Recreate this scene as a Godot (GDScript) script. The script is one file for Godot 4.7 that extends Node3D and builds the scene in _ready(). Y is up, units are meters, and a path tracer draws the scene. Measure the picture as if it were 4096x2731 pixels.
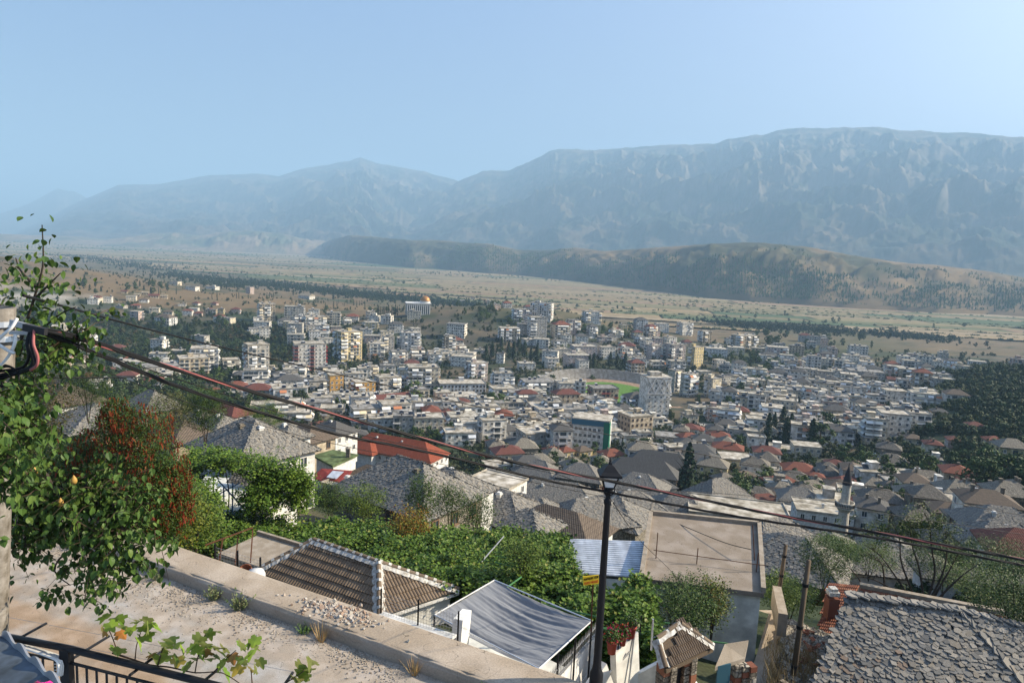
extends Node3D
# A hillside town above a wide valley, seen from a balcony over a road. Metres, y up, the valley floor at y = 0.

const TT = [-1.3, -.75, -.5, -.25, 0.0, .25, .5, .75, 1.3]
const DD = [15.0, 30.0, 50.0, 90.0, 150.0, 250.0, 400.0, 550.0, 700.0, 800.0, 1000.0, 1200.0, 1600.0, 2200.0, 4000.0]
const DROP = [[12, 13, 13, 13, 14, 16, 17, 17, 15], [12, 16, 17, 17, 17, 20, 22, 22, 18], [14, 21, 23, 25, 25, 26, 28, 28, 22], [18, 29, 32, 36, 40, 42, 43, 40, 30], [24, 42, 54, 60, 62, 64, 64, 56, 38], [40, 64, 76, 82, 85, 84, 82, 74, 45], [70, 86, 92, 98, 102, 102, 98, 72, 45], [80, 98, 105, 107, 107, 106, 103, 78, 45], [75, 100, 110, 110, 108, 108, 107, 95, 55], [70, 90, 99, 104, 108, 108, 108, 104, 70], [45, 68, 90, 104, 110, 112, 112, 112, 90], [38, 50, 88, 110, 116, 120, 120, 120, 115], [60, 72, 105, 120, 124, 125, 125, 125, 120], [100, 110, 122, 126, 127, 127, 127, 127, 127], [130, 130, 130, 130, 130, 130, 130, 130, 130]]
var M := {}
var used := {}
var rng := RandomNumberGenerator.new()
var na := FastNoiseLite.new()
var nb := FastNoiseLite.new()

class MB:
	var v := PackedVector3Array()
	var c := PackedColorArray()
	var u := PackedVector2Array()
	var col := Color.WHITE
	func tri(a: Vector3, b: Vector3, d: Vector3):
		v.append(a); v.append(b); v.append(d)
		c.append(col); c.append(col); c.append(col)
		u.append(Vector2.ZERO); u.append(Vector2.ZERO); u.append(Vector2.ZERO)
	func quad(a: Vector3, b: Vector3, d: Vector3, e: Vector3):
		tri(a, b, d); tri(a, d, e)
	func quv(a: Vector3, b: Vector3, d: Vector3, e: Vector3, w: float, h: float):
		quad(a, b, d, e)
		var n := u.size()
		u[n - 6] = Vector2(0, 0); u[n - 5] = Vector2(w, 0); u[n - 4] = Vector2(w, h)
		u[n - 3] = Vector2(0, 0); u[n - 2] = Vector2(w, h); u[n - 1] = Vector2(0, h)
	func box(s: Vector3, x := Transform3D(), skip_bottom := false):
		var h := s * .5
		var p := []
		for i in 8:
			p.append(x * Vector3(h.x if i & 1 else -h.x, h.y if i & 2 else -h.y, h.z if i & 4 else -h.z))
		quad(p[6], p[7], p[5], p[4]); quad(p[3], p[2], p[0], p[1])
		quad(p[7], p[3], p[1], p[5]); quad(p[2], p[6], p[4], p[0])
		quad(p[2], p[3], p[7], p[6])
		if not skip_bottom: quad(p[4], p[5], p[1], p[0])
	func at(s: Vector3, p: Vector3, yaw := 0.0):
		box(s, Transform3D(Basis(Vector3.UP, yaw), p))
	func bar(a: Vector3, b: Vector3, w: float, h := 0.0):
		var d := b - a
		if d.length() < 1e-5: return
		var k := d.normalized()
		var up := Vector3.UP if absf(k.y) < .98 else Vector3.FORWARD
		var s := k.cross(up).normalized()
		var t := s.cross(k)
		box(Vector3(w, h if h > 0 else w, d.length()), Transform3D(Basis(s, t, -k), (a + b) * .5))
	func tube(pts: Array, r0: float, r1 := -1.0, sides := 6, cap := true):
		if r1 < 0: r1 = r0
		var prev := []
		var n := pts.size()
		var ref := Vector3(.31, .2, .93)
		for i in n:
			var a: Vector3 = pts[maxi(i - 1, 0)]
			var b: Vector3 = pts[mini(i + 1, n - 1)]
			var k := (b - a).normalized()
			var s := k.cross(ref).normalized()
			var t := s.cross(k)
			var r := lerpf(r0, r1, float(i) / maxf(n - 1, 1))
			var ring := []
			for j in sides:
				var q := TAU * j / sides
				ring.append(pts[i] + (s * cos(q) + t * sin(q)) * r)
			if i > 0:
				for j in sides:
					var m := (j + 1) % sides
					quad(prev[j], prev[m], ring[m], ring[j])
			if cap and (i == 0 or i == n - 1):
				for j in range(1, sides - 1):
					if i == 0: tri(ring[0], ring[j + 1], ring[j])
					else: tri(ring[0], ring[j], ring[j + 1])
			prev = ring
	func lathe(prof: Array, sides := 16, o := Vector3.ZERO):
		for i in prof.size() - 1:
			for j in sides:
				var q := TAU * j / sides
				var w := TAU * (j + 1) / sides
				var a := o + Vector3(prof[i].x * cos(q), prof[i].y, prof[i].x * sin(q))
				var b := o + Vector3(prof[i].x * cos(w), prof[i].y, prof[i].x * sin(w))
				var d := o + Vector3(prof[i + 1].x * cos(w), prof[i + 1].y, prof[i + 1].x * sin(w))
				var e := o + Vector3(prof[i + 1].x * cos(q), prof[i + 1].y, prof[i + 1].x * sin(q))
				quad(a, e, d, b)
	func mesh(smooth := false) -> ArrayMesh:
		var a := []
		a.resize(Mesh.ARRAY_MAX)
		if smooth:
			var st := SurfaceTool.new()
			st.begin(Mesh.PRIMITIVE_TRIANGLES)
			st.set_smooth_group(0)
			for i in v.size():
				st.set_color(c[i]); st.set_uv(u[i]); st.add_vertex(v[i])
			st.generate_normals()
			return st.commit()
		a[Mesh.ARRAY_VERTEX] = v
		a[Mesh.ARRAY_COLOR] = c
		a[Mesh.ARRAY_TEX_UV] = u
		var n := PackedVector3Array()
		n.resize(v.size())
		for i in range(0, v.size(), 3):
			var k := (v[i + 2] - v[i]).cross(v[i + 1] - v[i]).normalized()
			n[i] = k; n[i + 1] = k; n[i + 2] = k
		a[Mesh.ARRAY_NORMAL] = n
		var m := ArrayMesh.new()
		m.add_surface_from_arrays(Mesh.PRIMITIVE_TRIANGLES, a)
		return m

func gh(x: float, z: float) -> float:
	var d := maxf(-z, 15.0)
	if d >= 4000.0: return 0.0
	var t := clampf(x / d, -1.3, 1.2999)
	var i := 0
	while DD[i + 1] <= d: i += 1
	var j := 0
	while TT[j + 1] <= t: j += 1
	var a: float = (d - DD[i]) / (DD[i + 1] - DD[i])
	var b: float = (t - TT[j]) / (TT[j + 1] - TT[j])
	var y: float = 130.0 - lerpf(lerpf(DROP[i][j], DROP[i][j + 1], b), lerpf(DROP[i + 1][j], DROP[i + 1][j + 1], b), a)
	y += 24.0 * exp(-((x + 45) * (x + 45) + (z + 930) * (z + 930)) / 28900.0) + 14.0 * exp(-((x - 60) * (x - 60) + (z + 960) * (z + 960)) / 19600.0)
	return y

# a sheet of nu x nv cells from a function of (0..1, 0..1) that gives a point, and one that gives its colour
func sheet(nu: int, nv: int, f: Callable, g = null) -> ArrayMesh:
	var v := PackedVector3Array(); var c := PackedColorArray(); var uv := PackedVector2Array()
	for j in nv + 1:
		for i in nu + 1:
			v.append(f.call(float(i) / nu, float(j) / nv))
			uv.append(Vector2(float(i) / nu, float(j) / nv))
	var idx := PackedInt32Array()
	for j in nv:
		for i in nu:
			var k := j * (nu + 1) + i
			for q in [k, k + nu + 1, k + nu + 2, k, k + nu + 2, k + 1]: idx.append(q)
	var n := PackedVector3Array(); n.resize(v.size())
	for t in range(0, idx.size(), 3):
		var a := v[idx[t]]
		var k := (v[idx[t + 2]] - a).cross(v[idx[t + 1]] - a)
		for q in 3: n[idx[t + q]] += k
	for i in n.size(): n[i] = n[i].normalized()
	if g != null:
		for j in nv + 1:
			for i in nu + 1:
				var k := j * (nu + 1) + i
				c.append(g.call(float(i) / nu, float(j) / nv, v[k], n[k]))
	var a := []
	a.resize(Mesh.ARRAY_MAX)
	a[Mesh.ARRAY_VERTEX] = v; a[Mesh.ARRAY_NORMAL] = n; a[Mesh.ARRAY_TEX_UV] = uv; a[Mesh.ARRAY_INDEX] = idx
	if c.size(): a[Mesh.ARRAY_COLOR] = c
	var m := ArrayMesh.new()
	m.add_surface_from_arrays(Mesh.PRIMITIVE_TRIANGLES, a)
	return m

func numbered(called: String) -> String:
	var n: int = used.get(called, 0)
	used[called] = n + 1
	return called if n == 0 else "%s_%03d" % [called, n]

func tag(o: Node, label := "", category := "", group := "", kind := "") -> Node:
	if label: o.set_meta("label", label)
	if category: o.set_meta("category", category)
	if group: o.set_meta("group", group)
	if kind: o.set_meta("kind", kind)
	return o

func thing(called: String, label: String, category: String, p := Vector3.ZERO, yaw := 0.0, group := "") -> Node3D:
	var o := Node3D.new()
	o.name = numbered(called)
	add_child(o)
	o.position = p
	o.rotation.y = yaw
	tag(o, label, category, group)
	return o

func part(parent: Node, called: String, mesh: Mesh, mat: Material, x := Transform3D()) -> MeshInstance3D:
	var o := MeshInstance3D.new()
	o.name = called if parent != self else numbered(called)
	o.mesh = mesh
	o.material_override = mat
	o.transform = x
	parent.add_child(o, true)
	return o

func ground_part(called: String, mesh: Mesh, mat: Material) -> MeshInstance3D:
	var o := part(self, called, mesh, mat)
	o.set_meta("kind", "structure")
	return o

func many(parent: Node, called: String, mesh: Mesh, mat: Material, xs: Array, cols: Array = []) -> MultiMeshInstance3D:
	var mm := MultiMesh.new()
	mm.transform_format = MultiMesh.TRANSFORM_3D
	mm.use_colors = cols.size() > 0
	mm.mesh = mesh
	mm.instance_count = xs.size()
	for i in xs.size():
		mm.set_instance_transform(i, xs[i])
		if cols.size(): mm.set_instance_color(i, cols[i % cols.size()])
	var o := MultiMeshInstance3D.new()
	o.name = called if parent != self else numbered(called)
	o.multimesh = mm
	o.material_override = mat
	parent.add_child(o, true)
	o.set_meta("kind", "stuff")
	return o

func pl(a: Array) -> Array:
	var out := []
	for i in range(0, a.size(), 3): out.append(Vector3(a[i], a[i + 1], a[i + 2]))
	return out

func rx(p: Vector3, yaw := 0.0, s := 1.0, tilt := 0.0) -> Transform3D:
	return Transform3D(Basis(Vector3.UP, yaw) * Basis(Vector3.RIGHT, tilt) * Basis.from_scale(Vector3(s, s, s)), p)

func fr(a: float, b: float) -> float:
	return rng.randf_range(a, b)

func lin(r: float, g: float, b: float) -> Color:
	return Color(r, g, b).linear_to_srgb()

# tileable noise as a texture: values between two greys or colours
func noise_tex(size: int, freq: float, seed_: int, lo: Color, hi: Color, oct := 4, gain := .5, sharp := 1.0) -> ImageTexture:
	var n := FastNoiseLite.new()
	n.seed = seed_; n.frequency = freq; n.fractal_octaves = oct; n.fractal_gain = gain
	n.noise_type = FastNoiseLite.TYPE_SIMPLEX_SMOOTH
	var im := n.get_seamless_image(size, size)
	im.convert(Image.FORMAT_RGB8)
	var o := Image.create(size, size, false, Image.FORMAT_RGB8)
	for y in size:
		for x in size:
			var t: float = im.get_pixel(x, y).r
			t = clampf((t - .5) * sharp + .5, 0, 1)
			o.set_pixel(x, y, lo.lerp(hi, t))
	return ImageTexture.create_from_image(o)

func mat(c: Color, rough := .9, tex: Texture2D = null, scale := 1.0, bump: Texture2D = null, height := 1.0, metal := 0.0) -> StandardMaterial3D:
	var m := StandardMaterial3D.new()
	m.albedo_color = c
	m.roughness = rough
	m.metallic = metal
	m.metallic_specular = .3
	if tex:
		m.albedo_texture = tex
	if tex or bump:
		m.uv1_triplanar = true
		m.uv1_world_triplanar = true
		m.uv1_scale = Vector3.ONE * scale
	if bump:
		m.heightmap_enabled = true
		m.heightmap_texture = bump
		m.heightmap_scale = height
	return m

func vmat(rough := .95, tex: Texture2D = null, scale := 1.0, bump: Texture2D = null, height := 1.0) -> StandardMaterial3D:
	var m := mat(Color.WHITE, rough, tex, scale, bump, height)
	m.vertex_color_use_as_albedo = true
	return m

func leafmat(c: Color, back := .35, rough := .6) -> StandardMaterial3D:
	var m := mat(c, rough)
	m.backlight_enabled = true
	m.backlight = Color(back, back, back * .6)
	m.cull_mode = BaseMaterial3D.CULL_DISABLED
	m.vertex_color_use_as_albedo = true
	m.metallic_specular = .25
	return m

func _ready():
	rng.seed = 7
	na.seed = 3; na.frequency = 1.0; na.fractal_octaves = 5
	nb.seed = 11; nb.frequency = 1.0; nb.fractal_octaves = 3
	light_and_air()
	materials()
	land()
	mountains()
	town()
	trees()
	near_materials()
	road()
	tiled_house()
	yard()
	lamp_and_sign()
	flat_roof_house()
	stone_wall_alley()
	near_slate_roof()
	gate_canopy()
	terrace_wall()
	vines()
	pear_tree()
	pod_tree()
	bare_tree()
	quarter()
	minaret()
	landmarks()
	wires()
	balcony()


func light_and_air():
	var cam := Camera3D.new()
	cam.name = "camera"
	cam.fov = 53.15
	cam.near = .1
	cam.far = 60000
	add_child(cam)
	cam.position = Vector3(0, 130, 0)
	cam.rotation = Vector3(-atan(361.0 / 2730.0), 0, .045)
	cam.current = true
	var sun := DirectionalLight3D.new()
	sun.name = "sun"
	add_child(sun)
	var towards := Vector3(.97, .0, -.1).normalized() * cos(deg_to_rad(31)) + Vector3.UP * sin(deg_to_rad(31))
	sun.look_at_from_position(towards, Vector3.ZERO)
	sun.light_energy = 1.6
	sun.light_color = Color(1.0, .94, .83)
	sun.light_angular_distance = .55
	sun.shadow_enabled = true
	var e := Environment.new()
	e.background_mode = Environment.BG_SKY
	e.tonemap_mode = Environment.TONE_MAPPER_LINEAR
	e.tonemap_exposure = 2.5
	e.sdfgi_enabled = true; e.ssao_enabled = true; e.ssil_enabled = true
	# clear air above a hazy layer: blue overhead, paler low down and towards the sun
	var w := 512
	var im := Image.create(w, w / 2, false, Image.FORMAT_RGBF)
	for y in w / 2:
		var el := PI / 2 - PI * (y + .5) / (w / 2)
		for x in w:
			var az := TAU * (x + .5) / w
			# Godot lays the panorama's first column towards -z
			var dir := Vector3(sin(az) * cos(el), sin(el), -cos(az) * cos(el))
			var low := pow(1.0 - clampf(dir.y, 0, 1), 3.2)
			var c := Vector3(.026, .082, .225).lerp(Vector3(.07, .11, .155), low)
			var k := dir.dot(towards)
			var g := .62
			var glow := (1 - g * g) / pow(1 + g * g - 2 * g * k, 1.5)
			c += Vector3(.31, .325, .33) * minf(glow, 4.0) * (.45 + .55 * low)
			im.set_pixel(x, y, Color(c.x, c.y, c.z))
	var sm := PanoramaSkyMaterial.new()
	sm.panorama = ImageTexture.create_from_image(im)
	var sky := Sky.new()
	sky.sky_material = sm
	e.sky = sky
	e.fog_enabled = true
	e.fog_density = 1.2e-4
	e.fog_light_color = lin(.44, .71, 1.0)
	var we := WorldEnvironment.new()
	we.name = "air"
	we.environment = e
	add_child(we)

func tint(a: Color, b: Color, t: float) -> Color:
	return a.lerp(b, clampf(t, 0, 1))

func land():
	var dry := Color(.30, .225, .13)
	var soil := Color(.24, .18, .12)
	var scrub := Color(.075, .10, .045)
	var town := Color(.13, .125, .11)
	var f := func(i: float, j: float) -> Vector3:
		var d := 13.0 * pow(2600.0, j)
		var x := lerpf(-1.45, 1.45, i) * d
		var y := gh(x, -d)
		if d > 60: y += na.get_noise_2d(x / 90, d / 90) * minf(d / 120.0, 3.0) * clampf((6000 - d) / 3000, 0, 1)
		return Vector3(x, y, -d)
	var g := func(_i: float, _j: float, p: Vector3, _n: Vector3) -> Color:
		var d := -p.z
		var t := p.x / d
		var n1 := nb.get_noise_2d(p.x / 60, p.z / 60)
		var n2 := nb.get_noise_2d(p.x / 320 + 40, p.z / 320)
		var c := tint(dry, soil, .5 + n1)
		if d < 900:
			c = tint(c, town, .75 + n1)
			c = tint(c, scrub, (.45 - t * .1 + n1 * 1.3 + n2) * 1.2)
			if d > 560 and d < 780 and t < -.3: c = tint(c, scrub, .75 + n1)
		elif d < 1500 and t < -.2:
			c = tint(Color(.33, .23, .12), Color(.27, .19, .11), .5 + n2)
			c = tint(c, scrub, (n1 * 2.2 + n2 - .1))
		else:
			c = tint(c, Color(.17, .16, .085), .4 + n2 * 1.5)
			c = tint(c, scrub, n1 * 2.0 - .35)
		if t > .6 and d > 190 and d < 640: c = tint(c, scrub, .9)
		# the pale quarry on the hillside
		var q := Vector2(p.x + 640, p.z + 850).length()
		c *= .72
		if q < 120: c = tint(Color(.5, .46, .4), c, (q / 120 + n1) * 1.2)
		return c
	var o := ground_part("ground", sheet(300, 330, f, g), M.earth)
	tag(o, "dry sloping ground under the town running out over the flat valley floor")
	fields()

func fields():
	rng.seed = 41
	var cols := [Color(.36, .28, .165), Color(.33, .27, .17), Color(.31, .25, .15), Color(.29, .25, .14), Color(.26, .235, .125), Color(.15, .17, .08), Color(.09, .14, .065), Color(.37, .30, .2), Color(.33, .235, .155), Color(.22, .2, .11)]
	var mats := []
	for c in cols: mats.append(mat((c * Color(.82, .78, .74)).linear_to_srgb(), 1.0, M.t_field, .006))
	var ang := -.13
	var fx := Vector3(cos(ang), 0, -sin(ang))
	var fz := Vector3(sin(ang), 0, cos(ang))
	var hedge := []
	var d := 1150.0
	while d < 6400.0:
		var dd := d * fr(.035, .06)
		var x := -1.05 * d
		while x < 1.0 * d:
			var w := d * fr(.1, .34)
			var c := fx * (x + w / 2) - fz * (d + dd / 2)
			var ok := true
			for s in [Vector2(-.5, -.5), Vector2(.5, -.5), Vector2(-.5, .5), Vector2(.5, .5)]:
				var p: Vector3 = c + fx * w * s.x + fz * dd * s.y
				if gh(p.x, p.z) > 12 or (p.x / -p.z < -.42 and -p.z < 2300): ok = false
			if ok and fr(0, 1) < .93:
				var gap := .006 * d * fr(.3, 1.0)
				var m := MB.new()
				var h := 1.6 if d < 2300 else .8
				var sk := fr(-.1, .1) * dd
				var k := []
				for s in [Vector2(-.5, -.5), Vector2(.5, -.5), Vector2(.5, .5), Vector2(-.5, .5)]:
					var p: Vector3 = c + fx * (w - gap) * s.x + fz * ((dd - gap * .5) * s.y + sk * s.x)
					p.y = gh(p.x, p.z) + h
					k.append(p)
				m.quad(k[0], k[1], k[2], k[3])
				var pick := rng.randi_range(0, 9)
				if fr(0, 1) < .22: pick = rng.randi_range(0, 3)
				ground_part("field", m.mesh(), mats[pick])
				if fr(0, 1) < .8:
					var n := int(w / d * 150)
					var e := 1.0 if fr(0, 1) < .5 else fr(.2, 1)
					for q in n:
						if q > n * e: break
						if fr(0, 1) < .25: continue
						var p: Vector3 = k[3].lerp(k[2], float(q) / n) + Vector3(fr(-4, 4), -1.5, fr(-4, 4))
						hedge.append(rx(p, fr(0, TAU), fr(1.4, 4.6) * (1 + d / 4500)))
			x += w
		d += dd
	var o := many(self, "hedgerow_bushes", M.bush_mesh, M.leaf_far, hedge, [Color(.05, .085, .03), Color(.07, .105, .04), Color(.04, .07, .03)])
	tag(o, "dark green hedgerow bushes lining the valley fields", "hedge")

# a range: crest points (x, y, z) and foot points, joined by a broken slope, with a back slope behind
func range_mesh(crest: Array, foot: Array, nu: int, nv: int, rough: float, conc: float, gully: float, seed_: int, cols: Array, back := .35) -> ArrayMesh:
	var n := FastNoiseLite.new()
	n.seed = seed_; n.frequency = 1.0; n.fractal_octaves = 4; n.fractal_type = FastNoiseLite.FRACTAL_RIDGED
	var ng := FastNoiseLite.new()
	ng.seed = seed_; ng.frequency = 1.0; ng.fractal_octaves = 2
	var f := func(i: float, j: float) -> Vector3:
		var t := j * (1.0 + back)
		var s := i * (crest.size() - 1)
		var k := mini(int(s), crest.size() - 2)
		var a: Vector3 = crest[k].lerp(crest[k + 1], s - k)
		var s2 := i * (foot.size() - 1)
		var k2 := mini(int(s2), foot.size() - 2)
		var b: Vector3 = foot[k2].lerp(foot[k2 + 1], s2 - k2)
		var p := b.lerp(a, minf(t, 1.0))
		var H := a.y - b.y
		var L := a.distance_to(b)
		if t > 1: p += (a - b) * Vector3(1, 0, 1) * (t - 1)
		var w := n.get_noise_2d(p.x / (L * .55), p.z / (L * .55))
		var w2 := n.get_noise_2d(p.x / (L * .16) + 7, p.z / (L * .16))
		var env := sin(PI * clampf(t, 0, 1)) if t < 1 else 0.0
		var prof := pow(clampf(t, 0, 1), conc)
		var g := (ng.get_noise_2d(i * 34, t * 1.3) + .5 * ng.get_noise_2d(i * 80 + 9, t * 2.5)) * gully * smoothstep(.35, .72, t) * (1.0 - smoothstep(.86, .98, t))
		var w3 := n.get_noise_2d(p.x / (L * .055) + 31, p.z / (L * .055))
		p.y = b.y + H * (prof + env * (w * rough + w2 * rough * .45 + w3 * rough * .18 + n.get_noise_2d(p.x / (L * .02) + 51, p.z / (L * .02)) * rough * .06) + g)
		if t > .97 and t < 1.05: p.y += H * w2 * .012
		if t > 1: p.y = a.y - H * (t - 1) * 1.6
		if t < .03: p.y -= 12
		return p
	var c := func(i: float, j: float, p: Vector3, nn: Vector3) -> Color:
		var t := j * (1.0 + back)
		var L := 900.0
		var q := na.get_noise_2d(p.x / L + seed_, p.z / L)
		var q2 := na.get_noise_2d(p.x / 260 + 3, p.z / 260 + seed_)
		var col := tint(cols[0], cols[1], .5 + q * 1.6 + q2 * .8)
		var steep := 1.0 - nn.y
		col = tint(col, cols[2], (steep - .16) * 2.6 + (t - .75) * 1.5 + q2 * .9)
		return col
	return sheet(nu, nv, f, c)

func mountains():
	var cols := [Color(.03, .04, .026), Color(.12, .09, .06), Color(.19, .155, .125)]
	var o := ground_part("mountain", range_mesh([Vector3(-16344, -86, -19000), Vector3(-14235, 531, -19000), Vector3(-13499, 801, -19000), Vector3(-12647, 1269, -19000), Vector3(-12142, 1218, -19000), Vector3(-11819, 1051, -19000), Vector3(-11333, 816, -19000), Vector3(-10659, 371, -19000)], [Vector3(-12910, -5, -15000), Vector3(-11267, -5, -15000), Vector3(-10692, -5, -15000), Vector3(-10030, -5, -15000), Vector3(-9625, -5, -15000), Vector3(-9362, -5, -15000), Vector3(-8969, -5, -15000), Vector3(-8422, -5, -15000)], 60, 30, .12, 1.2, .05, 5, cols), M.rock)
	tag(o, "distant blue peak standing alone beyond the valley's far end")
	o = ground_part("mountain_range", range_mesh([Vector3(-11645, -139, -15500), Vector3(-10915, 196, -15370), Vector3(-10370, 406, -15239), Vector3(-9888, 636, -15109), Vector3(-9318, 856, -14978), Vector3(-8573, 1152, -14848), Vector3(-8019, 1174, -14717), Vector3(-7527, 1199, -14587), Vector3(-6938, 1299, -14457), Vector3(-6379, 1401, -14326), Vector3(-5790, 1427, -14196), Vector3(-5206, 1449, -14065), Vector3(-4808, 1403, -13935), Vector3(-4243, 1574, -13804), Vector3(-3665, 1665, -13674), Vector3(-3325, 1716, -13543), Vector3(-3069, 1785, -13413), Vector3(-2752, 1666, -13283), Vector3(-2253, 1593, -13152), Vector3(-1735, 1519, -13022), Vector3(-1420, 1441, -12891), Vector3(-1133, 1359, -12761), Vector3(-656, 1136, -12630), Vector3(-189, 903, -12500)], [Vector3(-5558, -5, -7400), Vector3(-5243, -5, -7374), Vector3(-5010, -5, -7348), Vector3(-4805, -5, -7322), Vector3(-4554, -5, -7296), Vector3(-4214, -5, -7270), Vector3(-3962, -5, -7243), Vector3(-3737, -5, -7217), Vector3(-3462, -5, -7191), Vector3(-3199, -5, -7165), Vector3(-2917, -5, -7139), Vector3(-2635, -5, -7113), Vector3(-2445, -5, -7087), Vector3(-2167, -5, -7061), Vector3(-1878, -5, -7035), Vector3(-1711, -5, -7009), Vector3(-1585, -5, -6983), Vector3(-1428, -5, -6957), Vector3(-1171, -5, -6930), Vector3(-902, -5, -6904), Vector3(-739, -5, -6878), Vector3(-590, -5, -6852), Vector3(-338, -5, -6826), Vector3(-90, -5, -6800)], 480, 160, .2, 1.5, .01, 21, cols), M.rock)
	tag(o, "long hazy mountain range with one pointed summit behind the valley")
	o = ground_part("mountain_range", range_mesh([Vector3(-1918, 657, -11800), Vector3(-1482, 917, -11665), Vector3(-1023, 1224, -11529), Vector3(-593, 1402, -11394), Vector3(-168, 1413, -11258), Vector3(79, 1513, -11123), Vector3(309, 1602, -10987), Vector3(455, 1681, -10852), Vector3(592, 1712, -10716), Vector3(1007, 1681, -10581), Vector3(1253, 1691, -10445), Vector3(1493, 1689, -10310), Vector3(1796, 1714, -10174), Vector3(2126, 1737, -10039), Vector3(2380, 1713, -9903), Vector3(2678, 1730, -9768), Vector3(2787, 1757, -9632), Vector3(2946, 1786, -9497), Vector3(3199, 1804, -9361), Vector3(3366, 1846, -9226), Vector3(3539, 1849, -9090), Vector3(3843, 1845, -8955), Vector3(4095, 1839, -8819), Vector3(4392, 1837, -8684), Vector3(4536, 1779, -8548), Vector3(4800, 1759, -8413), Vector3(5106, 1741, -8277), Vector3(5280, 1706, -8142), Vector3(5435, 1671, -8006), Vector3(5597, 1640, -7871), Vector3(6061, 1609, -7735), Vector3(7037, 1552, -7600)], [Vector3(-1084, -5, -6700), Vector3(-830, -5, -6610), Vector3(-561, -5, -6519), Vector3(-311, -5, -6429), Vector3(-68, -5, -6339), Vector3(75, -5, -6248), Vector3(208, -5, -6158), Vector3(293, -5, -6068), Vector3(370, -5, -5977), Vector3(603, -5, -5887), Vector3(740, -5, -5797), Vector3(873, -5, -5706), Vector3(1042, -5, -5616), Vector3(1225, -5, -5526), Vector3(1361, -5, -5435), Vector3(1524, -5, -5345), Vector3(1582, -5, -5255), Vector3(1666, -5, -5165), Vector3(1802, -5, -5074), Vector3(1890, -5, -4984), Vector3(1979, -5, -4894), Vector3(2138, -5, -4803), Vector3(2267, -5, -4713), Vector3(2420, -5, -4623), Vector3(2485, -5, -4532), Vector3(2616, -5, -4442), Vector3(2767, -5, -4352), Vector3(2846, -5, -4261), Vector3(2913, -5, -4171), Vector3(2983, -5, -4081), Vector3(3209, -5, -3990), Vector3(3695, -5, -3900)], 640, 200, .15, 1.15, .022, 33, cols), M.rock)
	tag(o, "high steep mountain wall with gullied cliffs across the valley")
	o = ground_part("foothills", range_mesh([Vector3(-6140, 67, -7800), Vector3(-5572, 69, -7800), Vector3(-5004, 75, -7800), Vector3(-4664, 62, -7800), Vector3(-4151, 149, -7800), Vector3(-3867, 173, -7800), Vector3(-3584, 152, -7800), Vector3(-3300, 207, -7800), Vector3(-2960, 236, -7800), Vector3(-2677, 221, -7800), Vector3(-2451, 175, -7800), Vector3(-2082, 149, -7800), Vector3(-1600, 114, -7800)], [Vector3(-5277, 0, -6700), Vector3(-4788, 0, -6700), Vector3(-4299, 0, -6700), Vector3(-4006, 0, -6700), Vector3(-3567, 0, -6700), Vector3(-3323, 0, -6700), Vector3(-3079, 0, -6700), Vector3(-2835, 0, -6700), Vector3(-2543, 0, -6700), Vector3(-2300, 0, -6700), Vector3(-2105, 0, -6700), Vector3(-1789, 0, -6700), Vector3(-1376, 0, -6700)], 200, 30, .3, 1.1, .0, 8, [Color(.10, .11, .06), Color(.27, .19, .12), Color(.3, .24, .18)], 1.2), M.rock)
	tag(o, "low brown foothills at the far edge of the valley fields")
	var hc := [Color(.06, .062, .03), Color(.19, .13, .07), Color(.22, .155, .09)]
	var hill := range_mesh([Vector3(-2776, 2, -8838), Vector3(-2434, 65, -8225), Vector3(-1840, 172, -6894), Vector3(-1412, 203, -5843), Vector3(-1123, 192, -5468), Vector3(-738, 173, -4896), Vector3(-564, 184, -4921), Vector3(-368, 173, -4709), Vector3(-189, 170, -4507), Vector3(25, 139, -4418), Vector3(203, 146, -4133), Vector3(337, 166, -3952), Vector3(474, 151, -3678), Vector3(608, 169, -3456), Vector3(733, 185, -3188), Vector3(842, 199, -2967), Vector3(971, 211, -2875), Vector3(1109, 205, -2829), Vector3(1198, 198, -2795), Vector3(1332, 174, -2753), Vector3(1527, 154, -2740), Vector3(1652, 150, -2700), Vector3(1884, 135, -2750), Vector3(2001, 117, -2707), Vector3(2239, 64, -2624)], [Vector3(-2697, 0, -8488), Vector3(-2330, 0, -7875), Vector3(-1652, 0, -6194), Vector3(-1240, 0, -5143), Vector3(-976, 0, -4768), Vector3(-629, 0, -4196), Vector3(-478, 0, -4221), Vector3(-308, 0, -4009), Vector3(-153, 0, -3807), Vector3(27, 0, -3718), Vector3(176, 1, -3433), Vector3(286, 1, -3252), Vector3(393, 2, -2978), Vector3(496, 2, -2756), Vector3(585, 3, -2488), Vector3(658, 3, -2267), Vector3(751, 3, -2175), Vector3(853, 3, -2129), Vector3(916, 3, -2095), Vector3(1011, 3, -2053), Vector3(1154, 4, -2040), Vector3(1241, 4, -2000), Vector3(1422, 4, -2050), Vector3(1500, 4, -2007), Vector3(1654, 4, -1924)], 300, 60, .22, .8, .0, 55, hc, 1.0)
	o = ground_part("hill", hill, M.rock)
	tag(o, "long low hill with pine woods rising from the valley floor")
	# pines on the near slope of the long hill
	rng.seed = 99
	var a := hill.surface_get_arrays(0)
	var v: PackedVector3Array = a[Mesh.ARRAY_VERTEX]
	var xs := []
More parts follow.
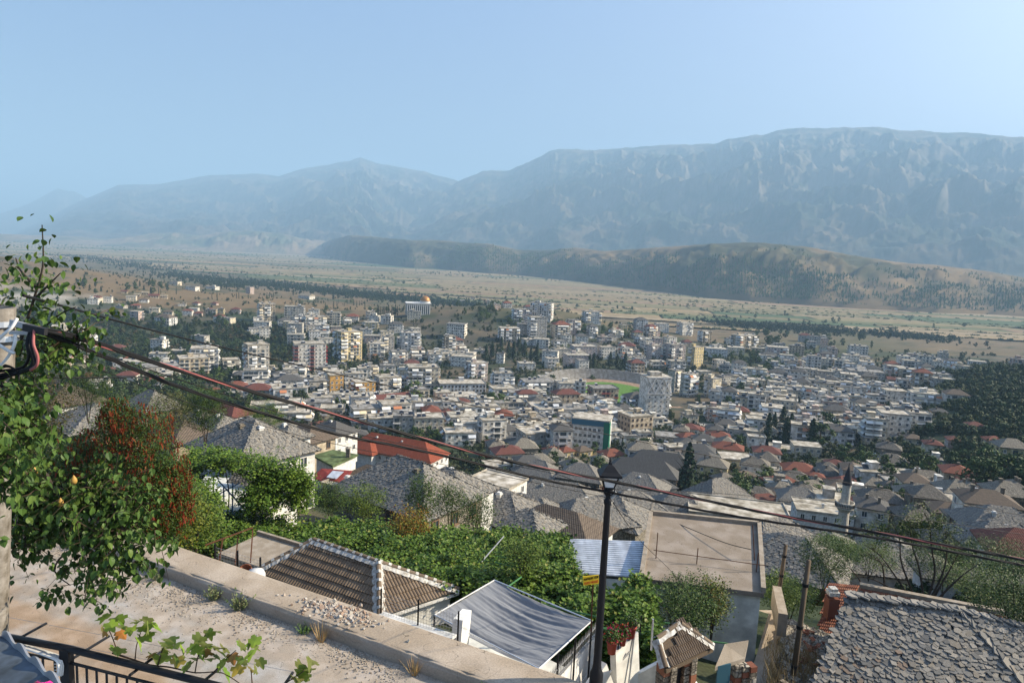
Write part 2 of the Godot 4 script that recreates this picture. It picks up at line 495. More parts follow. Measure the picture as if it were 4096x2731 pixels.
	for k in 42000:
		var i := rng.randi_range(0, 299)
		var j := rng.randi_range(1, 32)
		var p := v[j * 301 + i].lerp(v[j * 301 + i + 1], randf_safe()).lerp(v[(j + 1) * 301 + i], randf_safe())
		var s := i / 300.0
		var n1 := nb.get_noise_2d(p.x / 420, p.z / 420 + 5)
		var wood := 2.1 - j / 7.5 + n1 * 2.2 + na.get_noise_2d(p.x / 130, p.z / 130) * 1.8
		if s < .28: wood -= 1.1
		if s > .28 and s < .45: wood += .9
		if j < 3: wood -= .8
		if fr(0, 1) < wood * .55: xs.append(rx(p, fr(0, TAU), fr(4.5, 13)))
	var w := many(self, "pine_wood", M.far_tree, M.leaf_far, xs, [Color(.05, .095, .035), Color(.065, .115, .04), Color(.04, .075, .03), Color(.08, .12, .045)])
	tag(w, "dark pine wood covering the lower slope of the long hill", "wood")

func randf_safe() -> float:
	return rng.randf()

func materials():
	M.t_soft = noise_tex(256, .012, 1, Color(.72, .72, .72), Color(1, 1, 1), 5, .6)
	M.t_field = noise_tex(256, .02, 2, Color(.78, .78, .76), Color(1, 1, 1), 5, .6, 1.4)
	M.t_speck = noise_tex(256, .09, 4, Color(.6, .59, .57), Color(1, 1, 1), 4, .7, 1.3)
	M.t_stain = noise_tex(256, .016, 6, Color(.62, .6, .56), Color(1, 1, 1), 5, .62, 1.6)
	M.t_fine = noise_tex(256, .05, 9, Color(.74, .73, .71), Color(1, 1, 1), 5, .75, 1.2)
	M.t_conc = conc_tex()
	M.t_tile = tile_tex()
	M.t_slate = cell_tex(256, 17, .62)
	M.t_stone = cell_tex(256, 13, .8)
	M.earth = vmat(1.0, M.t_speck, .12)
	M.rock = vmat(1.0, M.t_field, .0016)
	M.leaf_far = vmat(.9)
	rng.seed = 3
	M.bush_mesh = clump(1.0, .8, 60, .42)
	slab_mesh()
	M.far_tree = clump(.34, 1.0, 34, .28, true)

# leafy shape: many small faces through a squashed ball (or a cone) standing on the ground
func clump(r: float, h: float, n: int, leaf: float, cone := false) -> ArrayMesh:
	var m := MB.new()
	for k in n:
		var d := Vector3(rng.randfn(), rng.randfn(), rng.randfn()).normalized()
		var q := pow(rng.randf(), .4)
		var p := Vector3(d.x * r * q, h * .5 + d.y * h * .5 * q, d.z * r * q)
		if cone:
			var y := rng.randf()
			var w := r * (1.05 - y) * (.6 + .4 * rng.randf())
			var a := rng.randf() * TAU
			p = Vector3(cos(a) * w, h * (.08 + .92 * y), sin(a) * w)
			d = Vector3(cos(a), .5, sin(a)).normalized()
		leaf_quad(m, p, d, leaf * fr(.6, 1.3) * (r + h) * .5)
	return m.mesh()

func leaf_quad(m: MB, p: Vector3, d: Vector3, s: float):
	var t := d.cross(Vector3(rng.randfn(), rng.randfn(), rng.randfn())).normalized()
	var b := (d + Vector3(rng.randfn(), rng.randfn(), rng.randfn()) * .45).normalized()
	var e := t.cross(b).normalized()
	t = b.cross(e)
	m.quad(p - e * s * .5, p + t * s * .5 + b * s * .12, p + e * s * .5, p - t * s * .5 - b * s * .12)

func slab_mesh():
	var m := MB.new()
	var t := .045
	var e := [Vector3(-.3, 0, .30), Vector3(-.12, 0, .36), Vector3(.18, 0, .33), Vector3(.31, 0, .24), Vector3(.28, 0, -.3), Vector3(-.27, 0, -.32)]
	for k in e.size():
		var a: Vector3 = e[k]
		var b: Vector3 = e[(k + 1) % e.size()]
		m.quad(a + Vector3(0, t, 0), b + Vector3(0, t, 0), b, a)
		if k > 0 and k < e.size() - 1: m.tri(e[0] + Vector3(0, t, 0), b + Vector3(0, t, 0), a + Vector3(0, t, 0))
	M.slab = m.mesh()
	M.slate = vmat(.92, M.t_speck, .8, M.t_speck, .6)
	M.slate_tints = [Color(.29, .275, .255), Color(.23, .225, .215), Color(.34, .315, .28), Color(.18, .178, .175), Color(.30, .27, .23), Color(.37, .345, .31), Color(.25, .245, .235)]

# weathered concrete: fine grain, broad damp stains, hairline cracks
func conc_tex() -> ImageTexture:
	var n := 512
	var a := FastNoiseLite.new(); a.seed = 21; a.frequency = .006; a.fractal_octaves = 4
	var b := FastNoiseLite.new(); b.seed = 22; b.frequency = .16; b.fractal_octaves = 3; b.fractal_gain = .7
	var c := FastNoiseLite.new(); c.seed = 23; c.frequency = .008; c.fractal_octaves = 3
	var ia := a.get_seamless_image(n, n); var ib := b.get_seamless_image(n, n); var ic := c.get_seamless_image(n, n)
	var im := Image.create(n, n, false, Image.FORMAT_RGB8)
	for y in n:
		for x in n:
			var s := clampf((ia.get_pixel(x, y).r - .35) * 2.2, 0, 1)
			var t := .82 + .09 * s + .22 * (ib.get_pixel(x, y).r - .5)
			var k := absf(ic.get_pixel(x, y).r - .5)
			if k < .0045: t *= .62
			im.set_pixel(x, y, Color(clampf(t, 0, 1), clampf(t * lerpf(.97, .985, s), 0, 1), clampf(t * lerpf(.93, .97, s), 0, 1)))
	return ImageTexture.create_from_image(im)

# rows of rounded roof tiles
func tile_tex() -> ImageTexture:
	var n := 128
	var im := Image.create(n, n, false, Image.FORMAT_RGB8)
	var g := FastNoiseLite.new()
	g.seed = 5; g.frequency = .35
	for y in n:
		for x in n:
			var u := fposmod(x / 16.0, 1.0)
			var v := fposmod(y / 21.3333, 1.0)
			var t := .62 + .38 * absf(sin(u * PI)) - (.3 if v < .12 else 0.0)
			t *= .85 + .15 * g.get_noise_2d(floor(x / 16.0) * 9, floor(y / 21.3333) * 9) + .05 * g.get_noise_2d(x, y)
			t = clampf(t, 0, 1)
			im.set_pixel(x, y, Color(t, t, t))
	return ImageTexture.create_from_image(im)

# broken slabs or field stones of different tones with dark joints
func cell_tex(n: int, cells: int, ratio: float) -> ImageTexture:
	var im := Image.create(n, n, false, Image.FORMAT_RGB8)
	var r := RandomNumberGenerator.new()
	r.seed = cells
	var rows := int(cells / ratio)
	var pts := []
	for j in rows:
		for i in cells: pts.append(Vector3((i + r.randf_range(.15, .85)) / cells, (j + r.randf_range(.25, .75)) / rows, r.randf_range(.62, 1.0)))
	for y in n:
		for x in n:
			var p := Vector2(float(x) / n, float(y) / n)
			var ci := int(p.x * cells)
			var cj := int(p.y * rows)
			var d1 := 9.0; var d2 := 9.0; var tone := 1.0
			for dj in [-1, 0, 1]:
				for di in [-1, 0, 1]:
					var q: Vector3 = pts[posmod(cj + dj, rows) * cells + posmod(ci + di, cells)]
					var dx := fposmod(p.x - q.x + .5, 1.0) - .5
					var dy := (fposmod(p.y - q.y + .5, 1.0) - .5) / ratio
					var dd := sqrt(dx * dx + dy * dy)
					if dd < d1: d2 = d1; d1 = dd; tone = q.z
					elif dd < d2: d2 = dd
			var e := clampf((d2 - d1) * cells * 3.0, 0, 1)
			var t := tone * (.35 + .65 * e)
			im.set_pixel(x, y, Color(t, t * .985, t * .96))
	return ImageTexture.create_from_image(im)

const LANDMARK = ["the oval stadium", "the gold-domed hall", "the green-netted building", "the tower with crossed braces", "the red-striped white tower", "the tall minaret", "the long bluish palace block", "the cypress rows", "the wooded ravine", "the tree-lined boulevard", "the long red-tiled house", "the wooded slope", "the riverside meadow", "the dry hillside", "the twin pine trees", "the yellow tower", "the orange balconied blocks", "the slate-roofed quarter", "the brown-roofed white house"]
const SIDE = ["beside", "behind", "in front of", "well behind", "well in front of", "some way from"]
const WALLN = ["white", "cream", "grey", "beige", "pale yellow", "mauve-grey", "bluish-white", "ochre", "dark concrete", "pinkish", "rough stone"]
const NUMW = ["", "one", "two", "three", "four", "five", "six", "seven", "eight", "nine", "ten", "eleven", "twelve"]
# x, z, turn, width, depth, storeys, wall, roof, features, landmark, side, size
const TOWN = [
	[-362,-567,30,20,15,5,1,"F","bah",8,2,0], [-447,-679,30,26,16,3,1,"F","bh",8,0,0], [-353,-602,20,13,10,1,3,"H","x",8,2,0], [-321,-614,-6,12,9,4,0,"F","bh",8,0,0], [-320,-693,-6,14,10,3,2,"F","b",8,0,0],
	[-239,-525,22,19,15,6,6,"F","bah",4,0,0], [-238,-503,32,20,15,4,3,"F","bh",4,0,0], [-297,-568,15,14,10,2,0,"F","bt",8,2,0], [-306,-620,5,15,11,1,8,"F","x",8,0,0], [-224,-537,28,12,9,3,2,"F","ba",4,0,0],
	[-292,-433,20,12,9,3,3,"F","bt",18,3,0], [-283,-448,25,12,9,1,0,"G","x",4,5,0], [-269,-447,20,10,8,1,9,"H","x",4,5,0], [-233,-408,12,11,8,2,0,"H","b",18,1,0], [-279,-490,20,18,14,2,6,"F","t",4,0,0], [-237,-453,32,22,16,3,2,"F","b",4,2,0],
	[-174,-390,25,12,9,1,0,"H","x",18,1,0], [-167,-408,25,13,10,2,1,"H","b",16,0,0], [-439,-790,-10,12,9,3,9,"F","b",8,3,0], [-396,-773,-12,19,14,3,6,"B","b",8,1,0], [-405,-845,10,11,8,2,0,"H","x",13,5,0],
	[-395,-851,10,9,7,1,9,"H","x",13,5,1], [-386,-867,10,13,9,2,3,"F","b",13,5,0], [-379,-880,10,8,6,2,4,"F","b",13,5,0], [-364,-891,10,11,8,2,9,"H","b",13,5,0], [-340,-805,-10,16,12,2,1,"F","x",8,3,0], [-532,-961,20,8,6,1,3,"G","x",13,1,0],
	[-537,-991,20,9,6,1,3,"G","x",13,1,0], [-515,-973,20,13,9,1,3,"G","x",13,1,1], [-505,-982,20,9,7,1,3,"G","x",13,1,3], [-560,-978,20,8,6,1,3,"G","x",13,1,2], [-440,-943,-10,9,7,1,0,"H","x",13,0,0], [-422,-960,-10,8,6,1,9,"H","x",13,5,0],
	[-651,-1310,-8,17,13,2,1,"F","x",13,3,0], [-551,-1167,-8,18,13,2,0,"F","x",13,3,0], [-551,-1244,-8,19,14,2,0,"F","x",13,3,1], [-491,-851,-8,10,8,1,2,"F","x",13,0,0], [-494,-1274,-30,12,9,4,9,"F","x",7,5,0],
	[-399,-1311,-25,27,16,2,0,"G","x",7,3,0], [-306,-842,30,18,14,7,3,"F","bah",8,3,0], [-274,-851,15,23,16,6,2,"F","bh",1,5,0], [-234,-802,25,23,16,4,1,"F","bat",1,5,0], [-216,-817,12,15,11,5,1,"F","bt",1,0,0],
	[-287,-777,10,17,13,3,0,"F","b",8,3,0], [-257,-784,5,15,11,3,4,"F","b",8,5,0], [-201,-851,10,15,11,2,0,"H","b",1,0,1], [-169,-830,-10,11,8,3,0,"F","x",1,2,0], [-153,-825,-10,13,10,3,0,"F","b",1,2,0], [-163,-785,10,14,10,3,4,"F","b",1,2,0],
	[-153,-630,40,21,16,9,4,"F","bah",4,1,0], [-230,-720,10,17,13,3,2,"F","bh",8,5,0], [-196,-518,35,16,12,8,2,"F","bah",4,2,0], [-167,-557,22,25,16,8,0,"F","bR",4,1,0], [-105,-699,12,19,14,6,6,"F","bat",4,3,0],
	[-149,-721,12,16,12,3,9,"F","ba",4,3,0], [-129,-643,20,14,11,5,0,"F","bat",4,1,0], [-125,-686,20,10,8,5,2,"F","ba",4,3,0], [-202,-775,15,12,9,2,9,"F","x",1,4,0], [-88,-630,20,12,9,4,9,"F","bah",4,0,0],
	[-90,-609,15,14,11,1,9,"H","x",4,0,0], [-105,-573,15,13,10,2,0,"F","b",4,0,1], [-114,-437,30,9,7,5,7,"F","b",16,0,0], [-96,-439,30,13,10,4,7,"F","baR",16,2,0], [-82,-448,30,15,11,5,2,"F","ba",16,0,0],
	[-128,-446,25,12,9,3,2,"F","bah",16,0,0], [-71,-497,12,22,16,5,1,"F","bah",6,0,0], [-147,-421,20,12,9,2,0,"F","bt",16,0,0], [-163,-430,20,11,9,2,3,"F","b",16,0,0], [-163,-475,30,10,7,2,9,"B","b",16,0,0],
	[-177,-484,25,7,6,1,3,"D","x",4,2,0], [-134,-428,15,9,7,2,6,"F","x",16,0,0], [-119,-420,25,14,11,1,3,"F","t",16,2,0], [-96,-404,25,12,9,2,0,"F","bat",16,2,0], [-72,-407,38,23,16,2,3,"G","x",16,2,0], [-148,-588,15,8,6,1,1,"F","t",4,1,0],
	[-120,-560,15,12,9,1,4,"F","x",4,0,0], [-62,-758,-8,20,15,5,0,"F","W",1,4,0], [-63,-682,18,11,8,6,3,"F","ba",4,3,0], [-4,-751,12,21,16,5,3,"F","ba",1,4,0], [9,-842,12,18,13,5,5,"F","ba",1,5,0], [21,-864,12,16,12,4,6,"F","b",1,5,0],
	[36,-861,-15,27,16,7,0,"F","bah",1,5,0], [28,-773,15,19,14,8,2,"F","ba",15,5,0], [56,-788,15,19,15,5,1,"H","ba",15,5,0], [73,-817,15,14,10,5,9,"F","ba",15,3,0], [14,-787,8,17,13,4,2,"F","x",1,5,0], [78,-766,8,14,11,3,0,"D","A",15,5,0],
	[32,-734,-6,16,12,3,0,"F","b",15,5,0], [38,-655,-12,15,11,4,0,"F","t",0,3,0], [74,-696,12,25,16,4,5,"F","x",15,0,0], [62,-641,12,22,16,4,5,"F","x",0,1,0], [-44,-620,-10,20,15,3,0,"F","x",4,5,0], [-43,-660,-10,15,12,2,0,"F","x",4,5,0],
	[-32,-692,-10,12,9,1,0,"F","x",4,5,1], [-10,-643,-10,7,6,3,0,"F","x",0,5,0], [-28,-553,28,15,11,5,5,"F","bah",6,1,0], [-35,-483,14,33,16,3,6,"F","W",6,1,0], [-6,-523,14,15,11,4,6,"F","bah",6,1,0], [20,-509,14,22,16,3,2,"F","bat",6,0,1],
	[45,-510,14,20,15,3,0,"F","bh",0,0,0], [16,-483,20,16,12,2,0,"F","bat",6,0,0], [-5,-470,18,17,13,3,0,"F","bah",6,0,0], [-33,-448,16,22,16,2,0,"F","bt",6,2,0], [-6,-442,32,21,16,2,3,"F","x",6,2,0], [46,-468,-10,17,13,2,0,"F","ba",0,2,0],
	[-59,-445,15,9,7,2,6,"H","b",16,0,0], [-64,-490,14,22,16,6,1,"F","bah",6,0,0], [14,-615,12,15,11,2,0,"F","t",0,0,0], [42,-602,12,8,6,2,4,"F","x",0,1,0], [31,-568,12,14,10,1,0,"F","h",0,0,0], [103,-890,12,21,16,5,0,"F","bah",1,5,0],
	[172,-915,12,16,12,5,6,"D","b",15,3,0], [174,-856,30,13,10,5,9,"H","ba",15,3,0], [210,-959,12,17,13,4,0,"F","b",15,3,0], [242,-955,25,18,13,6,0,"F","ba",12,5,0], [251,-883,20,14,10,5,3,"F","ba",15,3,0],
	[286,-835,25,28,16,6,3,"F","ba",15,3,0], [280,-875,10,10,7,3,0,"F","x",15,3,0], [151,-711,22,17,13,5,5,"F","bat",15,1,0], [171,-708,22,18,14,6,5,"F","baht",15,1,0], [182,-672,38,14,11,7,4,"F","ba",15,0,0],
	[229,-758,-10,23,16,3,6,"F","x",15,1,0], [258,-780,-10,18,14,3,1,"F","x",15,3,0], [207,-672,20,10,8,3,0,"F","b",15,0,0], [274,-726,-10,15,11,3,0,"F","b",15,0,1], [128,-752,-12,18,13,2,1,"H","b",15,1,0],
	[113,-610,14,13,10,4,3,"H","b",3,1,0], [144,-662,14,15,11,2,2,"F","ba",15,0,0], [159,-651,14,15,11,3,2,"F","bat",15,0,0], [101,-454,30,12,9,5,2,"F","bah",0,2,0], [130,-532,40,9,7,6,2,"F","ba",3,0,0], [137,-515,40,11,8,6,2,"F","bat",3,2,0],
	[155,-514,35,10,8,5,1,"F","bat",3,0,0], [173,-546,35,9,7,4,2,"F","b",3,0,0], [175,-612,14,13,9,2,1,"F","x",9,0,0], [210,-660,-12,12,9,2,0,"F","b",15,0,0], [225,-643,-12,14,10,2,0,"F","b",9,1,0], [87,-458,16,16,12,3,0,"D","ba",0,2,0],
	[68,-490,12,19,14,3,3,"F","bR",0,2,0], [52,-496,-10,8,6,4,0,"F","b",0,0,0], [131,-461,16,12,9,1,0,"F","t",14,1,0], [141,-866,12,10,8,3,4,"F","b",15,3,0], [153,-831,12,11,9,3,4,"H","b",15,3,0], [128,-840,10,14,11,2,0,"H","b",15,3,0],
	[218,-846,12,11,9,1,9,"H","x",15,3,0], [296,-661,-14,12,9,6,6,"F","b",9,0,0], [289,-710,-14,14,10,4,6,"F","ba",15,0,0], [277,-730,-12,16,12,3,0,"D","b",15,0,0], [296,-754,-14,22,16,5,5,"F","ba",15,5,0],
	[354,-839,-8,10,8,3,6,"F","W",12,5,0], [375,-792,-8,10,8,4,9,"F","b",12,5,0], [411,-804,-14,19,14,5,0,"F","bt",12,0,0], [354,-603,-14,15,11,3,3,"F","bat",9,5,0], [388,-656,-14,16,12,4,0,"F","bt",9,5,0],
	[433,-578,-10,10,7,3,9,"F","b",9,5,0], [254,-530,-14,10,7,4,0,"F","b",9,2,0], [265,-531,-14,9,7,4,0,"F","ba",9,2,0], [315,-554,-14,10,7,2,9,"G","x",9,0,0], [278,-419,-18,13,10,2,0,"B","b",11,1,0], [215,-351,-12,10,8,3,0,"F","bat",11,0,0],
	[209,-410,-12,12,9,2,9,"F","bh",14,0,0], [199,-448,-16,10,8,2,0,"F","x",14,1,0], [226,-324,-16,7,6,1,1,"H","b",11,2,0], [245,-382,-16,8,6,1,3,"D","b",11,0,0], [192,-316,-14,7,6,1,1,"B","b",14,2,0], [189,-322,-14,6,6,1,4,"D","b",14,2,0],
	[189,-296,-20,7,6,1,1,"H","b",11,2,1], [200,-299,-20,5,6,1,9,"H","x",11,2,0], [199,-263,-12,11,8,2,4,"S","b",11,4,0], [210,-288,-12,7,6,1,3,"H","x",11,2,0], [137,-277,-20,7,6,1,3,"H","b",17,0,0], [143,-272,-20,6,6,1,3,"B","b",17,0,0],
	[163,-284,-28,9,7,2,10,"S","b",14,2,0], [162,-263,-16,6,6,1,0,"F","x",17,0,2], [344,-670,-12,25,16,2,2,"F","x",9,5,0], [323,-615,-12,29,16,3,2,"F","x",9,0,1], [351,-688,-10,15,11,2,0,"F","x",9,5,0], [385,-746,-10,20,15,3,1,"F","x",12,5,0],
	[288,-617,-14,14,10,3,2,"F","x",9,0,0], [328,-511,-14,14,10,2,2,"F","bt",9,5,0], [350,-555,-14,19,14,2,0,"F","t",9,5,0], [190,-369,-12,12,9,1,6,"F","x",14,2,0], [167,-371,-14,11,8,1,6,"D","x",14,2,0],
	[146,-324,-14,5,6,1,8,"F","x",14,2,0], [-29,-324,20,12,9,1,3,"B","b",10,1,0], [-43,-348,20,12,9,2,0,"F","bat",2,0,0], [-19,-340,15,7,6,2,0,"F","bt",2,0,0], [-14,-363,15,5,6,2,4,"F","ba",2,0,0], [3,-356,15,10,8,2,0,"F","bt",2,0,1],
	[11,-343,15,13,9,2,0,"F","b",2,0,1], [42,-426,14,22,16,2,0,"F","h",2,1,0], [40,-408,10,11,8,1,0,"F","t",2,1,0], [24,-363,14,9,7,2,0,"F","bt",2,1,0], [28,-328,15,9,7,1,3,"D","b",2,0,0], [8,-300,25,7,6,1,3,"B","x",2,0,0],
	[20,-295,30,7,6,1,9,"H","x",17,1,0], [26,-296,30,6,6,1,4,"H","x",17,1,0], [34,-299,30,7,6,1,4,"B","x",2,2,0], [-7,-307,20,5,6,1,9,"H","x",2,0,0], [-2,-295,20,4,6,1,4,"F","x",10,0,0], [3,-313,20,9,7,1,0,"D","x",2,0,0],
	[60,-328,12,8,6,2,0,"F","b",2,0,0], [70,-343,12,8,6,2,0,"F","b",2,0,2], [60,-372,12,7,6,2,0,"F","bt",2,1,2], [66,-455,14,12,9,2,0,"F","b",0,2,0], [85,-422,14,8,6,1,0,"F","ba",14,0,0], [-56,-389,30,8,6,1,3,"G","x",16,2,0],
	[-37,-397,20,8,6,1,9,"H","x",16,0,0], [22,-458,15,14,10,1,2,"F","x",6,0,0], [-7,-383,15,8,6,2,0,"F","x",2,0,0], [143,-418,-10,13,9,3,4,"H","b",14,0,0], [119,-394,-10,11,8,1,1,"F","x",14,0,0], [126,-386,-10,12,9,2,0,"D","b",14,0,0],
	[106,-335,-10,11,8,2,0,"H","b",2,0,1], [137,-368,-10,8,6,1,0,"D","x",14,2,0], [124,-332,-10,8,6,2,0,"F","x",14,2,0], [90,-331,14,10,7,2,0,"H","b",2,0,0], [85,-343,14,9,6,1,9,"H","x",2,0,1], [70,-343,14,8,6,1,0,"F","b",2,0,0],
	[86,-406,14,13,10,2,0,"F","bat",14,0,0], [113,-417,14,9,7,2,1,"F","t",14,0,0], [95,-407,14,9,7,1,0,"F","t",14,0,0], [76,-300,16,9,6,2,5,"F","b",17,1,0], [67,-320,16,8,6,1,1,"F","x",2,0,0], [87,-301,10,8,6,2,2,"F","b",17,0,0],
	[157,-417,-12,13,10,2,0,"F","t",14,1,0], [166,-370,-12,11,8,2,6,"F","x",14,2,0], [174,-413,-12,19,14,2,1,"F","x",14,1,0], [198,-410,-12,7,6,1,0,"F","b",14,0,0], [93,-203,-12,5,6,1,3,"B","x",5,1,1], [116,-248,-12,7,6,1,9,"H","x",17,0,0],
	[101,-204,-12,6,6,1,3,"S","x",5,1,0], [79,-239,20,7,6,1,10,"S","x",17,0,2], [130,-268,-12,7,6,1,3,"S","x",17,0,0], [156,-269,-25,12,9,1,10,"S","b",17,0,0], [171,-264,-18,6,6,1,0,"F","x",17,0,0], [138,-239,-14,7,6,1,3,"S","x",17,0,1],
	[135,-206,-14,4,6,1,6,"F","x",5,0,0], [143,-204,-16,5,6,1,0,"H","b",5,0,0], [118,-187,-14,12,9,1,0,"S","b",5,0,0], [136,-194,-14,4,6,1,3,"S","x",5,0,0], [139,-181,-14,5,6,1,1,"S","b",5,0,0], [135,-183,-14,5,6,1,9,"H","x",5,0,0],
	[125,-176,-14,5,6,1,0,"F","x",5,0,0], [124,-222,-14,7,6,1,0,"S","x",17,0,2], [110,-196,-14,5,6,1,3,"D","x",5,1,0], [103,-191,-14,3,6,1,3,"B","x",5,1,0], [111,-192,-14,4,6,1,10,"S","x",5,1,0], [106,-176,-14,5,6,1,10,"D","x",5,0,0],
	[108,-145,-14,7,6,1,10,"S","x",5,0,2], [109,-233,-14,6,6,1,3,"S","x",17,0,2], [211,-365,-7,11,8,2,2,"F","bah",11,0,0], [283,-689,-9,11,11,3,0,"F","bt",15,0,0], [135,-393,-22,10,10,2,0,"F","bt",14,0,0],
	[215,-636,-6,12,9,4,0,"D","bt",9,1,0], [317,-540,-17,12,9,2,0,"F","b",9,0,0], [287,-558,-14,11,11,3,0,"F","bah",9,0,0], [290,-525,-20,14,8,2,3,"F","bt",9,0,0], [144,-385,-12,13,10,3,6,"F","bat",14,0,0],
	[177,-353,-17,12,12,3,1,"F","t",14,2,0], [292,-544,-8,11,11,2,9,"F","bat",9,0,0], [246,-621,-19,17,10,2,2,"D","bat",9,0,0], [229,-585,-11,13,12,2,6,"F","bt",9,2,0], [254,-560,-8,10,9,3,2,"F","bat",9,2,0],
	[223,-403,-7,14,11,3,9,"F","b",11,0,0], [174,-388,-9,14,11,3,9,"F","b",14,2,0], [222,-479,-10,10,11,3,0,"F","t",14,1,0], [232,-421,-11,15,8,2,6,"H","ba",11,1,0], [273,-443,-21,13,10,3,9,"F","ba",11,1,0],
	[291,-513,-16,9,10,2,6,"F","ba",9,2,0], [167,-341,-14,16,10,3,6,"D","b",14,2,0], [302,-682,-15,14,10,3,0,"F","bt",9,0,1], [210,-467,-7,11,10,2,6,"F","b",14,1,0], [306,-579,-6,13,12,3,3,"D","t",9,0,0],
	[198,-378,-7,10,8,3,9,"F","bat",14,0,0], [355,-764,-7,15,10,3,9,"D","bah",12,5,0], [267,-467,-7,14,11,3,0,"F","b",11,1,0], [266,-510,-10,11,11,3,0,"F","bah",9,2,0], [244,-521,-21,13,8,4,1,"F","bt",9,2,0],
	[205,-515,-20,10,10,3,0,"F","bt",3,0,0], [253,-487,-12,12,11,2,1,"F","bt",11,1,0], [277,-670,-7,9,9,3,0,"D","bat",9,0,0], [233,-508,-13,12,10,3,6,"F","bat",9,2,0], [172,-488,-17,16,11,3,2,"F","bah",3,0,0],
	[198,-501,-7,11,11,2,2,"F","bt",3,0,0], [330,-745,-14,16,9,2,9,"F","bah",15,5,1], [147,-335,-22,9,8,4,0,"F","bat",14,2,0], [200,-348,-14,14,12,4,0,"F","bt",14,2,0], [298,-719,-5,11,10,3,0,"D","bat",15,0,0],
	[238,-549,-22,12,11,3,0,"D","t",9,2,0], [182,-401,-14,11,10,2,6,"F","bat",14,0,0], [271,-570,-22,11,9,3,2,"D","b",9,0,0], [261,-648,-19,14,9,2,6,"F","ba",9,0,0], [312,-648,-16,12,9,2,1,"H","ba",9,0,0],
	[190,-422,-13,12,12,3,9,"F","bat",14,0,1], [187,-459,-18,15,11,3,1,"F","t",14,1,1], [321,-526,-19,12,11,4,3,"H","ba",9,5,0], [168,-360,-10,11,12,3,2,"F","bat",14,2,0], [153,-394,-9,15,8,2,9,"F","bah",14,0,0],
	[217,-454,-10,10,9,3,9,"F","bt",14,0,0], [242,-409,-20,15,11,2,9,"F","bt",11,1,0], [216,-542,-6,15,10,3,0,"F","t",9,2,0], [189,-535,-6,13,11,4,0,"F","bah",3,0,0], [340,-633,-21,12,9,3,0,"D","ba",9,0,1],
	[148,-345,-11,10,10,2,0,"F","b",14,2,0], [156,-491,-16,17,10,3,0,"F","bah",3,2,0], [331,-732,-11,12,11,3,9,"H","t",15,5,0], [303,-629,-9,12,11,3,0,"F","bt",9,0,0], [252,-591,-19,13,9,4,0,"D","bt",9,0,0],
	[311,-714,-9,12,12,2,9,"F","bat",15,5,0], [257,-570,-22,13,10,2,3,"F","bat",9,0,0], [144,-434,-17,12,9,3,6,"F","bat",14,1,0], [170,-462,-14,11,10,4,0,"F","bt",14,1,1], [275,-503,-22,13,10,3,6,"F","bt",9,2,0],
	[229,-553,-6,9,9,3,9,"F","bat",9,2,0], [196,-477,-20,15,12,3,1,"F","bt",14,1,0], [377,-669,-14,12,10,3,0,"H","ba",9,5,0], [191,-589,-18,9,9,2,0,"D","t",9,0,0], [222,-524,-21,13,10,3,6,"F","t",9,2,1], [131,-425,-6,10,8,3,9,"F","ba",14,0,2],
	[383,-731,-14,14,11,2,1,"F","b",12,5,0], [177,-448,-11,13,9,2,2,"D","bah",14,1,0], [330,-657,-16,10,10,4,6,"F","ba",9,0,0], [234,-490,-13,17,9,2,0,"D","bah",14,1,0], [213,-503,-21,10,10,3,1,"F","t",3,0,0],
	[348,-711,-17,14,11,3,0,"F","b",9,5,0], [214,-622,-7,16,11,2,1,"F","bat",9,1,0], [291,-580,-20,13,11,4,1,"F","b",9,0,0], [254,-510,-14,12,11,2,3,"F","bt",9,2,0], [265,-611,-14,11,11,4,1,"F","ba",9,0,0],
	[133,-404,-17,12,10,4,6,"F","ba",14,0,0], [148,-365,-11,10,10,3,0,"F","b",14,2,0], [232,-438,-8,15,9,3,0,"D","ba",11,1,0], [272,-688,-15,12,8,2,0,"F","bat",15,0,0], [181,-477,-18,11,11,4,0,"F","bt",14,1,0],
	[235,-598,-11,14,11,2,0,"F","b",9,0,1], [271,-699,-10,12,9,3,1,"F","t",15,0,1], [156,-477,-14,10,11,4,0,"D","bat",3,2,0], [265,-430,-17,16,11,3,0,"F","bah",11,1,1], [226,-459,-21,10,10,4,0,"F","ba",14,0,0],
	[186,-339,-11,10,8,4,1,"F","bah",14,2,0], [187,-553,-7,15,10,3,3,"F","bah",9,2,0], [279,-629,-14,16,12,3,0,"F","b",9,0,0], [264,-482,-11,11,8,4,0,"F","bah",11,1,0], [207,-423,-18,15,10,3,1,"D","t",14,0,0],
	[163,-468,-11,11,11,3,1,"F","bat",14,1,0], [262,-677,-18,11,10,3,6,"F","bt",15,0,0], [222,-495,-9,10,11,4,6,"F","bat",14,1,0], [362,-635,-18,15,10,3,9,"F","ba",9,5,0], [199,-436,-5,13,8,3,0,"F","bah",14,0,0],
	[215,-442,-14,13,10,2,9,"D","t",14,0,0], [211,-389,-16,14,10,4,2,"F","bt",11,0,0], [153,-378,-19,11,9,2,6,"F","b",14,2,0], [278,-554,-14,11,9,3,6,"F","t",9,0,0], [200,-403,-12,11,11,2,3,"F","bat",14,0,0],
	[279,-580,-7,11,10,3,9,"F","ba",9,0,0], [229,-389,-12,11,11,3,0,"F","bt",11,0,0], [377,-614,-10,11,11,3,6,"D","bat",9,5,0], [204,-554,-8,10,11,3,1,"F","b",9,2,0], [224,-380,-16,12,8,3,2,"F","bt",11,0,0],
	[170,-432,-16,13,12,3,0,"F","bat",14,1,0], [166,-533,-9,10,12,3,3,"D","b",3,0,0], [313,-589,-8,12,10,3,2,"F","bt",9,0,0], [356,-721,-16,11,10,2,0,"F","b",9,5,0], [218,-596,-14,16,9,4,1,"F","bah",9,2,0],
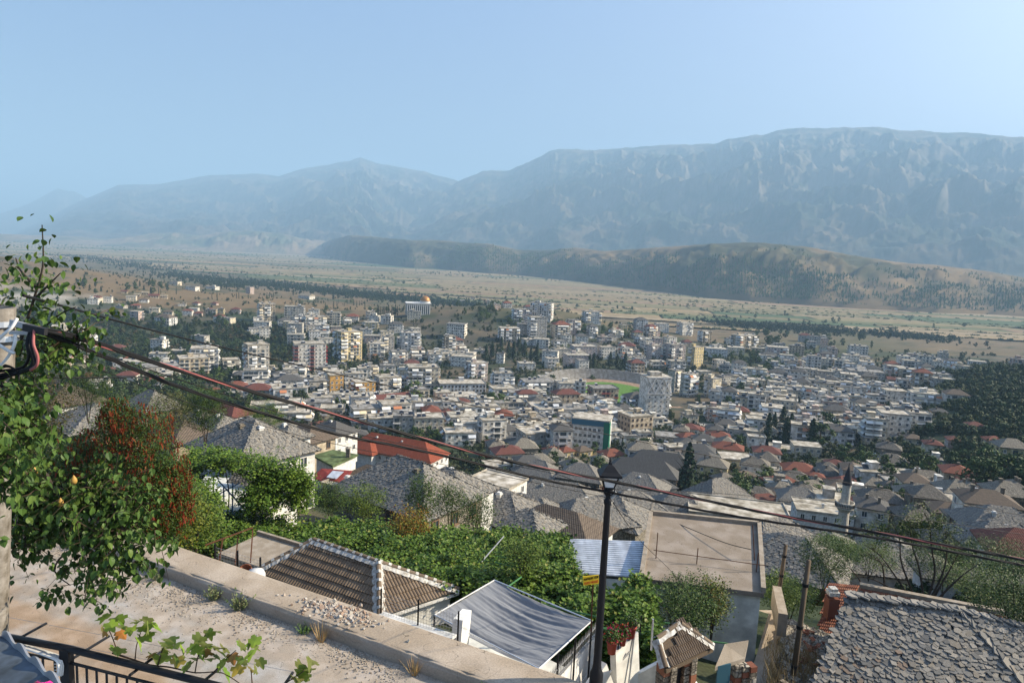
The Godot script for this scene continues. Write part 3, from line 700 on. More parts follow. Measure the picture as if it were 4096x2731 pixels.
	[369,-736,-10,15,12,4,0,"F","t",12,5,0], [331,-719,-13,17,11,3,1,"F","bt",15,5,0], [187,-525,-6,10,9,3,1,"F","bah",3,0,0], [250,-460,-7,11,9,3,0,"F","bat",11,1,0], [127,-359,-19,16,9,2,2,"F","bt",14,0,0],
	[366,-695,-22,13,9,3,0,"F","bat",9,5,0], [74,-312,-22,12,10,1,0,"F","t",2,0,0], [80,-269,-20,12,10,2,1,"D","x",17,0,0], [84,-290,-17,13,9,2,3,"D","x",17,0,0], [99,-298,-19,13,9,2,4,"H","t",17,0,0], [140,-359,-16,9,9,2,0,"S","x",14,2,0],
	[95,-322,-10,11,9,2,1,"D","t",2,0,0], [94,-273,-6,12,10,2,4,"F","x",17,0,0], [59,-290,-7,12,9,2,0,"S","b",17,1,0], [102,-310,-8,9,10,2,0,"S","t",2,0,0], [130,-316,-20,10,10,1,0,"F","b",2,0,1], [80,-334,-9,11,10,2,3,"F","x",2,0,0],
	[113,-289,-14,11,8,2,0,"H","b",17,0,0], [108,-383,-17,9,8,1,0,"H","t",14,0,0], [93,-358,-13,8,9,2,3,"S","x",2,0,0], [83,-308,-6,10,10,2,3,"D","b",2,0,0], [83,-353,-16,9,10,1,3,"D","b",2,0,1], [65,-274,-6,13,8,2,0,"F","b",17,0,0],
	[100,-366,-14,9,8,2,0,"H","t",2,0,0], [80,-256,-22,11,8,2,4,"S","t",17,0,0], [113,-363,-8,9,9,2,1,"D","b",14,0,0], [138,-307,-11,12,9,2,1,"F","x",14,2,0], [117,-265,-11,12,9,1,0,"H","x",17,0,0], [0,-421,14,17,9,3,2,"F","bt",6,2,0],
	[11,-437,14,13,8,4,0,"H","bah",6,0,0], [12,-310,24,13,11,3,2,"F","t",2,0,0], [61,-429,14,10,10,2,0,"F","b",2,1,1], [-10,-342,22,10,11,3,0,"F","bt",2,0,0], [3,-400,24,17,12,2,0,"F","t",2,1,1], [-23,-313,14,14,10,2,0,"F","ba",10,1,0],
	[37,-443,17,17,10,4,3,"H","t",6,0,0], [-64,-336,16,13,10,2,6,"F","t",10,1,0], [-42,-359,17,9,11,3,3,"H","bt",2,0,0], [-80,-425,15,14,12,2,0,"F","t",16,2,1], [-44,-383,18,13,9,2,6,"D","t",16,2,0], [77,-396,10,15,8,3,2,"F","bt",2,1,0],
	[17,-427,11,9,11,3,3,"D","bt",6,0,0], [-55,-368,10,14,10,4,6,"F","bah",16,2,1], [-15,-426,11,11,10,3,0,"F","bat",6,2,0], [-63,-377,9,12,9,4,2,"F","bat",16,2,0], [21,-403,19,9,9,3,6,"F","t",2,1,0], [-24,-350,16,15,12,3,6,"F","bat",2,0,0],
	[27,-411,16,10,9,4,2,"F","bah",2,1,0], [25,-347,23,15,9,3,9,"F","bt",2,0,0], [-50,-411,9,17,8,2,0,"F","b",16,0,1], [-8,-323,21,12,9,4,0,"F","bt",2,0,0], [-61,-432,9,12,10,3,0,"F","b",16,0,0], [60,-399,23,10,12,4,0,"F","bah",2,1,0],
	[53,-346,20,10,9,2,6,"F","bt",2,0,0], [24,-303,10,9,10,4,0,"D","bt",2,2,0], [-12,-374,19,13,8,4,6,"F","bat",2,0,0], [70,-368,26,15,12,4,3,"F","t",2,0,0], [17,-413,12,9,12,3,9,"F","ba",2,1,0], [34,-397,16,9,12,2,1,"F","ba",2,1,0],
	[4,-458,12,10,11,3,1,"F","ba",6,0,0], [-35,-373,19,10,9,2,2,"H","bah",2,0,0], [-38,-429,24,9,10,2,2,"F","bah",6,2,0], [-3,-368,9,10,10,3,0,"H","bt",2,0,0], [-31,-420,12,13,10,2,0,"H","bt",6,2,0], [-44,-437,19,10,9,3,9,"F","b",6,2,0],
	[17,-332,22,13,10,3,3,"F","ba",2,0,1], [36,-457,22,15,8,2,0,"F","t",6,0,0], [41,-365,21,11,10,2,0,"F","bt",2,1,3], [52,-392,25,11,11,2,6,"F","bt",2,1,0], [-12,-398,9,11,11,3,0,"F","b",2,0,0], [-74,-346,25,15,10,3,1,"F","ba",10,1,0],
	[-36,-408,13,10,11,3,0,"F","b",6,2,0], [-20,-437,18,14,9,2,6,"F","bt",6,2,0], [19,-393,16,10,9,2,0,"F","ba",2,1,0], [0,-382,13,10,9,2,0,"F","b",2,0,3], [-17,-329,12,13,11,3,6,"F","bt",2,0,0], [41,-351,18,13,10,4,6,"F","b",2,1,0],
	[-84,-382,14,12,9,4,0,"F","bah",16,2,0], [-76,-359,21,12,12,3,9,"F","b",16,2,0], [-40,-332,13,15,10,3,1,"F","t",10,1,0], [-50,-397,14,9,11,3,6,"F","t",16,2,0], [47,-377,16,15,9,2,9,"F","b",2,1,0], [71,-417,16,11,10,3,0,"D","t",2,1,0],
	[-57,-423,25,10,9,4,1,"F","bt",16,0,0], [49,-359,11,10,10,4,9,"F","bah",2,1,0], [-12,-412,12,17,8,3,1,"F","bah",6,2,0], [13,-359,24,12,8,3,3,"F","ba",2,0,2], [-15,-387,11,10,8,3,9,"H","b",2,0,0], [-28,-389,24,11,10,3,0,"D","ba",2,0,0],
	[-52,-330,10,10,9,3,2,"F","bt",10,1,0], [20,-442,14,11,8,3,2,"F","bah",6,0,0], [-22,-367,17,13,9,4,6,"F","ba",2,0,1], [11,-372,15,12,9,3,3,"F","bat",2,0,0], [29,-387,25,9,11,2,0,"D","bah",2,1,0], [67,-384,14,13,9,3,2,"D","bah",2,1,0],
	[-83,-371,17,10,10,4,6,"F","t",16,2,0], [56,-415,18,12,10,3,1,"F","bt",2,1,0], [-28,-379,16,10,9,3,1,"F","t",2,0,0], [56,-446,26,14,9,3,0,"F","bat",0,2,0], [-2,-335,23,11,12,2,6,"D","b",2,0,0], [12,-448,15,9,10,2,3,"F","bt",6,0,0],
	[-60,-351,24,15,10,4,0,"F","ba",10,1,0], [71,-426,16,9,8,2,0,"F","b",2,1,0], [-116,-357,14,10,11,2,2,"F","bat",16,2,0], [-89,-466,12,13,9,3,3,"F","bt",16,1,0], [-144,-529,14,14,9,3,3,"F","bat",4,0,0],
	[-143,-399,25,14,10,3,6,"F","b",16,2,0], [-150,-476,17,12,9,2,2,"F","bat",16,0,0], [-145,-439,22,17,11,3,0,"D","bt",16,0,0], [-163,-497,24,10,8,3,2,"F","bt",4,2,0], [-134,-460,12,12,9,3,0,"F","bat",16,0,0],
	[-191,-478,16,12,10,2,6,"F","ba",4,2,0], [-111,-336,14,12,12,3,1,"F","bat",18,0,0], [-143,-380,15,15,11,3,6,"H","t",16,2,0], [-115,-544,17,14,9,3,2,"F","bat",4,0,1], [-126,-370,26,10,8,4,6,"F","ba",16,2,0],
	[-115,-407,18,9,9,2,0,"F","b",16,2,0], [-104,-455,13,11,11,3,3,"F","b",16,0,0], [-106,-419,9,12,9,2,0,"F","t",16,2,0], [-111,-394,15,14,8,2,0,"F","b",16,2,1], [-104,-324,14,15,9,2,2,"F","bah",10,0,0],
	[-94,-356,12,12,10,2,1,"F","b",16,2,0], [-111,-477,16,13,9,4,0,"F","t",16,1,0], [-123,-340,17,16,10,2,2,"F","b",18,0,0], [-107,-374,13,15,10,2,0,"F","bat",16,2,1], [-170,-531,22,17,10,3,1,"F","bat",4,2,0],
	[-188,-467,14,9,12,2,2,"D","ba",4,2,0], [-183,-509,12,11,9,2,3,"F","bt",4,2,0], [-116,-532,18,10,10,3,0,"F","bt",4,0,0], [-131,-490,18,14,11,3,0,"F","bt",16,0,0], [-152,-455,24,16,10,3,6,"F","bt",16,0,0],
	[-109,-466,18,11,8,2,0,"F","b",16,0,0], [-126,-479,9,12,10,4,0,"F","b",16,0,0], [-163,-517,10,10,11,3,0,"F","bat",4,2,0], [-158,-416,15,11,11,2,2,"F","bt",16,0,0], [-171,-451,18,15,8,4,0,"F","ba",16,0,0],
	[-166,-486,20,13,9,2,3,"D","bt",4,2,0], [40,-173,11,11,8,1,10,"F","x",5,0,1], [46,-291,24,10,8,1,2,"H","x",17,1,0], [120,-234,25,12,8,1,3,"H","x",17,0,0], [7,-232,18,7,6,1,1,"F","x",17,0,0], [-5,-285,13,7,8,2,10,"S","x",10,0,0],
	[14,-178,12,8,7,1,3,"S","x",5,0,1], [102,-222,23,10,6,1,1,"S","x",17,0,0], [39,-273,9,7,8,1,0,"S","x",17,1,0], [25,-183,12,9,7,1,10,"S","x",5,0,1], [-4,-258,21,9,8,1,0,"F","x",10,0,0], [8,-254,11,10,7,2,0,"D","x",17,0,0],
	[27,-261,26,9,9,1,10,"S","x",17,0,0], [8,-215,18,11,7,2,1,"S","x",17,2,0], [31,-196,21,10,6,1,3,"H","x",17,2,0], [19,-201,10,9,8,2,0,"S","x",17,2,0], [55,-193,23,7,7,1,1,"D","x",5,1,0], [65,-197,15,9,8,2,0,"B","x",5,1,0],
	[55,-178,14,11,7,1,1,"F","x",5,1,0], [75,-192,16,11,7,1,0,"H","x",5,1,0], [0,-272,18,12,9,2,1,"H","x",10,0,0], [13,-269,16,11,8,1,10,"S","x",17,0,1], [98,-237,14,11,6,1,10,"H","x",17,0,0], [52,-266,16,10,6,1,2,"B","x",17,1,0],
	[62,-187,15,8,8,1,2,"D","x",5,1,0], [7,-286,10,11,9,2,10,"S","x",17,0,0], [69,-259,20,12,8,1,2,"F","x",17,0,0], [46,-196,19,7,7,2,2,"D","x",5,1,0], [89,-249,23,10,6,1,0,"B","x",17,0,0], [9,-203,23,8,8,1,10,"S","x",17,2,0],
	[20,-285,13,8,8,1,2,"S","x",17,0,2], [106,-155,-17,10,7,1,3,"B","x",5,0,0], [118,-163,-16,9,6,1,1,"H","x",5,0,0], [133,-224,-7,10,6,1,10,"F","x",17,0,1], [98,-172,-16,10,7,2,2,"S","x",5,1,0], [79,-205,-13,8,6,1,2,"S","x",5,1,0],
	[105,-262,-21,7,6,1,10,"F","x",17,0,2], [141,-253,-11,12,7,1,2,"S","x",17,0,1], [144,-212,-21,8,8,2,3,"H","x",5,0,0], [107,-245,-15,10,7,1,2,"S","x",17,0,3], [97,-155,-7,8,8,1,10,"S","x",5,0,0], [130,-249,-18,7,9,2,2,"B","x",17,0,0],
	[87,-174,-18,8,8,1,2,"S","x",5,1,1], [101,-138,-17,10,8,2,0,"B","x",5,0,0], [87,-191,-17,8,6,2,3,"S","x",5,1,0], [110,-209,-22,8,9,1,0,"F","x",5,1,1], [79,-179,-5,7,7,1,0,"F","x",5,1,0], [123,-199,-12,8,8,2,1,"B","x",5,1,0],
	[129,-189,-11,9,9,1,2,"S","x",5,0,0], [122,-209,-12,7,6,1,0,"S","x",5,1,0], [107,-167,-13,8,7,2,10,"S","x",5,0,0], [90,-183,-19,7,8,2,2,"F","x",5,1,0], [126,-167,-17,7,8,1,10,"D","x",5,0,1], [116,-153,-14,8,7,2,10,"S","x",5,0,1],
	[97,-258,-20,10,7,2,0,"S","x",17,0,0], [114,-223,-17,10,8,1,2,"B","x",17,0,0], [90,-215,-5,8,7,1,2,"S","x",17,0,0], [116,-174,-13,8,8,1,10,"F","x",5,0,0], [145,-230,-8,12,6,1,0,"S","x",17,0,1], [125,-257,-11,8,9,1,0,"S","x",17,0,0],
	[147,-243,-9,10,8,1,0,"F","x",17,0,1], [93,-130,-14,9,6,1,3,"D","x",5,0,0], [87,-207,-15,7,6,1,1,"B","x",5,1,0], [91,-163,-22,7,7,2,0,"D","x",5,1,0], [131,-212,-6,7,7,1,10,"F","x",5,1,0], [94,-227,-8,8,7,1,10,"F","x",17,0,0],
	[100,-183,-16,7,7,1,2,"H","x",5,1,0], [130,-237,-7,8,7,2,0,"F","x",17,0,0], [106,-270,-13,8,8,2,1,"S","x",17,0,0], [50,-688,19,17,12,3,2,"F","ba",15,5,0], [85,-721,19,17,10,3,2,"D","bt",15,0,0], [126,-823,18,14,9,3,1,"F","ba",15,3,0],
	[38,-631,15,11,11,3,0,"F","bt",0,1,0], [151,-799,24,10,11,3,2,"F","bat",15,3,0], [-73,-642,17,13,9,3,6,"F","ba",4,0,0], [116,-799,20,11,9,2,2,"D","bt",15,3,0], [98,-698,19,16,9,4,0,"F","b",15,0,0], [154,-776,24,9,12,3,0,"F","bt",15,1,0],
	[125,-655,10,11,11,3,0,"F","ba",15,0,1], [-70,-671,16,14,10,2,0,"F","ba",4,3,0], [184,-894,15,15,9,4,9,"F","ba",15,3,0], [61,-763,15,10,10,3,0,"F","bt",15,5,0], [52,-744,16,15,10,2,0,"F","ba",15,5,0],
	[-57,-697,24,16,11,2,9,"F","bat",4,3,0], [-62,-651,16,14,9,2,0,"F","ba",4,5,0], [120,-682,16,11,12,2,1,"F","bat",15,0,0], [107,-787,15,15,9,2,9,"F","bt",15,3,0], [189,-907,10,12,12,3,0,"D","bat",15,3,0],
	[238,-786,14,12,10,3,1,"F","bat",15,1,0], [128,-709,22,9,10,3,6,"D","bt",15,0,0], [131,-691,19,9,9,2,6,"F","bah",15,0,0], [-101,-603,16,9,8,2,2,"F","bt",4,0,0], [181,-864,19,11,10,3,9,"F","bt",15,3,0],
	[95,-810,23,11,9,4,6,"D","ba",15,3,0], [167,-814,13,10,11,2,0,"F","ba",15,3,0], [105,-726,18,11,8,2,9,"F","bah",15,0,0], [-131,-697,9,14,11,2,2,"F","bt",4,3,0], [18,-741,22,13,11,2,0,"F","t",15,5,0], [72,-714,16,11,11,3,1,"F","t",15,0,0],
	[168,-783,9,10,10,4,9,"F","b",15,1,0], [-71,-627,16,11,11,3,0,"F","bat",4,0,0], [-103,-617,21,15,11,4,0,"F","ba",4,0,0], [-51,-633,18,13,10,3,2,"F","bah",4,5,0], [117,-701,25,12,10,4,0,"F","bah",15,0,0],
	[-59,-711,19,13,11,3,0,"H","ba",4,3,0], [129,-766,9,14,12,2,6,"F","bt",15,1,0], [192,-824,25,14,9,3,0,"F","b",15,3,0], [66,-627,17,10,10,3,0,"F","ba",0,1,0], [66,-677,24,11,11,3,0,"F","bat",15,0,0], [-300,-798,17,10,11,3,2,"F","bat",8,3,0],
	[-169,-801,21,13,10,2,2,"F","bah",1,2,0], [-182,-866,23,9,12,3,2,"F","b",1,0,0], [-115,-713,16,12,11,3,0,"F","b",4,3,0], [-256,-872,14,13,9,4,0,"F","t",1,5,0], [-198,-717,23,15,9,2,0,"F","b",4,3,0], [-138,-742,23,14,8,3,1,"F","bat",1,4,0],
	[-174,-721,14,9,12,3,2,"F","bah",4,3,0], [-134,-778,13,15,10,3,0,"D","b",1,2,0], [-124,-850,9,17,8,3,1,"F","t",1,2,0], [-286,-755,26,16,10,2,0,"F","b",8,0,0], [-216,-738,22,12,12,3,6,"F","t",8,5,0], [-174,-757,21,13,10,3,2,"D","bah",1,4,0],
	[-232,-783,26,15,10,2,2,"F","ba",1,5,0], [-211,-754,15,13,10,4,6,"F","bah",1,4,0], [-256,-822,10,13,9,3,0,"F","bah",1,5,1], [-111,-770,24,11,12,2,2,"F","b",1,2,0], [-269,-733,23,10,9,4,0,"F","b",8,0,0],
	[-233,-886,15,15,11,2,6,"F","bat",1,0,0], [-243,-760,9,15,12,4,2,"F","t",8,5,0], [-252,-845,22,12,12,3,0,"F","bat",1,5,0], [-162,-750,11,13,9,3,0,"F","bt",1,4,0], [-203,-830,25,9,12,2,0,"F","ba",1,0,0],
	[-273,-809,19,14,12,2,0,"D","bt",1,5,0], [-252,-799,19,9,10,4,6,"F","bat",1,5,0], [-243,-744,12,9,9,3,0,"F","t",8,5,0], [435,-848,-12,13,10,3,9,"F","bt",12,0,0], [337,-960,-20,13,11,3,9,"F","t",12,5,0],
	[445,-978,-22,16,9,3,0,"F","b",12,3,0], [429,-996,-17,16,11,3,2,"H","t",12,3,0], [324,-924,-15,10,10,3,0,"F","bat",12,5,0], [421,-946,-6,15,9,4,2,"F","bt",12,0,0], [338,-804,-16,17,8,4,3,"F","t",12,5,0],
	[295,-810,-16,14,9,2,3,"F","t",15,3,0], [435,-955,-7,16,11,3,9,"F","t",12,1,0], [396,-897,-14,10,8,3,2,"F","bt",12,0,0], [309,-780,-15,14,11,2,2,"F","b",15,5,0], [387,-833,-22,15,8,3,0,"D","b",12,0,0],
	[346,-878,-12,14,10,2,2,"F","bt",12,5,0], [319,-844,-17,16,10,2,2,"F","t",12,5,1], [-141,-1552,20,9,10,1,9,"H","t",7,3,0], [-87,-1518,20,10,8,1,0,"H","t",7,3,0], [-101,-1680,9,9,9,2,1,"B","b",7,3,0], [-118,-1560,11,10,9,2,0,"F","b",7,3,0],
	[-71,-1646,10,10,8,1,1,"H","t",7,3,0], [-53,-1618,15,9,9,1,0,"F","t",7,3,0], [-60,-1524,9,12,10,2,1,"H","b",7,3,0], [-24,-905,25,10,10,2,9,"F","x",1,0,0], [20,-925,23,13,8,1,9,"H","x",1,5,0], [-9,-924,16,12,8,2,0,"H","b",1,0,0],
	[-33,-941,9,8,9,2,1,"F","t",1,0,0], [-532,-889,19,12,9,2,0,"F","x",13,2,0], [-502,-923,17,11,9,1,0,"B","x",13,0,0], [-449,-920,22,10,8,1,0,"F","b",13,0,0], [-353,-815,9,12,10,2,0,"H","b",8,3,0], [-535,-865,18,12,9,2,0,"F","x",13,2,1],
	[-396,-888,26,10,10,1,1,"H","x",13,5,0], [-482,-866,23,11,8,1,9,"H","t",13,0,0], [-518,-921,20,12,9,2,1,"F","x",13,0,0], [-419,-891,10,11,9,1,0,"F","x",13,5,0], [-419,-824,11,11,8,2,1,"B","b",8,3,0], [-444,-840,18,11,10,2,1,"F","b",13,5,0],
	[-539,-877,11,12,9,2,1,"H","x",13,2,0], [452,-714,-5,16,11,2,0,"F","bt",12,4,0], [489,-710,-21,15,10,2,0,"F","b",12,4,0], [410,-688,-18,12,10,3,0,"F","bt",12,4,0], [490,-769,-14,9,9,4,2,"F","t",12,2,0],
	[464,-780,-8,13,10,3,9,"F","bt",12,2,0], [439,-718,-20,13,9,4,0,"F","b",12,4,0], [418,-721,-7,11,10,4,0,"F","t",12,4,0], [416,-623,-17,13,10,2,1,"F","bah",9,5,0], [462,-752,-14,15,11,3,6,"F","bt",12,2,0],
	[441,-676,-12,14,8,3,0,"D","bat",12,4,0], [-253,-488,17,10,9,1,0,"F","t",4,0,0], [-225,-435,24,10,10,2,0,"F","x",16,5,0], [-215,-350,22,9,9,2,0,"F","b",18,1,0], [-326,-509,10,8,10,1,0,"B","b",8,4,0], [-210,-393,12,11,9,2,0,"H","t",18,1,0],
	[-301,-529,16,11,9,1,0,"H","x",4,5,0], [-301,-516,16,10,10,1,0,"F","x",4,5,0], [-259,-509,23,12,10,2,0,"F","b",4,0,0], [-312,-467,12,10,10,2,1,"H","t",4,5,0], [-254,-404,12,9,9,1,9,"H","x",18,1,0], [-69,-297,22,12,7,1,1,"D","x",10,1,0],
	[-109,-295,16,12,7,1,10,"S","x",10,0,1], [-88,-205,22,9,9,2,1,"S","x",10,2,0], [-93,-273,12,11,6,2,10,"S","x",10,0,1], [-107,-240,14,10,7,1,10,"S","x",10,0,0], [-86,-311,14,12,8,1,1,"H","x",10,1,0], [-122,-263,23,12,6,2,2,"F","x",18,0,0],
	[-72,-261,10,7,7,2,2,"S","x",10,0,0], [-90,-231,12,12,7,1,2,"S","x",10,0,0], [-88,-248,13,10,6,2,1,"S","x",10,0,0], [-86,-214,26,8,7,2,2,"S","x",10,0,1], [-68,-280,14,8,8,1,2,"D","x",10,0,0], [-100,-253,25,10,8,1,3,"D","x",10,0,0],
	[-120,-280,24,12,8,1,10,"S","x",18,0,0], 
]
var cache := {}

func town_materials():
	var w := [[.82, .79, .735], [.74, .66, .52], [.52, .495, .455], [.56, .48, .37], [.70, .58, .33], [.58, .505, .49], [.70, .71, .72], [.60, .36, .12], [.24, .23, .22], [.60, .47, .42], [.34, .31, .27]]
	M.walls = []
	for c in w: M.walls.append(mat(lin(c[0], c[1], c[2]), .92, M.t_stain, .09))
	M.walls[10] = mat(lin(.40, .37, .32), .95, M.t_stone, .35, M.t_stone, 5.0)
	M.roofs = {"F": mat(lin(.46, .425, .365), .95, M.t_stain, .07), "F2": mat(lin(.30, .29, .28), .95, M.t_stain, .07), "F3": mat(lin(.52, .48, .42), .95, M.t_stain, .07)}
	M.roofs.H = mat(lin(.29, .105, .07), .85, M.t_tile, .5, M.t_tile, 6.0)
	M.roofs.H2 = mat(lin(.22, .085, .068), .85, M.t_tile, .5, M.t_tile, 6.0)
	M.roofs.R = mat(lin(.37, .095, .05), .85, M.t_tile, .5, M.t_tile, 6.0)
	M.roofs.B = mat(lin(.20, .155, .12), .85, M.t_tile, .5, M.t_tile, 6.0)
	M.roofs.D = mat(lin(.15, .145, .14), .85, M.t_tile, .5, M.t_tile, 6.0)
	M.roofs.S = mat(lin(.26, .245, .225), .95, M.t_slate, .22, M.t_slate, 9.0)
	M.roofs.S2 = mat(lin(.33, .305, .27), .95, M.t_slate, .2, M.t_slate, 9.0)
	M.roofs.S3 = mat(lin(.40, .37, .32), .95, M.t_slate, .24, M.t_slate, 9.0)
	M.roofs.G = mat(lin(.34, .29, .22), .9, M.t_stain, .1)
	M.pane = mat(lin(.035, .045, .055), .12)
	M.pane.metallic_specular = .6
	M.frame = mat(lin(.62, .6, .57), .7)
	M.shutter = mat(lin(.17, .11, .07), .7)
	M.dark_metal = mat(lin(.02, .02, .022), .5)
	M.frosted = mat(lin(.62, .64, .66), .3)
	M.rail = mat(lin(.3, .3, .3), .5)
	M.awning = [mat(lin(.62, .58, .50), .9), mat(lin(.62, .52, .36), .9), mat(lin(.5, .52, .55), .9), mat(lin(.40, .17, .09), .9), mat(lin(.66, .64, .6), .9)]
	M.steel = mat(lin(.55, .56, .58), .35, null, 1, null, 1, .6)
	M.whitep = mat(lin(.74, .73, .71), .8, M.t_soft, .5)
	M.redp = mat(lin(.36, .05, .045), .8, M.t_soft, .3)
	M.solar = mat(lin(.012, .016, .028), .25)
	M.chim = mat(lin(.36, .32, .27), .95, M.t_stone, .6)

# a window: frame proud of the wall, pane inside it
func window_mesh(w: float, h: float, kind := 0) -> ArrayMesh:
	var key := "w%.1f_%.1f_%d" % [w, h, kind]
	if cache.has(key): return cache[key]
	var a := MB.new()
	var f := .09
	for s in [-1, 1]:
		a.at(Vector3(f, h + f * 2, .10), Vector3(s * (w / 2 + f / 2), 0, .05))
		a.at(Vector3(w, f, .10), Vector3(0, s * (h / 2 + f / 2), .05))
	a.at(Vector3(w + .35, .07, .22), Vector3(0, -h / 2 - f - .03, .11))
	a.at(Vector3(.06, h, .05), Vector3(0, 0, .045))
	var m := a.mesh()
	var b := MB.new()
	b.quad(Vector3(-w / 2, h / 2, .02), Vector3(w / 2, h / 2, .02), Vector3(w / 2, -h / 2, .02), Vector3(-w / 2, -h / 2, .02))
	m.add_surface_from_arrays(Mesh.PRIMITIVE_TRIANGLES, b.mesh().surface_get_arrays(0))
	m.surface_set_material(0, [M.frame, M.shutter, M.frame][kind])
	m.surface_set_material(1, M.pane)
	cache[key] = m
	return m

# a balcony: slab, parapet or railing, side wall, dark door behind, and sometimes a sloping awning
func balcony_mesh(w: float, style: int, aw: int) -> ArrayMesh:
	var key := "b%.1f_%d_%d" % [w, style, aw]
	if cache.has(key): return cache[key]
	var a := MB.new()
	a.at(Vector3(w, .16, 1.25), Vector3(0, 0, .625))
	if style == 0:
		a.at(Vector3(w, .95, .1), Vector3(0, .55, 1.2))
		for s in [-1, 1]: a.at(Vector3(.1, .95, 1.15), Vector3(s * (w / 2 - .05), .55, .575))
	else:
		a.at(Vector3(w, .06, .06), Vector3(0, 1.0, 1.2))
		var n := int(w / .35)
		for k in n + 1: a.at(Vector3(.04, .95, .04), Vector3(lerpf(-w / 2 + .03, w / 2 - .03, float(k) / n), .52, 1.2))
	var m := a.mesh()
	m.surface_set_material(0, M.whitep if style != 2 else M.redp)
	var d := MB.new()
	d.quad(Vector3(-w * .32, 2.3, .03), Vector3(w * .32, 2.3, .03), Vector3(w * .32, .1, .03), Vector3(-w * .32, .1, .03))
	m.add_surface_from_arrays(Mesh.PRIMITIVE_TRIANGLES, d.mesh().surface_get_arrays(0))
	m.surface_set_material(1, M.pane)
	if aw >= 0:
		var c := MB.new()
		var y0 := 2.55
		var y1 := 1.45
		c.quad(Vector3(-w / 2, y0, .05), Vector3(w / 2, y0, .05), Vector3(w / 2, y1, 1.5), Vector3(-w / 2, y1, 1.5))
		c.quad(Vector3(-w / 2, y1, 1.5), Vector3(w / 2, y1, 1.5), Vector3(w / 2, y1 - .25, 1.52), Vector3(-w / 2, y1 - .25, 1.52))
		m.add_surface_from_arrays(Mesh.PRIMITIVE_TRIANGLES, c.mesh().surface_get_arrays(0))
		m.surface_set_material(2, M.awning[aw])
	cache[key] = m
	return m

func put_mesh(parent: Node, called: String, mesh: Mesh, x: Transform3D) -> MeshInstance3D:
	var o := MeshInstance3D.new()
	o.name = called
	o.mesh = mesh
	o.transform = x
	parent.add_child(o, true)
	return o

func hip_mesh(w: float, d: float, h: float, over := .5, gable := false, sag := 0.0) -> ArrayMesh:
	var m := MB.new()
	var x := w / 2 + over
	var z := d / 2 + over
	var a := Vector3(-x, 0, z); var b := Vector3(x, 0, z); var c := Vector3(x, 0, -z); var e := Vector3(-x, 0, -z)
	var along := w >= d
	var r := 0.0 if gable else minf(x, z) * .95
	var p := Vector3(-x + r, h, 0) if along else Vector3(0, h, z - r)
	var q := Vector3(x - r, h, 0) if along else Vector3(0, h, -z + r)
	if along:
		m.quad(p, q, b, a); m.quad(q, p, e, c); m.tri(q, c, b); m.tri(p, a, e)
	else:
		m.tri(p, b, a); m.tri(q, e, c); m.quad(q, c, b, p); m.quad(p, a, e, q)
	var t := -.18
	for k in [[a, b], [b, c], [c, e], [e, a]]:
		m.quad(k[0], k[1], k[1] + Vector3(0, t, 0), k[0] + Vector3(0, t, 0))
	m.quad(e + Vector3(0, t, 0), a + Vector3(0, t, 0), b + Vector3(0, t, 0), c + Vector3(0, t, 0))
	return m.mesh()

func solar_heater(parent: Node, p: Vector3, yaw: float):
	if not cache.has("solar"):
		var a := MB.new()
		a.tube([Vector3(-.75, 1.25, -.45), Vector3(.75, 1.25, -.45)], .28, .28, 10)
		for s in [-.6, .6]:
			a.bar(Vector3(s, 0, -.45), Vector3(s, 1.1, -.45), .05); a.bar(Vector3(s, .1, .7), Vector3(s, 1.0, -.3), .05)
		var m := a.mesh()
		m.surface_set_material(0, M.whitep)
		var b := MB.new()
		b.quad(Vector3(-.9, 1.05, -.35), Vector3(.9, 1.05, -.35), Vector3(.9, .15, .75), Vector3(-.9, .15, .75))
		m.add_surface_from_arrays(Mesh.PRIMITIVE_TRIANGLES, b.mesh().surface_get_arrays(0))
		m.surface_set_material(1, M.solar)
		cache["solar"] = m
	put_mesh(parent, "solar_heater", cache["solar"], rx(p, yaw, 1.25))

func town():
	town_materials()
	rng.seed = 2024
	for r in TOWN: building(r)

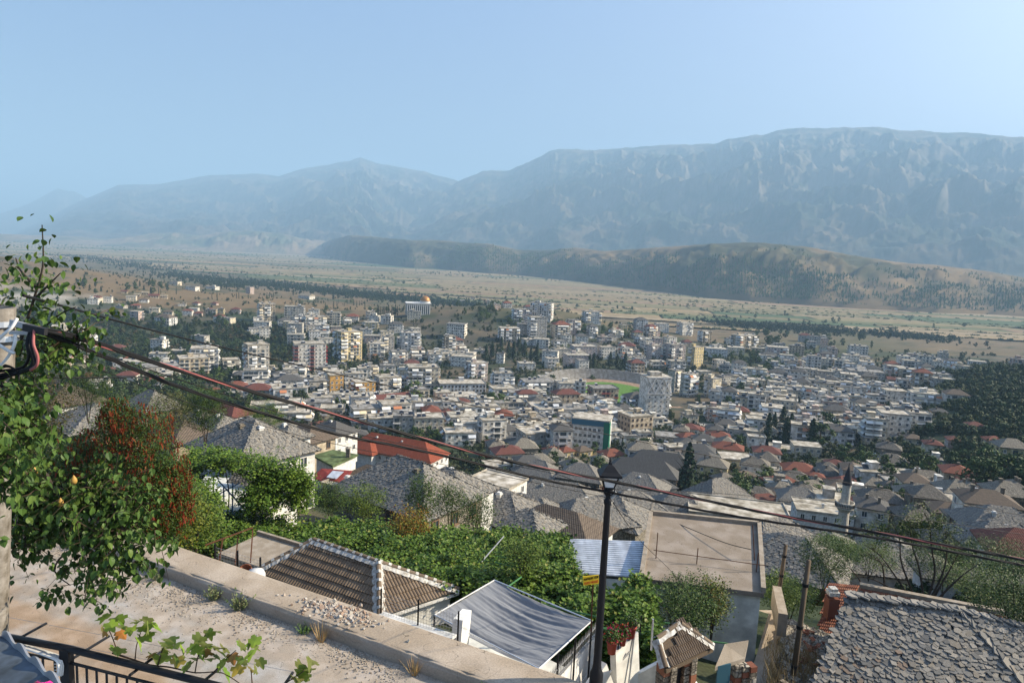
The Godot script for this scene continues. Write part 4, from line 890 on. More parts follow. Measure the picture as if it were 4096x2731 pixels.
func building(r: Array):
	var w: float = r[3]; var d: float = r[4]; var n: int = r[5]
	var fl: String = r[8]; var roof: String = r[7]
	var yaw := deg_to_rad(r[2])
	var y := gh(r[0], r[1])
	var far := Vector2(r[0], r[1]).length()
	var feat := ""
	if fl.contains("a"): feat = " and awnings"
	elif fl.contains("h"): feat = " and a roof hut"
	elif fl.contains("t"): feat = " and solar tanks"
	elif fl.contains("b"): feat = " and balconies"
	var rn: String = {"F": "flat roof", "H": "red roof", "G": "gabled roof", "S": "slate roof", "B": "brown roof", "D": "dark roof"}[roof]
	var size: String = ["", "large ", "small ", "mid-sized "][r[11]]
	var label: String = size + WALLN[r[6]] + " " + NUMW[mini(n, 12)] + "-storey block, " + rn + feat + ", " + SIDE[r[10]] + " " + LANDMARK[r[9]]
	if n < 4: label = label.replace("block", "house")
	var called := "apartment_block" if n > 3 else "flat_roofed_house"
	if roof == "S": called = "slate_roofed_house"
	elif roof != "F" and n < 4: called = "tiled_house"
	var o := thing(called, label, "building" if n > 3 else "house", Vector3(r[0], y, r[1]), yaw, "buildings of the hillside town")
	var h := n * 3.0 + .3
	var m := MB.new()
	m.at(Vector3(w, h + 4, d), Vector3(0, h / 2 - 2, 0))
	if n > 1 and roof == "F":
		for k in range(1, n):
			m.at(Vector3(w + .12, .14, d + .12), Vector3(0, k * 3.0 + .1, 0))
	part(o, "wall", m.mesh(), M.walls[r[6]])
	# faces that look towards the valley's old-town side
	var here := Vector3(r[0], 0, r[1])
	var faces := []
	for q in 4:
		var a := q * PI / 2
		var nn := Basis(Vector3.UP, yaw + a) * Vector3.BACK
		if nn.dot(-here.normalized()) > -.12: faces.append([a, w if q % 2 == 0 else d, d if q % 2 == 0 else w, q])
	var kind := 0
	if r[6] in [3, 10] or fl.contains("W"): kind = 1
	var each := far < 430.0
	var loose := []
	var bw: float = [2.8, 3.6, 4.4][rng.randi_range(0, 2)]
	var style := rng.randi_range(0, 1)
	if fl.contains("R"): style = 2
	for f in faces:
		var fw: float = f[1]
		var cols := maxi(1, int(fw / (2.5 if fl.contains("W") else 2.9)))
		var bal := {}
		if fl.contains("b"):
			for c in cols:
				if rng.randf() < (.62 if fl.contains("a") else .42): bal[c] = true
		for s in n:
			for c in cols:
				var x := (c + .5) / cols * fw - fw / 2
				var place := Transform3D(Basis(Vector3.UP, f[0]), Basis(Vector3.UP, f[0]) * Vector3(x, s * 3.0 + 1.65, f[2] / 2))
				if bal.has(c) and s > 0:
					if rng.randf() < .93:
						var aw := -1
						if fl.contains("a") and rng.randf() < .62: aw = [0, 0, 0, 4, 4, 1, 2, 4, 0, 1, 2, 0, 4, 3][rng.randi_range(0, 13)]
						place.origin.y -= 1.6
						if far < 650: put_mesh(o, "balcony", balcony_mesh(bw, style, aw), place)
						else: loose.append([balcony_mesh(bw, style, aw), place])
				elif rng.randf() < .88:
					var wm := window_mesh(1.1, 1.35, kind)
					if roof == "S": wm = window_mesh(.8, 1.1, kind)
					if each: put_mesh(o, "window", wm, place)
					else: loose.append([wm, place])
	if loose.size():
		joined(o, loose)
	top(o, r, w, d, h, n, fl, roof, far)

# openings too small to pick apart from across the town: real pieces, joined into one part for each material
func joined(o: Node, loose: Array):
	var st := {}
	for k in loose:
		var me: ArrayMesh = k[0]
		for s in me.get_surface_count():
			var mm: Material = me.surface_get_material(s)
			if not st.has(mm):
				st[mm] = SurfaceTool.new()
				st[mm].begin(Mesh.PRIMITIVE_TRIANGLES)
			st[mm].append_from(me, s, k[1])
	var out := ArrayMesh.new()
	for mm in st:
		var i := out.get_surface_count()
		st[mm].commit(out)
		out.surface_set_material(i, mm)
	var p := put_mesh(o, "facade_openings", out, Transform3D())
	p.set_meta("kind", "stuff")

func top(o: Node, r: Array, w: float, d: float, h: float, n: int, fl: String, roof: String, far: float):
	if roof == "F":
		var m := MB.new()
		m.at(Vector3(w + .7, .22, d + .7), Vector3(0, h + .11, 0))
		var ph := .45 if rng.randf() < .6 else .12
		for s in [-1, 1]:
			m.at(Vector3(w + .7, ph, .16), Vector3(0, h + .22 + ph / 2, s * (d / 2 + .27)))
			m.at(Vector3(.16, ph, d + .38), Vector3(s * (w / 2 + .27), h + .22 + ph / 2, 0))
		part(o, "roof", m.mesh(), M.roofs[["F", "F", "F2", "F3"][rng.randi_range(0, 3)]])
		if fl.contains("h") or rng.randf() < .3:
			m = MB.new()
			var p := Vector3(fr(-.25, .25) * w, h + 1.4, fr(-.25, .1) * d)
			m.at(Vector3(minf(3.6, w * .4), 2.4, minf(3.0, d * .4)), p)
			m.at(Vector3(minf(4.1, w * .45), .18, minf(3.5, d * .45)), p + Vector3(0, 1.29, 0))
			part(o, "roof_hut", m.mesh(), M.walls[r[6]])
		var k := rng.randi_range(0, 1)
		if fl.contains("t"): k += 1
		if n > 5: k += 1
		for q in k:
			solar_heater(o, Vector3(fr(-.38, .38) * w, h + .22, fr(-.38, .38) * d), fr(-.3, .3))
		if rng.randf() < .6:
			m = MB.new()
			var p := Vector3(fr(-.4, .4) * w, h + .8, fr(-.4, .4) * d)
			m.at(Vector3(.6, 1.2, .6), p)
			m.at(Vector3(.8, .1, .8), p + Vector3(0, .65, 0))
			part(o, "chimney", m.mesh(), M.chim)
	else:
		var rh := minf(w, d) * (.27 if roof != "S" else .36)
		var key := roof
		if roof == "H" and rng.randf() < .45: key = "H2"
		if roof == "S": key = ["S", "S2", "S3"][rng.randi_range(0, 2)]
		if roof == "G": key = "H2" if rng.randf() < .35 else "G"
		var x := Transform3D(Basis(), Vector3(0, h, 0))
		var rf := part(o, "roof", hip_mesh(w, d, rh, .55, roof == "G"), M.roofs[key], x)
		if roof == "S" and far < 170: slates(rf, w, d, rh)
		if rng.randf() < .75:
			for q in rng.randi_range(1, 2):
				var m := MB.new()
				var p := Vector3(fr(-.3, .3) * w, h + rh * .7, fr(-.2, .25) * d)
				m.at(Vector3(.6, 2.2, .6), p)
				m.at(Vector3(.8, .12, .8), p + Vector3(0, 1.16, 0))
				part(o, "chimney", m.mesh(), M.chim)

# uneven stone slabs laid in courses over the four slopes of a hip roof
func slates(rf: Node, w: float, d: float, rh: float):
	var xs := []
	var x := w / 2 + .55
	var z := d / 2 + .55
	var run := minf(x, z) * .95
	for side in 4:
		var half := x if side % 2 == 0 else z
		var depth := z if side % 2 == 0 else x
		var other := half
		var long := half >= depth
		var in_run := depth if long else run
		if absf(half - depth) < .01: in_run = run
		var slope := atan2(rh, in_run)
		var len := Vector2(rh, in_run).length()
		var rowh := .21
		var k := 0
		while k * rowh < len:
			var s := k * rowh / len
			var hw := half - (run * s if long else half * s)
			var q := -hw
			while q < hw:
				var b := Basis(Vector3.UP, side * PI / 2) * Basis(Vector3.RIGHT, slope - fr(.02, .16)) * Basis(Vector3.UP, fr(-.25, .25))
				var p := Basis(Vector3.UP, side * PI / 2) * Vector3(q + fr(-.1, .1), s * rh + .06 + fr(0, .05), depth - s * in_run)
				xs.append(Transform3D(b.scaled_local(Vector3(fr(.34, .66), .7, fr(.38, .6))), p))
				q += fr(.19, .34)
			k += 1
	many(rf, "slate_slabs", M.slab, M.slate, xs, M.slate_tints)


# x, z, kind, height in decimetres, nearest landmark
const TREES = [
	[-360,-1104,3,108,7,0,0], [-334,-1041,3,103,7,0,0], [-350,-1109,3,109,7,0,0], [-357,-1178,3,106,7,0,0], [-328,-1118,3,120,7,0,0], [-353,-1214,3,95,7,0,0], [-351,-1220,3,120,7,0,0], [-313,-1130,3,82,7,0,0],
	[-289,-1092,3,128,7,0,0], [-302,-1163,3,111,7,0,0], [-324,-1259,3,81,7,0,0], [-300,-1205,3,83,7,0,0], [-310,-1269,3,92,7,0,0], [-313,-1303,3,103,7,0,0], [-289,-1229,3,122,7,0,0], [-281,-1218,3,112,7,0,0],
	[-277,-1224,3,113,7,0,0], [-275,-1234,3,94,7,0,0], [-245,-1121,3,130,7,0,0], [-179,-895,3,152,1,2,3], [-177,-893,3,145,1,2,3], [-174,-892,3,126,1,2,3], [-171,-891,3,121,1,2,3], [-169,-889,3,124,1,2,3],
	[-166,-888,3,114,1,2,3], [-163,-887,3,148,1,2,3], [-158,-884,3,130,1,2,3], [-153,-882,3,152,1,2,3], [-150,-880,3,129,1,2,3], [-522,-1052,3,118,13,0,0], [-530,-1015,3,114,13,3,1], [-529,-1019,3,80,13,3,1],
	[-463,-1043,3,88,13,0,0], [-459,-1052,3,116,13,0,0], [-445,-1092,3,99,7,0,0], [-443,-1096,3,119,7,0,0], [-436,-1117,3,96,7,0,0], [-428,-1144,3,83,7,0,0], [-421,-1171,3,105,7,0,0], [-418,-1183,3,111,7,0,0],
	[-141,-773,3,120,1,0,3], [-137,-773,3,120,1,0,3], [-152,-1423,3,90,7,0,0], [-148,-1427,3,90,7,0,0], [-145,-1431,3,90,7,0,0], [-141,-1435,3,90,7,0,0], [-19,-669,2,146,0,0,2], [-14,-657,2,135,0,0,3], [-3,-685,2,150,0,0,1],
	[2,-661,2,188,0,0,3], [13,-677,2,175,0,0,4], [19,-659,2,137,0,0,4], [26,-687,2,145,15,2,3], [-11,-714,2,136,15,0,1], [7,-719,2,134,15,0,2], [-24,-642,2,178,0,0,3], [74,-634,2,141,0,0,3], [77,-628,2,164,0,0,3],
	[95,-647,2,157,15,0,3], [101,-642,2,141,15,0,3], [108,-637,2,174,15,0,3], [144,-361,2,157,14,0,2], [150,-365,2,182,14,0,3], [151,-356,2,156,14,0,3], [134,-343,2,171,14,0,2], [150,-328,2,161,14,8,1], [140,-335,2,163,14,0,4],
	[181,-381,0,140,14,9,3], [168,-345,0,140,14,6,3], [154,-328,0,140,14,0,4], [148,-453,0,120,14,0,1], [151,-465,1,104,14,1,3], [154,-468,0,95,14,0,4], [159,-480,0,92,3,0,4], [165,-493,1,86,3,2,3], [171,-502,0,81,3,2,3],
	[175,-508,0,114,3,2,3], [181,-524,0,112,3,1,3], [187,-535,1,103,3,0,4], [192,-542,0,115,9,0,4], [200,-557,0,80,9,1,3], [206,-571,1,107,9,1,3], [209,-577,1,97,9,1,4], [217,-589,0,81,9,1,4], [225,-606,1,103,9,1,4],
	[230,-616,0,109,9,2,2], [239,-638,0,78,9,0,2], [248,-654,1,119,9,6,2], [257,-674,0,119,15,6,3], [266,-685,1,118,15,0,2], [274,-699,0,116,15,1,3], [284,-716,0,102,15,6,4], [295,-747,0,89,15,5,5], [311,-769,1,92,15,2,2],
	[310,-773,1,107,15,2,2], [326,-797,0,79,15,3,4], [161,-467,1,94,14,1,3], [166,-478,0,82,14,0,4], [174,-492,0,63,3,2,3], [182,-505,1,86,3,2,2], [191,-523,1,76,3,1,3], [203,-546,0,71,9,1,3], [210,-564,0,78,9,1,3],
	[220,-575,1,92,9,6,2], [232,-603,0,79,9,0,2], [245,-623,1,78,9,2,2], [255,-645,1,67,9,6,2], [268,-666,0,92,9,0,3], [283,-696,1,68,15,0,3], [298,-726,0,86,15,0,3], [318,-757,0,64,15,9,2], [329,-779,1,74,15,2,2],
	[219,-709,0,101,15,0,3], [238,-796,0,81,15,1,3], [241,-805,0,105,15,1,3], [240,-699,0,110,15,1,3], [214,-712,1,100,15,0,3], [264,-720,1,86,15,0,3], [250,-736,0,81,15,0,3], [206,-746,0,101,15,6,3], [273,-764,0,94,15,1,3],
	[220,-678,0,91,15,0,3], [241,-737,1,105,15,6,3], [215,-710,0,86,15,0,3], [249,-701,0,108,15,1,3], [216,-693,0,90,15,0,3], [271,-769,1,82,15,1,3], [211,-738,0,88,15,6,3], [237,-802,0,96,15,1,3], [275,-802,0,84,15,3,2],
	[266,-743,1,100,15,0,3], [273,-749,0,108,15,0,3], [255,-751,0,97,15,6,3], [247,-787,0,95,15,1,3], [362,-929,5,118,12,0,3], [334,-881,5,119,12,2,2], [384,-976,0,96,12,2,4], [433,-972,0,81,12,0,3], [466,-1041,5,112,12,2,3],
	[396,-1104,5,87,12,0,0], [555,-1085,0,90,12,0,0], [352,-976,0,113,12,9,3], [360,-922,0,119,12,0,3], [397,-1059,0,107,12,0,0], [564,-1143,0,100,12,0,0], [491,-1102,5,88,12,0,0], [441,-929,5,105,12,2,4],
	[353,-933,5,106,12,0,3], [364,-957,0,103,12,9,3], [350,-909,0,112,12,0,3], [420,-1044,0,117,12,2,3], [400,-1108,0,96,12,0,0], [561,-1083,0,112,12,0,0], [352,-933,0,112,12,0,3], [347,-920,0,116,12,0,3],
	[342,-955,5,110,12,9,3], [539,-1053,5,81,12,0,0], [427,-908,0,99,12,2,3], [398,-1067,0,114,12,0,0], [404,-927,0,93,12,2,4], [447,-1045,0,88,12,2,3], [405,-933,0,96,12,2,4], [570,-1119,5,83,12,0,0], [493,-930,5,118,12,0,0],
	[473,-1014,0,119,12,0,3], [442,-1121,0,110,12,0,0], [559,-1087,5,116,12,0,0], [464,-950,0,111,12,9,3], [78,-840,1,102,15,9,5], [151,-858,1,91,15,4,3], [63,-814,0,93,15,9,5], [140,-829,1,80,15,4,3], [88,-832,1,92,15,9,5],
	[136,-825,0,72,15,1,3], [89,-828,1,82,15,6,4], [125,-867,1,107,15,4,3], [94,-831,1,93,15,6,4], [112,-836,0,109,15,0,2], [52,-833,1,102,1,9,5], [80,-796,1,72,15,6,4], [63,-810,1,97,15,9,5], [139,-839,1,97,15,0,2],
	[190,-866,1,95,15,9,3], [85,-807,0,99,15,6,4], [143,-830,0,78,15,4,3], [154,-853,1,70,15,4,3], [109,-820,1,74,15,1,3], [57,-837,0,97,1,9,5], [151,-881,0,89,15,4,3], [97,-824,0,75,15,6,4], [22,-888,0,93,1,6,4],
	[-22,-828,0,76,1,5,5], [-32,-839,1,100,1,5,5], [-40,-823,0,93,1,5,5], [-26,-887,1,64,1,9,2], [-127,-1553,1,83,7,0,2], [23,-886,0,93,1,6,4], [-77,-944,0,86,1,1,2], [8,-874,1,91,1,6,4], [-79,-1527,4,74,7,0,1],
	[-39,-872,4,84,1,9,2], [37,-898,1,92,1,9,1], [-24,-926,4,99,1,0,2], [58,-1531,1,74,7,0,0], [-5,-826,1,90,1,5,5], [-10,-964,1,90,1,1,2], [39,-1546,0,62,7,0,0], [2,-827,4,63,1,5,5], [-40,-855,1,73,1,5,5],
	[13,-817,4,63,1,5,5], [24,-894,1,88,1,6,4], [-31,-893,4,99,1,9,2], [-62,-864,0,92,1,9,2], [9,-814,4,76,1,5,5], [-21,-858,1,61,1,5,5], [10,-829,1,77,1,5,5], [-410,-664,1,111,8,1,3], [-440,-729,0,88,8,1,3],
	[-354,-675,0,88,8,2,3], [-459,-709,0,105,8,1,3], [-453,-793,0,92,8,9,3], [-364,-750,2,101,8,6,3], [-463,-760,1,80,8,9,3], [-294,-617,1,103,8,8,1], [-394,-758,0,127,8,6,3], [-418,-803,0,73,8,1,2], [-332,-782,1,102,8,1,2],
	[-420,-793,0,95,8,9,3], [-352,-651,0,79,8,0,4], [-416,-711,0,79,8,1,3], [-277,-672,1,75,8,2,3], [-355,-739,2,123,8,6,3], [-394,-614,1,103,8,3,1], [-506,-768,0,82,13,0,0], [-330,-767,2,72,8,1,2], [-478,-745,0,98,8,9,3],
	[-376,-675,2,76,8,2,3], [-451,-717,2,122,8,1,3], [-417,-702,0,97,8,1,3], [-271,-665,0,113,8,2,3], [-432,-747,1,102,8,9,3], [-266,-702,0,103,8,0,4], [-462,-787,1,114,8,9,3], [-442,-773,1,98,8,9,3], [-403,-760,0,76,8,6,3],
	[-414,-661,0,81,8,1,3], [-342,-627,0,106,8,0,4], [-343,-792,0,119,8,1,2], [-321,-680,2,119,8,2,3], [-324,-725,0,89,8,2,3], [-338,-723,1,71,8,2,3], [-459,-755,2,96,8,9,3], [-452,-750,0,88,8,9,3], [-278,-639,1,103,8,8,1],
	[-357,-742,0,104,8,6,3], [-297,-659,0,82,8,2,3], [-486,-760,1,105,8,9,3], [-409,-734,0,77,8,6,3], [-416,-701,0,103,8,1,3], [-396,-798,1,125,8,6,3], [-415,-700,0,120,8,1,3], [-321,-660,2,97,8,2,3], [-133,-374,0,75,16,6,4],
	[-164,-345,0,98,18,6,3], [-192,-397,0,81,18,0,2], [-244,-440,1,104,4,2,3], [-123,-313,1,80,18,2,2], [-200,-342,0,81,18,0,2], [-128,-294,0,97,18,10,1], [-168,-333,0,107,18,2,2], [-181,-359,0,68,18,0,1],
	[-163,-381,0,105,18,0,1], [-208,-383,0,87,18,0,2], [-188,-326,0,62,18,0,2], [-233,-434,0,76,4,0,2], [-255,-481,0,75,4,0,1], [-264,-498,0,104,4,0,2], [-203,-467,1,105,4,2,2], [-127,-285,0,82,18,10,1],
	[-298,-478,1,93,4,1,2], [-187,-367,0,62,18,0,1], [-182,-372,0,81,18,0,1], [-211,-499,0,74,4,2,8], [-134,-283,0,89,18,10,1], [-205,-440,0,93,16,0,2], [-192,-374,0,102,18,0,2], [-150,-310,1,66,18,2,2],
	[-220,-355,0,99,18,0,2], [-250,-477,1,89,4,0,1], [-169,-353,0,100,18,0,1], [-182,-368,0,100,18,0,1], [-169,-307,0,101,18,10,1], [-270,-420,0,68,18,9,1], [-167,-362,1,83,18,0,1], [-158,-300,0,109,18,10,1],
	[-195,-391,0,107,18,0,2], [-150,-331,0,109,18,2,2], [-266,-428,0,88,18,9,1], [-138,-279,0,104,18,10,1], [-217,-407,1,102,18,0,2], [-251,-456,0,100,4,2,3], [-214,-406,1,90,18,0,2], [-198,-373,0,91,18,0,2],
	[-199,-444,0,74,16,2,2], [-159,-308,0,86,18,2,2], [-128,-356,1,73,18,2,2], [-252,-447,0,104,4,9,1], [-192,-348,0,67,18,0,2], [-224,-446,1,83,4,0,2], [-189,-431,1,79,16,3,2], [-258,-413,0,77,18,9,1], [-140,-332,0,93,18,2,2],
	[-155,-345,1,108,18,2,2], [-237,-419,1,85,18,0,2], [-33,-309,1,71,10,0,2], [140,-375,1,65,14,0,1], [102,-379,4,75,14,0,1], [70,-571,4,53,0,0,1], [-43,-303,0,78,10,0,2], [26,-488,1,60,6,0,2], [-21,-393,4,64,2,0,3],
	[105,-322,4,55,2,1,2], [77,-448,0,77,0,0,2], [-162,-509,0,61,4,0,3], [162,-443,0,56,14,0,3], [40,-306,0,60,2,4,1], [113,-346,0,57,2,0,2], [-100,-548,0,72,4,2,3], [20,-584,1,58,0,0,1], [-71,-520,0,63,6,1,5],
	[-23,-575,4,70,6,5,5], [-137,-509,1,74,4,3,3], [-27,-332,1,58,2,3,1], [-8,-359,1,74,2,4,2], [105,-323,1,70,2,1,2], [119,-424,4,60,14,1,2], [115,-332,0,72,2,0,2], [158,-551,0,65,3,2,4], [-65,-393,0,75,16,3,1],
	[126,-345,4,58,14,2,2], [63,-306,0,88,2,0,1], [-30,-510,4,75,6,6,3], [-29,-341,0,61,2,0,2], [-35,-311,0,59,10,0,2], [78,-427,4,87,14,0,2], [-92,-375,0,59,16,0,4], [-89,-510,0,85,16,1,5], [34,-548,0,86,0,0,1],
	[36,-340,0,90,2,6,4], [2,-345,0,52,2,0,2], [-47,-505,0,66,6,1,6], [-18,-509,1,65,6,6,4], [137,-486,0,70,3,0,3], [-50,-461,4,74,6,6,2], [193,-577,0,84,9,0,2], [20,-318,4,81,2,2,3], [-28,-542,0,60,6,5,5],
	[72,-437,0,86,0,0,2], [-12,-559,0,83,6,5,5], [-48,-462,1,89,6,6,2], [172,-527,0,81,3,3,3], [147,-594,1,54,3,1,2], [59,-316,0,68,2,1,1], [75,-348,0,66,2,3,1], [-1,-570,4,67,6,5,5], [115,-331,0,63,2,0,2],
	[-40,-310,1,59,10,0,2], [-41,-519,0,57,6,6,4], [120,-342,0,64,14,0,2], [105,-398,1,86,14,0,1], [-78,-434,0,61,16,0,2], [-102,-531,1,87,4,0,3], [26,-378,0,87,2,0,2], [-87,-562,0,87,4,0,2], [-98,-393,0,64,16,0,2],
	[114,-328,0,71,2,0,2], [76,-379,0,87,2,2,3], [-19,-393,4,53,2,9,3], [-98,-430,0,56,16,7,4], [83,-319,0,50,2,0,1], [-88,-388,0,86,16,0,4], [-38,-317,0,68,10,3,1], [35,-381,1,51,2,0,2], [-91,-422,0,63,16,0,2],
	[46,-252,0,60,17,2,1], [26,-251,0,76,17,10,1], [37,-260,4,69,17,10,1], [148,-257,4,50,17,2,1], [103,-229,1,64,17,3,1], [99,-195,1,61,5,3,1], [110,-182,1,63,5,10,1], [83,-226,4,67,17,10,1], [6,-265,0,47,17,10,1],
	[72,-200,1,75,5,2,1], [51,-254,0,68,17,2,1], [84,-242,1,67,17,10,1], [101,-195,1,63,5,3,1], [42,-250,4,66,17,2,1], [101,-196,4,60,5,3,1], [114,-201,1,59,5,3,1], [126,-216,0,62,5,0,1], [115,-197,4,54,5,3,1],
	[84,-182,0,63,5,0,1], [75,-210,4,80,17,2,1], [90,-197,1,55,5,3,1], [42,-251,0,67,17,2,1], [101,-162,0,51,5,10,2], [19,-272,0,69,17,10,1], [83,-261,0,51,17,4,2], [96,-244,4,76,17,10,1], [38,-264,1,64,17,0,1],
	[116,-194,0,65,5,10,1], [43,-258,4,57,17,2,1], [34,-247,4,55,17,10,1], [104,-199,4,58,5,3,1], [100,-210,4,59,5,3,1], [75,-262,0,58,17,2,1], [73,-275,4,55,17,0,2], [56,-257,0,49,17,2,1], [65,-251,0,65,17,2,1],
	[32,-273,0,59,17,0,1], [120,-273,0,53,17,0,1], [99,-268,4,50,17,1,2], [115,-200,1,50,5,3,1], [178,-234,0,76,17,0,1], [148,-289,0,96,17,10,2], [140,-197,0,106,5,3,1], [159,-256,0,107,17,0,1], [151,-283,0,87,17,10,2],
	[182,-251,1,104,17,0,1], [163,-253,1,77,17,0,1], [147,-267,1,87,17,3,1], [144,-197,0,101,5,0,1], [153,-253,0,96,17,0,1], [177,-258,1,82,17,0,1], [171,-254,0,83,17,0,1], [158,-210,1,95,5,3,2], [149,-278,1,73,17,3,1],
	[159,-214,1,75,5,3,2], [145,-285,0,86,17,3,1], [148,-260,0,82,17,2,1], [148,-192,0,96,5,0,1], [138,-266,1,75,17,3,1], [157,-246,1,91,17,0,1], [157,-209,0,103,5,3,2], [142,-280,0,72,17,3,1], [147,-190,0,75,5,3,1],
	[174,-244,0,104,17,0,1], [154,-217,0,97,5,3,2], [134,-231,0,87,17,10,1], [-585,-964,2,84,13,3,1], [-575,-1034,0,102,13,3,1], [-596,-1144,0,86,13,0,2], [-535,-1003,2,117,13,3,1], [-603,-1097,2,97,13,0,0],
	[-580,-1136,0,85,13,0,2], [-636,-1008,0,114,13,0,0], [-588,-1109,0,98,13,0,0], [-537,-1013,0,100,13,3,1], [-579,-1021,0,117,13,3,1], [-622,-982,0,118,13,0,0], [-636,-994,0,95,13,0,0], [-565,-1039,2,93,13,3,1],
	[-622,-1171,2,109,13,0,0], [-619,-1006,2,99,13,0,0], [-610,-1139,0,98,13,0,0], [-660,-1046,2,119,13,0,0], [-559,-1098,2,118,13,0,0], [-577,-938,0,85,13,3,1], [-611,-1096,0,83,13,0,0], [-575,-1112,0,82,13,0,2],
	[-590,-1138,0,96,13,0,2], [-604,-1126,2,89,13,0,0], [-609,-1149,0,91,13,0,0], [-325,-1103,0,59,7,0,0], [-252,-1031,0,53,7,0,0], [-414,-1142,0,74,7,0,0], [-384,-1066,4,62,7,0,0], [-399,-1054,4,58,7,0,0],
	[-177,-948,0,77,1,0,0], [-285,-1298,0,66,7,0,0], [-165,-938,0,66,1,0,0], [-361,-1502,0,50,7,0,0], [-240,-1519,4,77,7,0,0], [-366,-976,4,75,7,9,1], [-191,-944,4,73,1,0,0], [-263,-946,0,68,7,0,0], [-396,-999,0,60,7,9,1],
	[-323,-1314,4,64,7,0,0], [-371,-1000,0,65,7,0,0], [-360,-1149,4,64,7,0,0], [-405,-1099,0,51,7,0,0], [-315,-1496,4,77,7,0,0], [-320,-1344,4,80,7,0,0], [-345,-1528,0,78,7,0,0], [-349,-1556,0,54,7,0,0],
	[-241,-1524,4,53,7,0,0], [-283,-1029,4,73,7,0,0], [-238,-1123,4,54,7,0,0], [-221,-1600,0,57,7,0,0], [906,-1466,5,112,12,0,0], [473,-1665,5,105,12,0,0], [1008,-1521,0,112,12,0,0], [-209,-1991,0,74,7,0,0],
	[956,-1641,0,93,12,0,0], [330,-1704,5,78,7,0,0], [829,-1661,5,120,12,0,0], [554,-1891,5,85,12,0,0], [98,-1723,5,83,7,0,0], [681,-1710,5,100,12,0,0], [246,-1611,0,100,7,0,0], [29,-1918,0,112,7,0,0], [-968,-2189,0,117,7,0,0],
	[652,-1638,5,113,12,0,0], [-53,-1611,5,84,7,0,1], [-946,-2293,5,120,7,0,0], [-52,-2035,5,118,7,0,0], [-22,-1781,0,88,7,0,0], [672,-1462,0,81,12,0,0], [341,-1605,5,75,12,0,0], [-580,-2202,5,94,7,0,0],
	[-79,-1599,0,102,7,0,1], [727,-1521,0,110,12,0,0], [8,-1818,0,92,7,0,0], [-297,-1622,5,113,7,0,0], [36,-1885,0,73,7,0,0], [277,-1588,0,102,7,0,0], [-657,-1924,0,87,7,0,0], [539,-1516,0,99,12,0,0], [706,-1502,0,119,12,0,0],
	[391,-1781,5,86,12,0,0], [-841,-2148,5,110,7,0,0], [148,-1584,0,98,7,0,0], [248,-1756,0,82,7,0,0], [506,-1652,0,111,12,0,0], [431,-1767,5,101,12,0,0], [138,-1747,5,96,7,0,0], [-325,-1763,0,92,7,0,0],
	[134,-1758,0,87,7,0,0], [618,-1841,5,109,12,0,0], [-81,-2973,5,122,7,0,0], [-401,-3261,5,158,7,0,0], [-329,-3493,5,137,7,0,0], [-702,-2302,0,128,7,0,0], [-648,-2917,5,111,7,0,0], [-1090,-2394,5,130,7,0,0],
	[-749,-2312,5,116,7,0,0], [-358,-2580,5,122,7,0,0], [-380,-3261,5,141,7,0,0], [-497,-2600,5,123,7,0,0], [-879,-2554,5,109,7,0,0], [-372,-2292,0,135,7,0,0], [-548,-3782,5,122,7,0,0], [-371,-3349,0,126,7,0,0],
	[-1219,-2693,0,130,7,0,0], [-486,-2352,5,160,7,0,0], [-1460,-2672,5,102,13,0,0], [-178,-3071,5,120,7,0,0], [-544,-3003,5,132,7,0,0], [-250,-3260,0,124,7,0,0], [-961,-2452,5,104,7,0,0], [-715,-2402,0,153,7,0,0],
	[-866,-3163,5,118,7,0,0], [-729,-3207,5,144,7,0,0], [-540,-2782,0,111,7,0,0], [-208,-3309,5,125,7,0,0], [-65,-428,1,140,16,0,3], [-58,-413,1,140,16,0,2], [-11,-424,1,140,6,0,3], [-7,-422,1,140,6,2,3],
	[-64,-449,1,140,16,6,2], [63,-229,2,170,17,10,1], [-79,-265,0,73,10,2,2], [-132,-296,1,56,18,10,1], [-133,-256,0,79,18,2,2], [-112,-276,0,69,10,10,1], [-82,-253,0,73,10,1,2], [-150,-267,0,52,18,2,2],
	[-109,-260,1,68,10,3,1], [-147,-267,0,67,18,2,2], [-145,-291,0,76,18,10,1], [-131,-302,1,64,18,10,1], [-140,-257,1,69,18,2,2], [-108,-260,1,59,10,3,1], [-98,-263,1,56,10,3,1], [-134,-276,1,60,18,10,1],
	[-154,-290,1,70,18,10,1], [-81,-252,0,62,10,1,2], 
]
var protos := []

# a crown: leaf faces gathered in clumps along the limbs, so that clumps shade one another and gaps stay open
func crown_mesh(h: float, r: float, clumps: int, per: int, leaf: float, low: float, tints: Array) -> ArrayMesh:
	var m := MB.new()
	for k in clumps:
		var a := rng.randf() * TAU
		var u := rng.randf()
		var y := lerpf(low, 1.0, u)
		var wide := sin(clampf((y - low) / (1.0 - low), 0, 1) * PI * .8 + .35)
		var q := r * wide * sqrt(rng.randf()) * .95
		var c := Vector3(cos(a) * q, y * h * .93, sin(a) * q)
		var cr := r * fr(.22, .40)
		m.col = tints[rng.randi_range(0, tints.size() - 1)]
		for i in per:
			var d := Vector3(rng.randfn(), rng.randfn() * .8, rng.randfn()).normalized()
			leaf_quad(m, c + d * cr * fr(.55, 1.0), (d + Vector3(0, .5, 0)).normalized(), leaf * fr(.6, 1.3))
	return m.mesh()

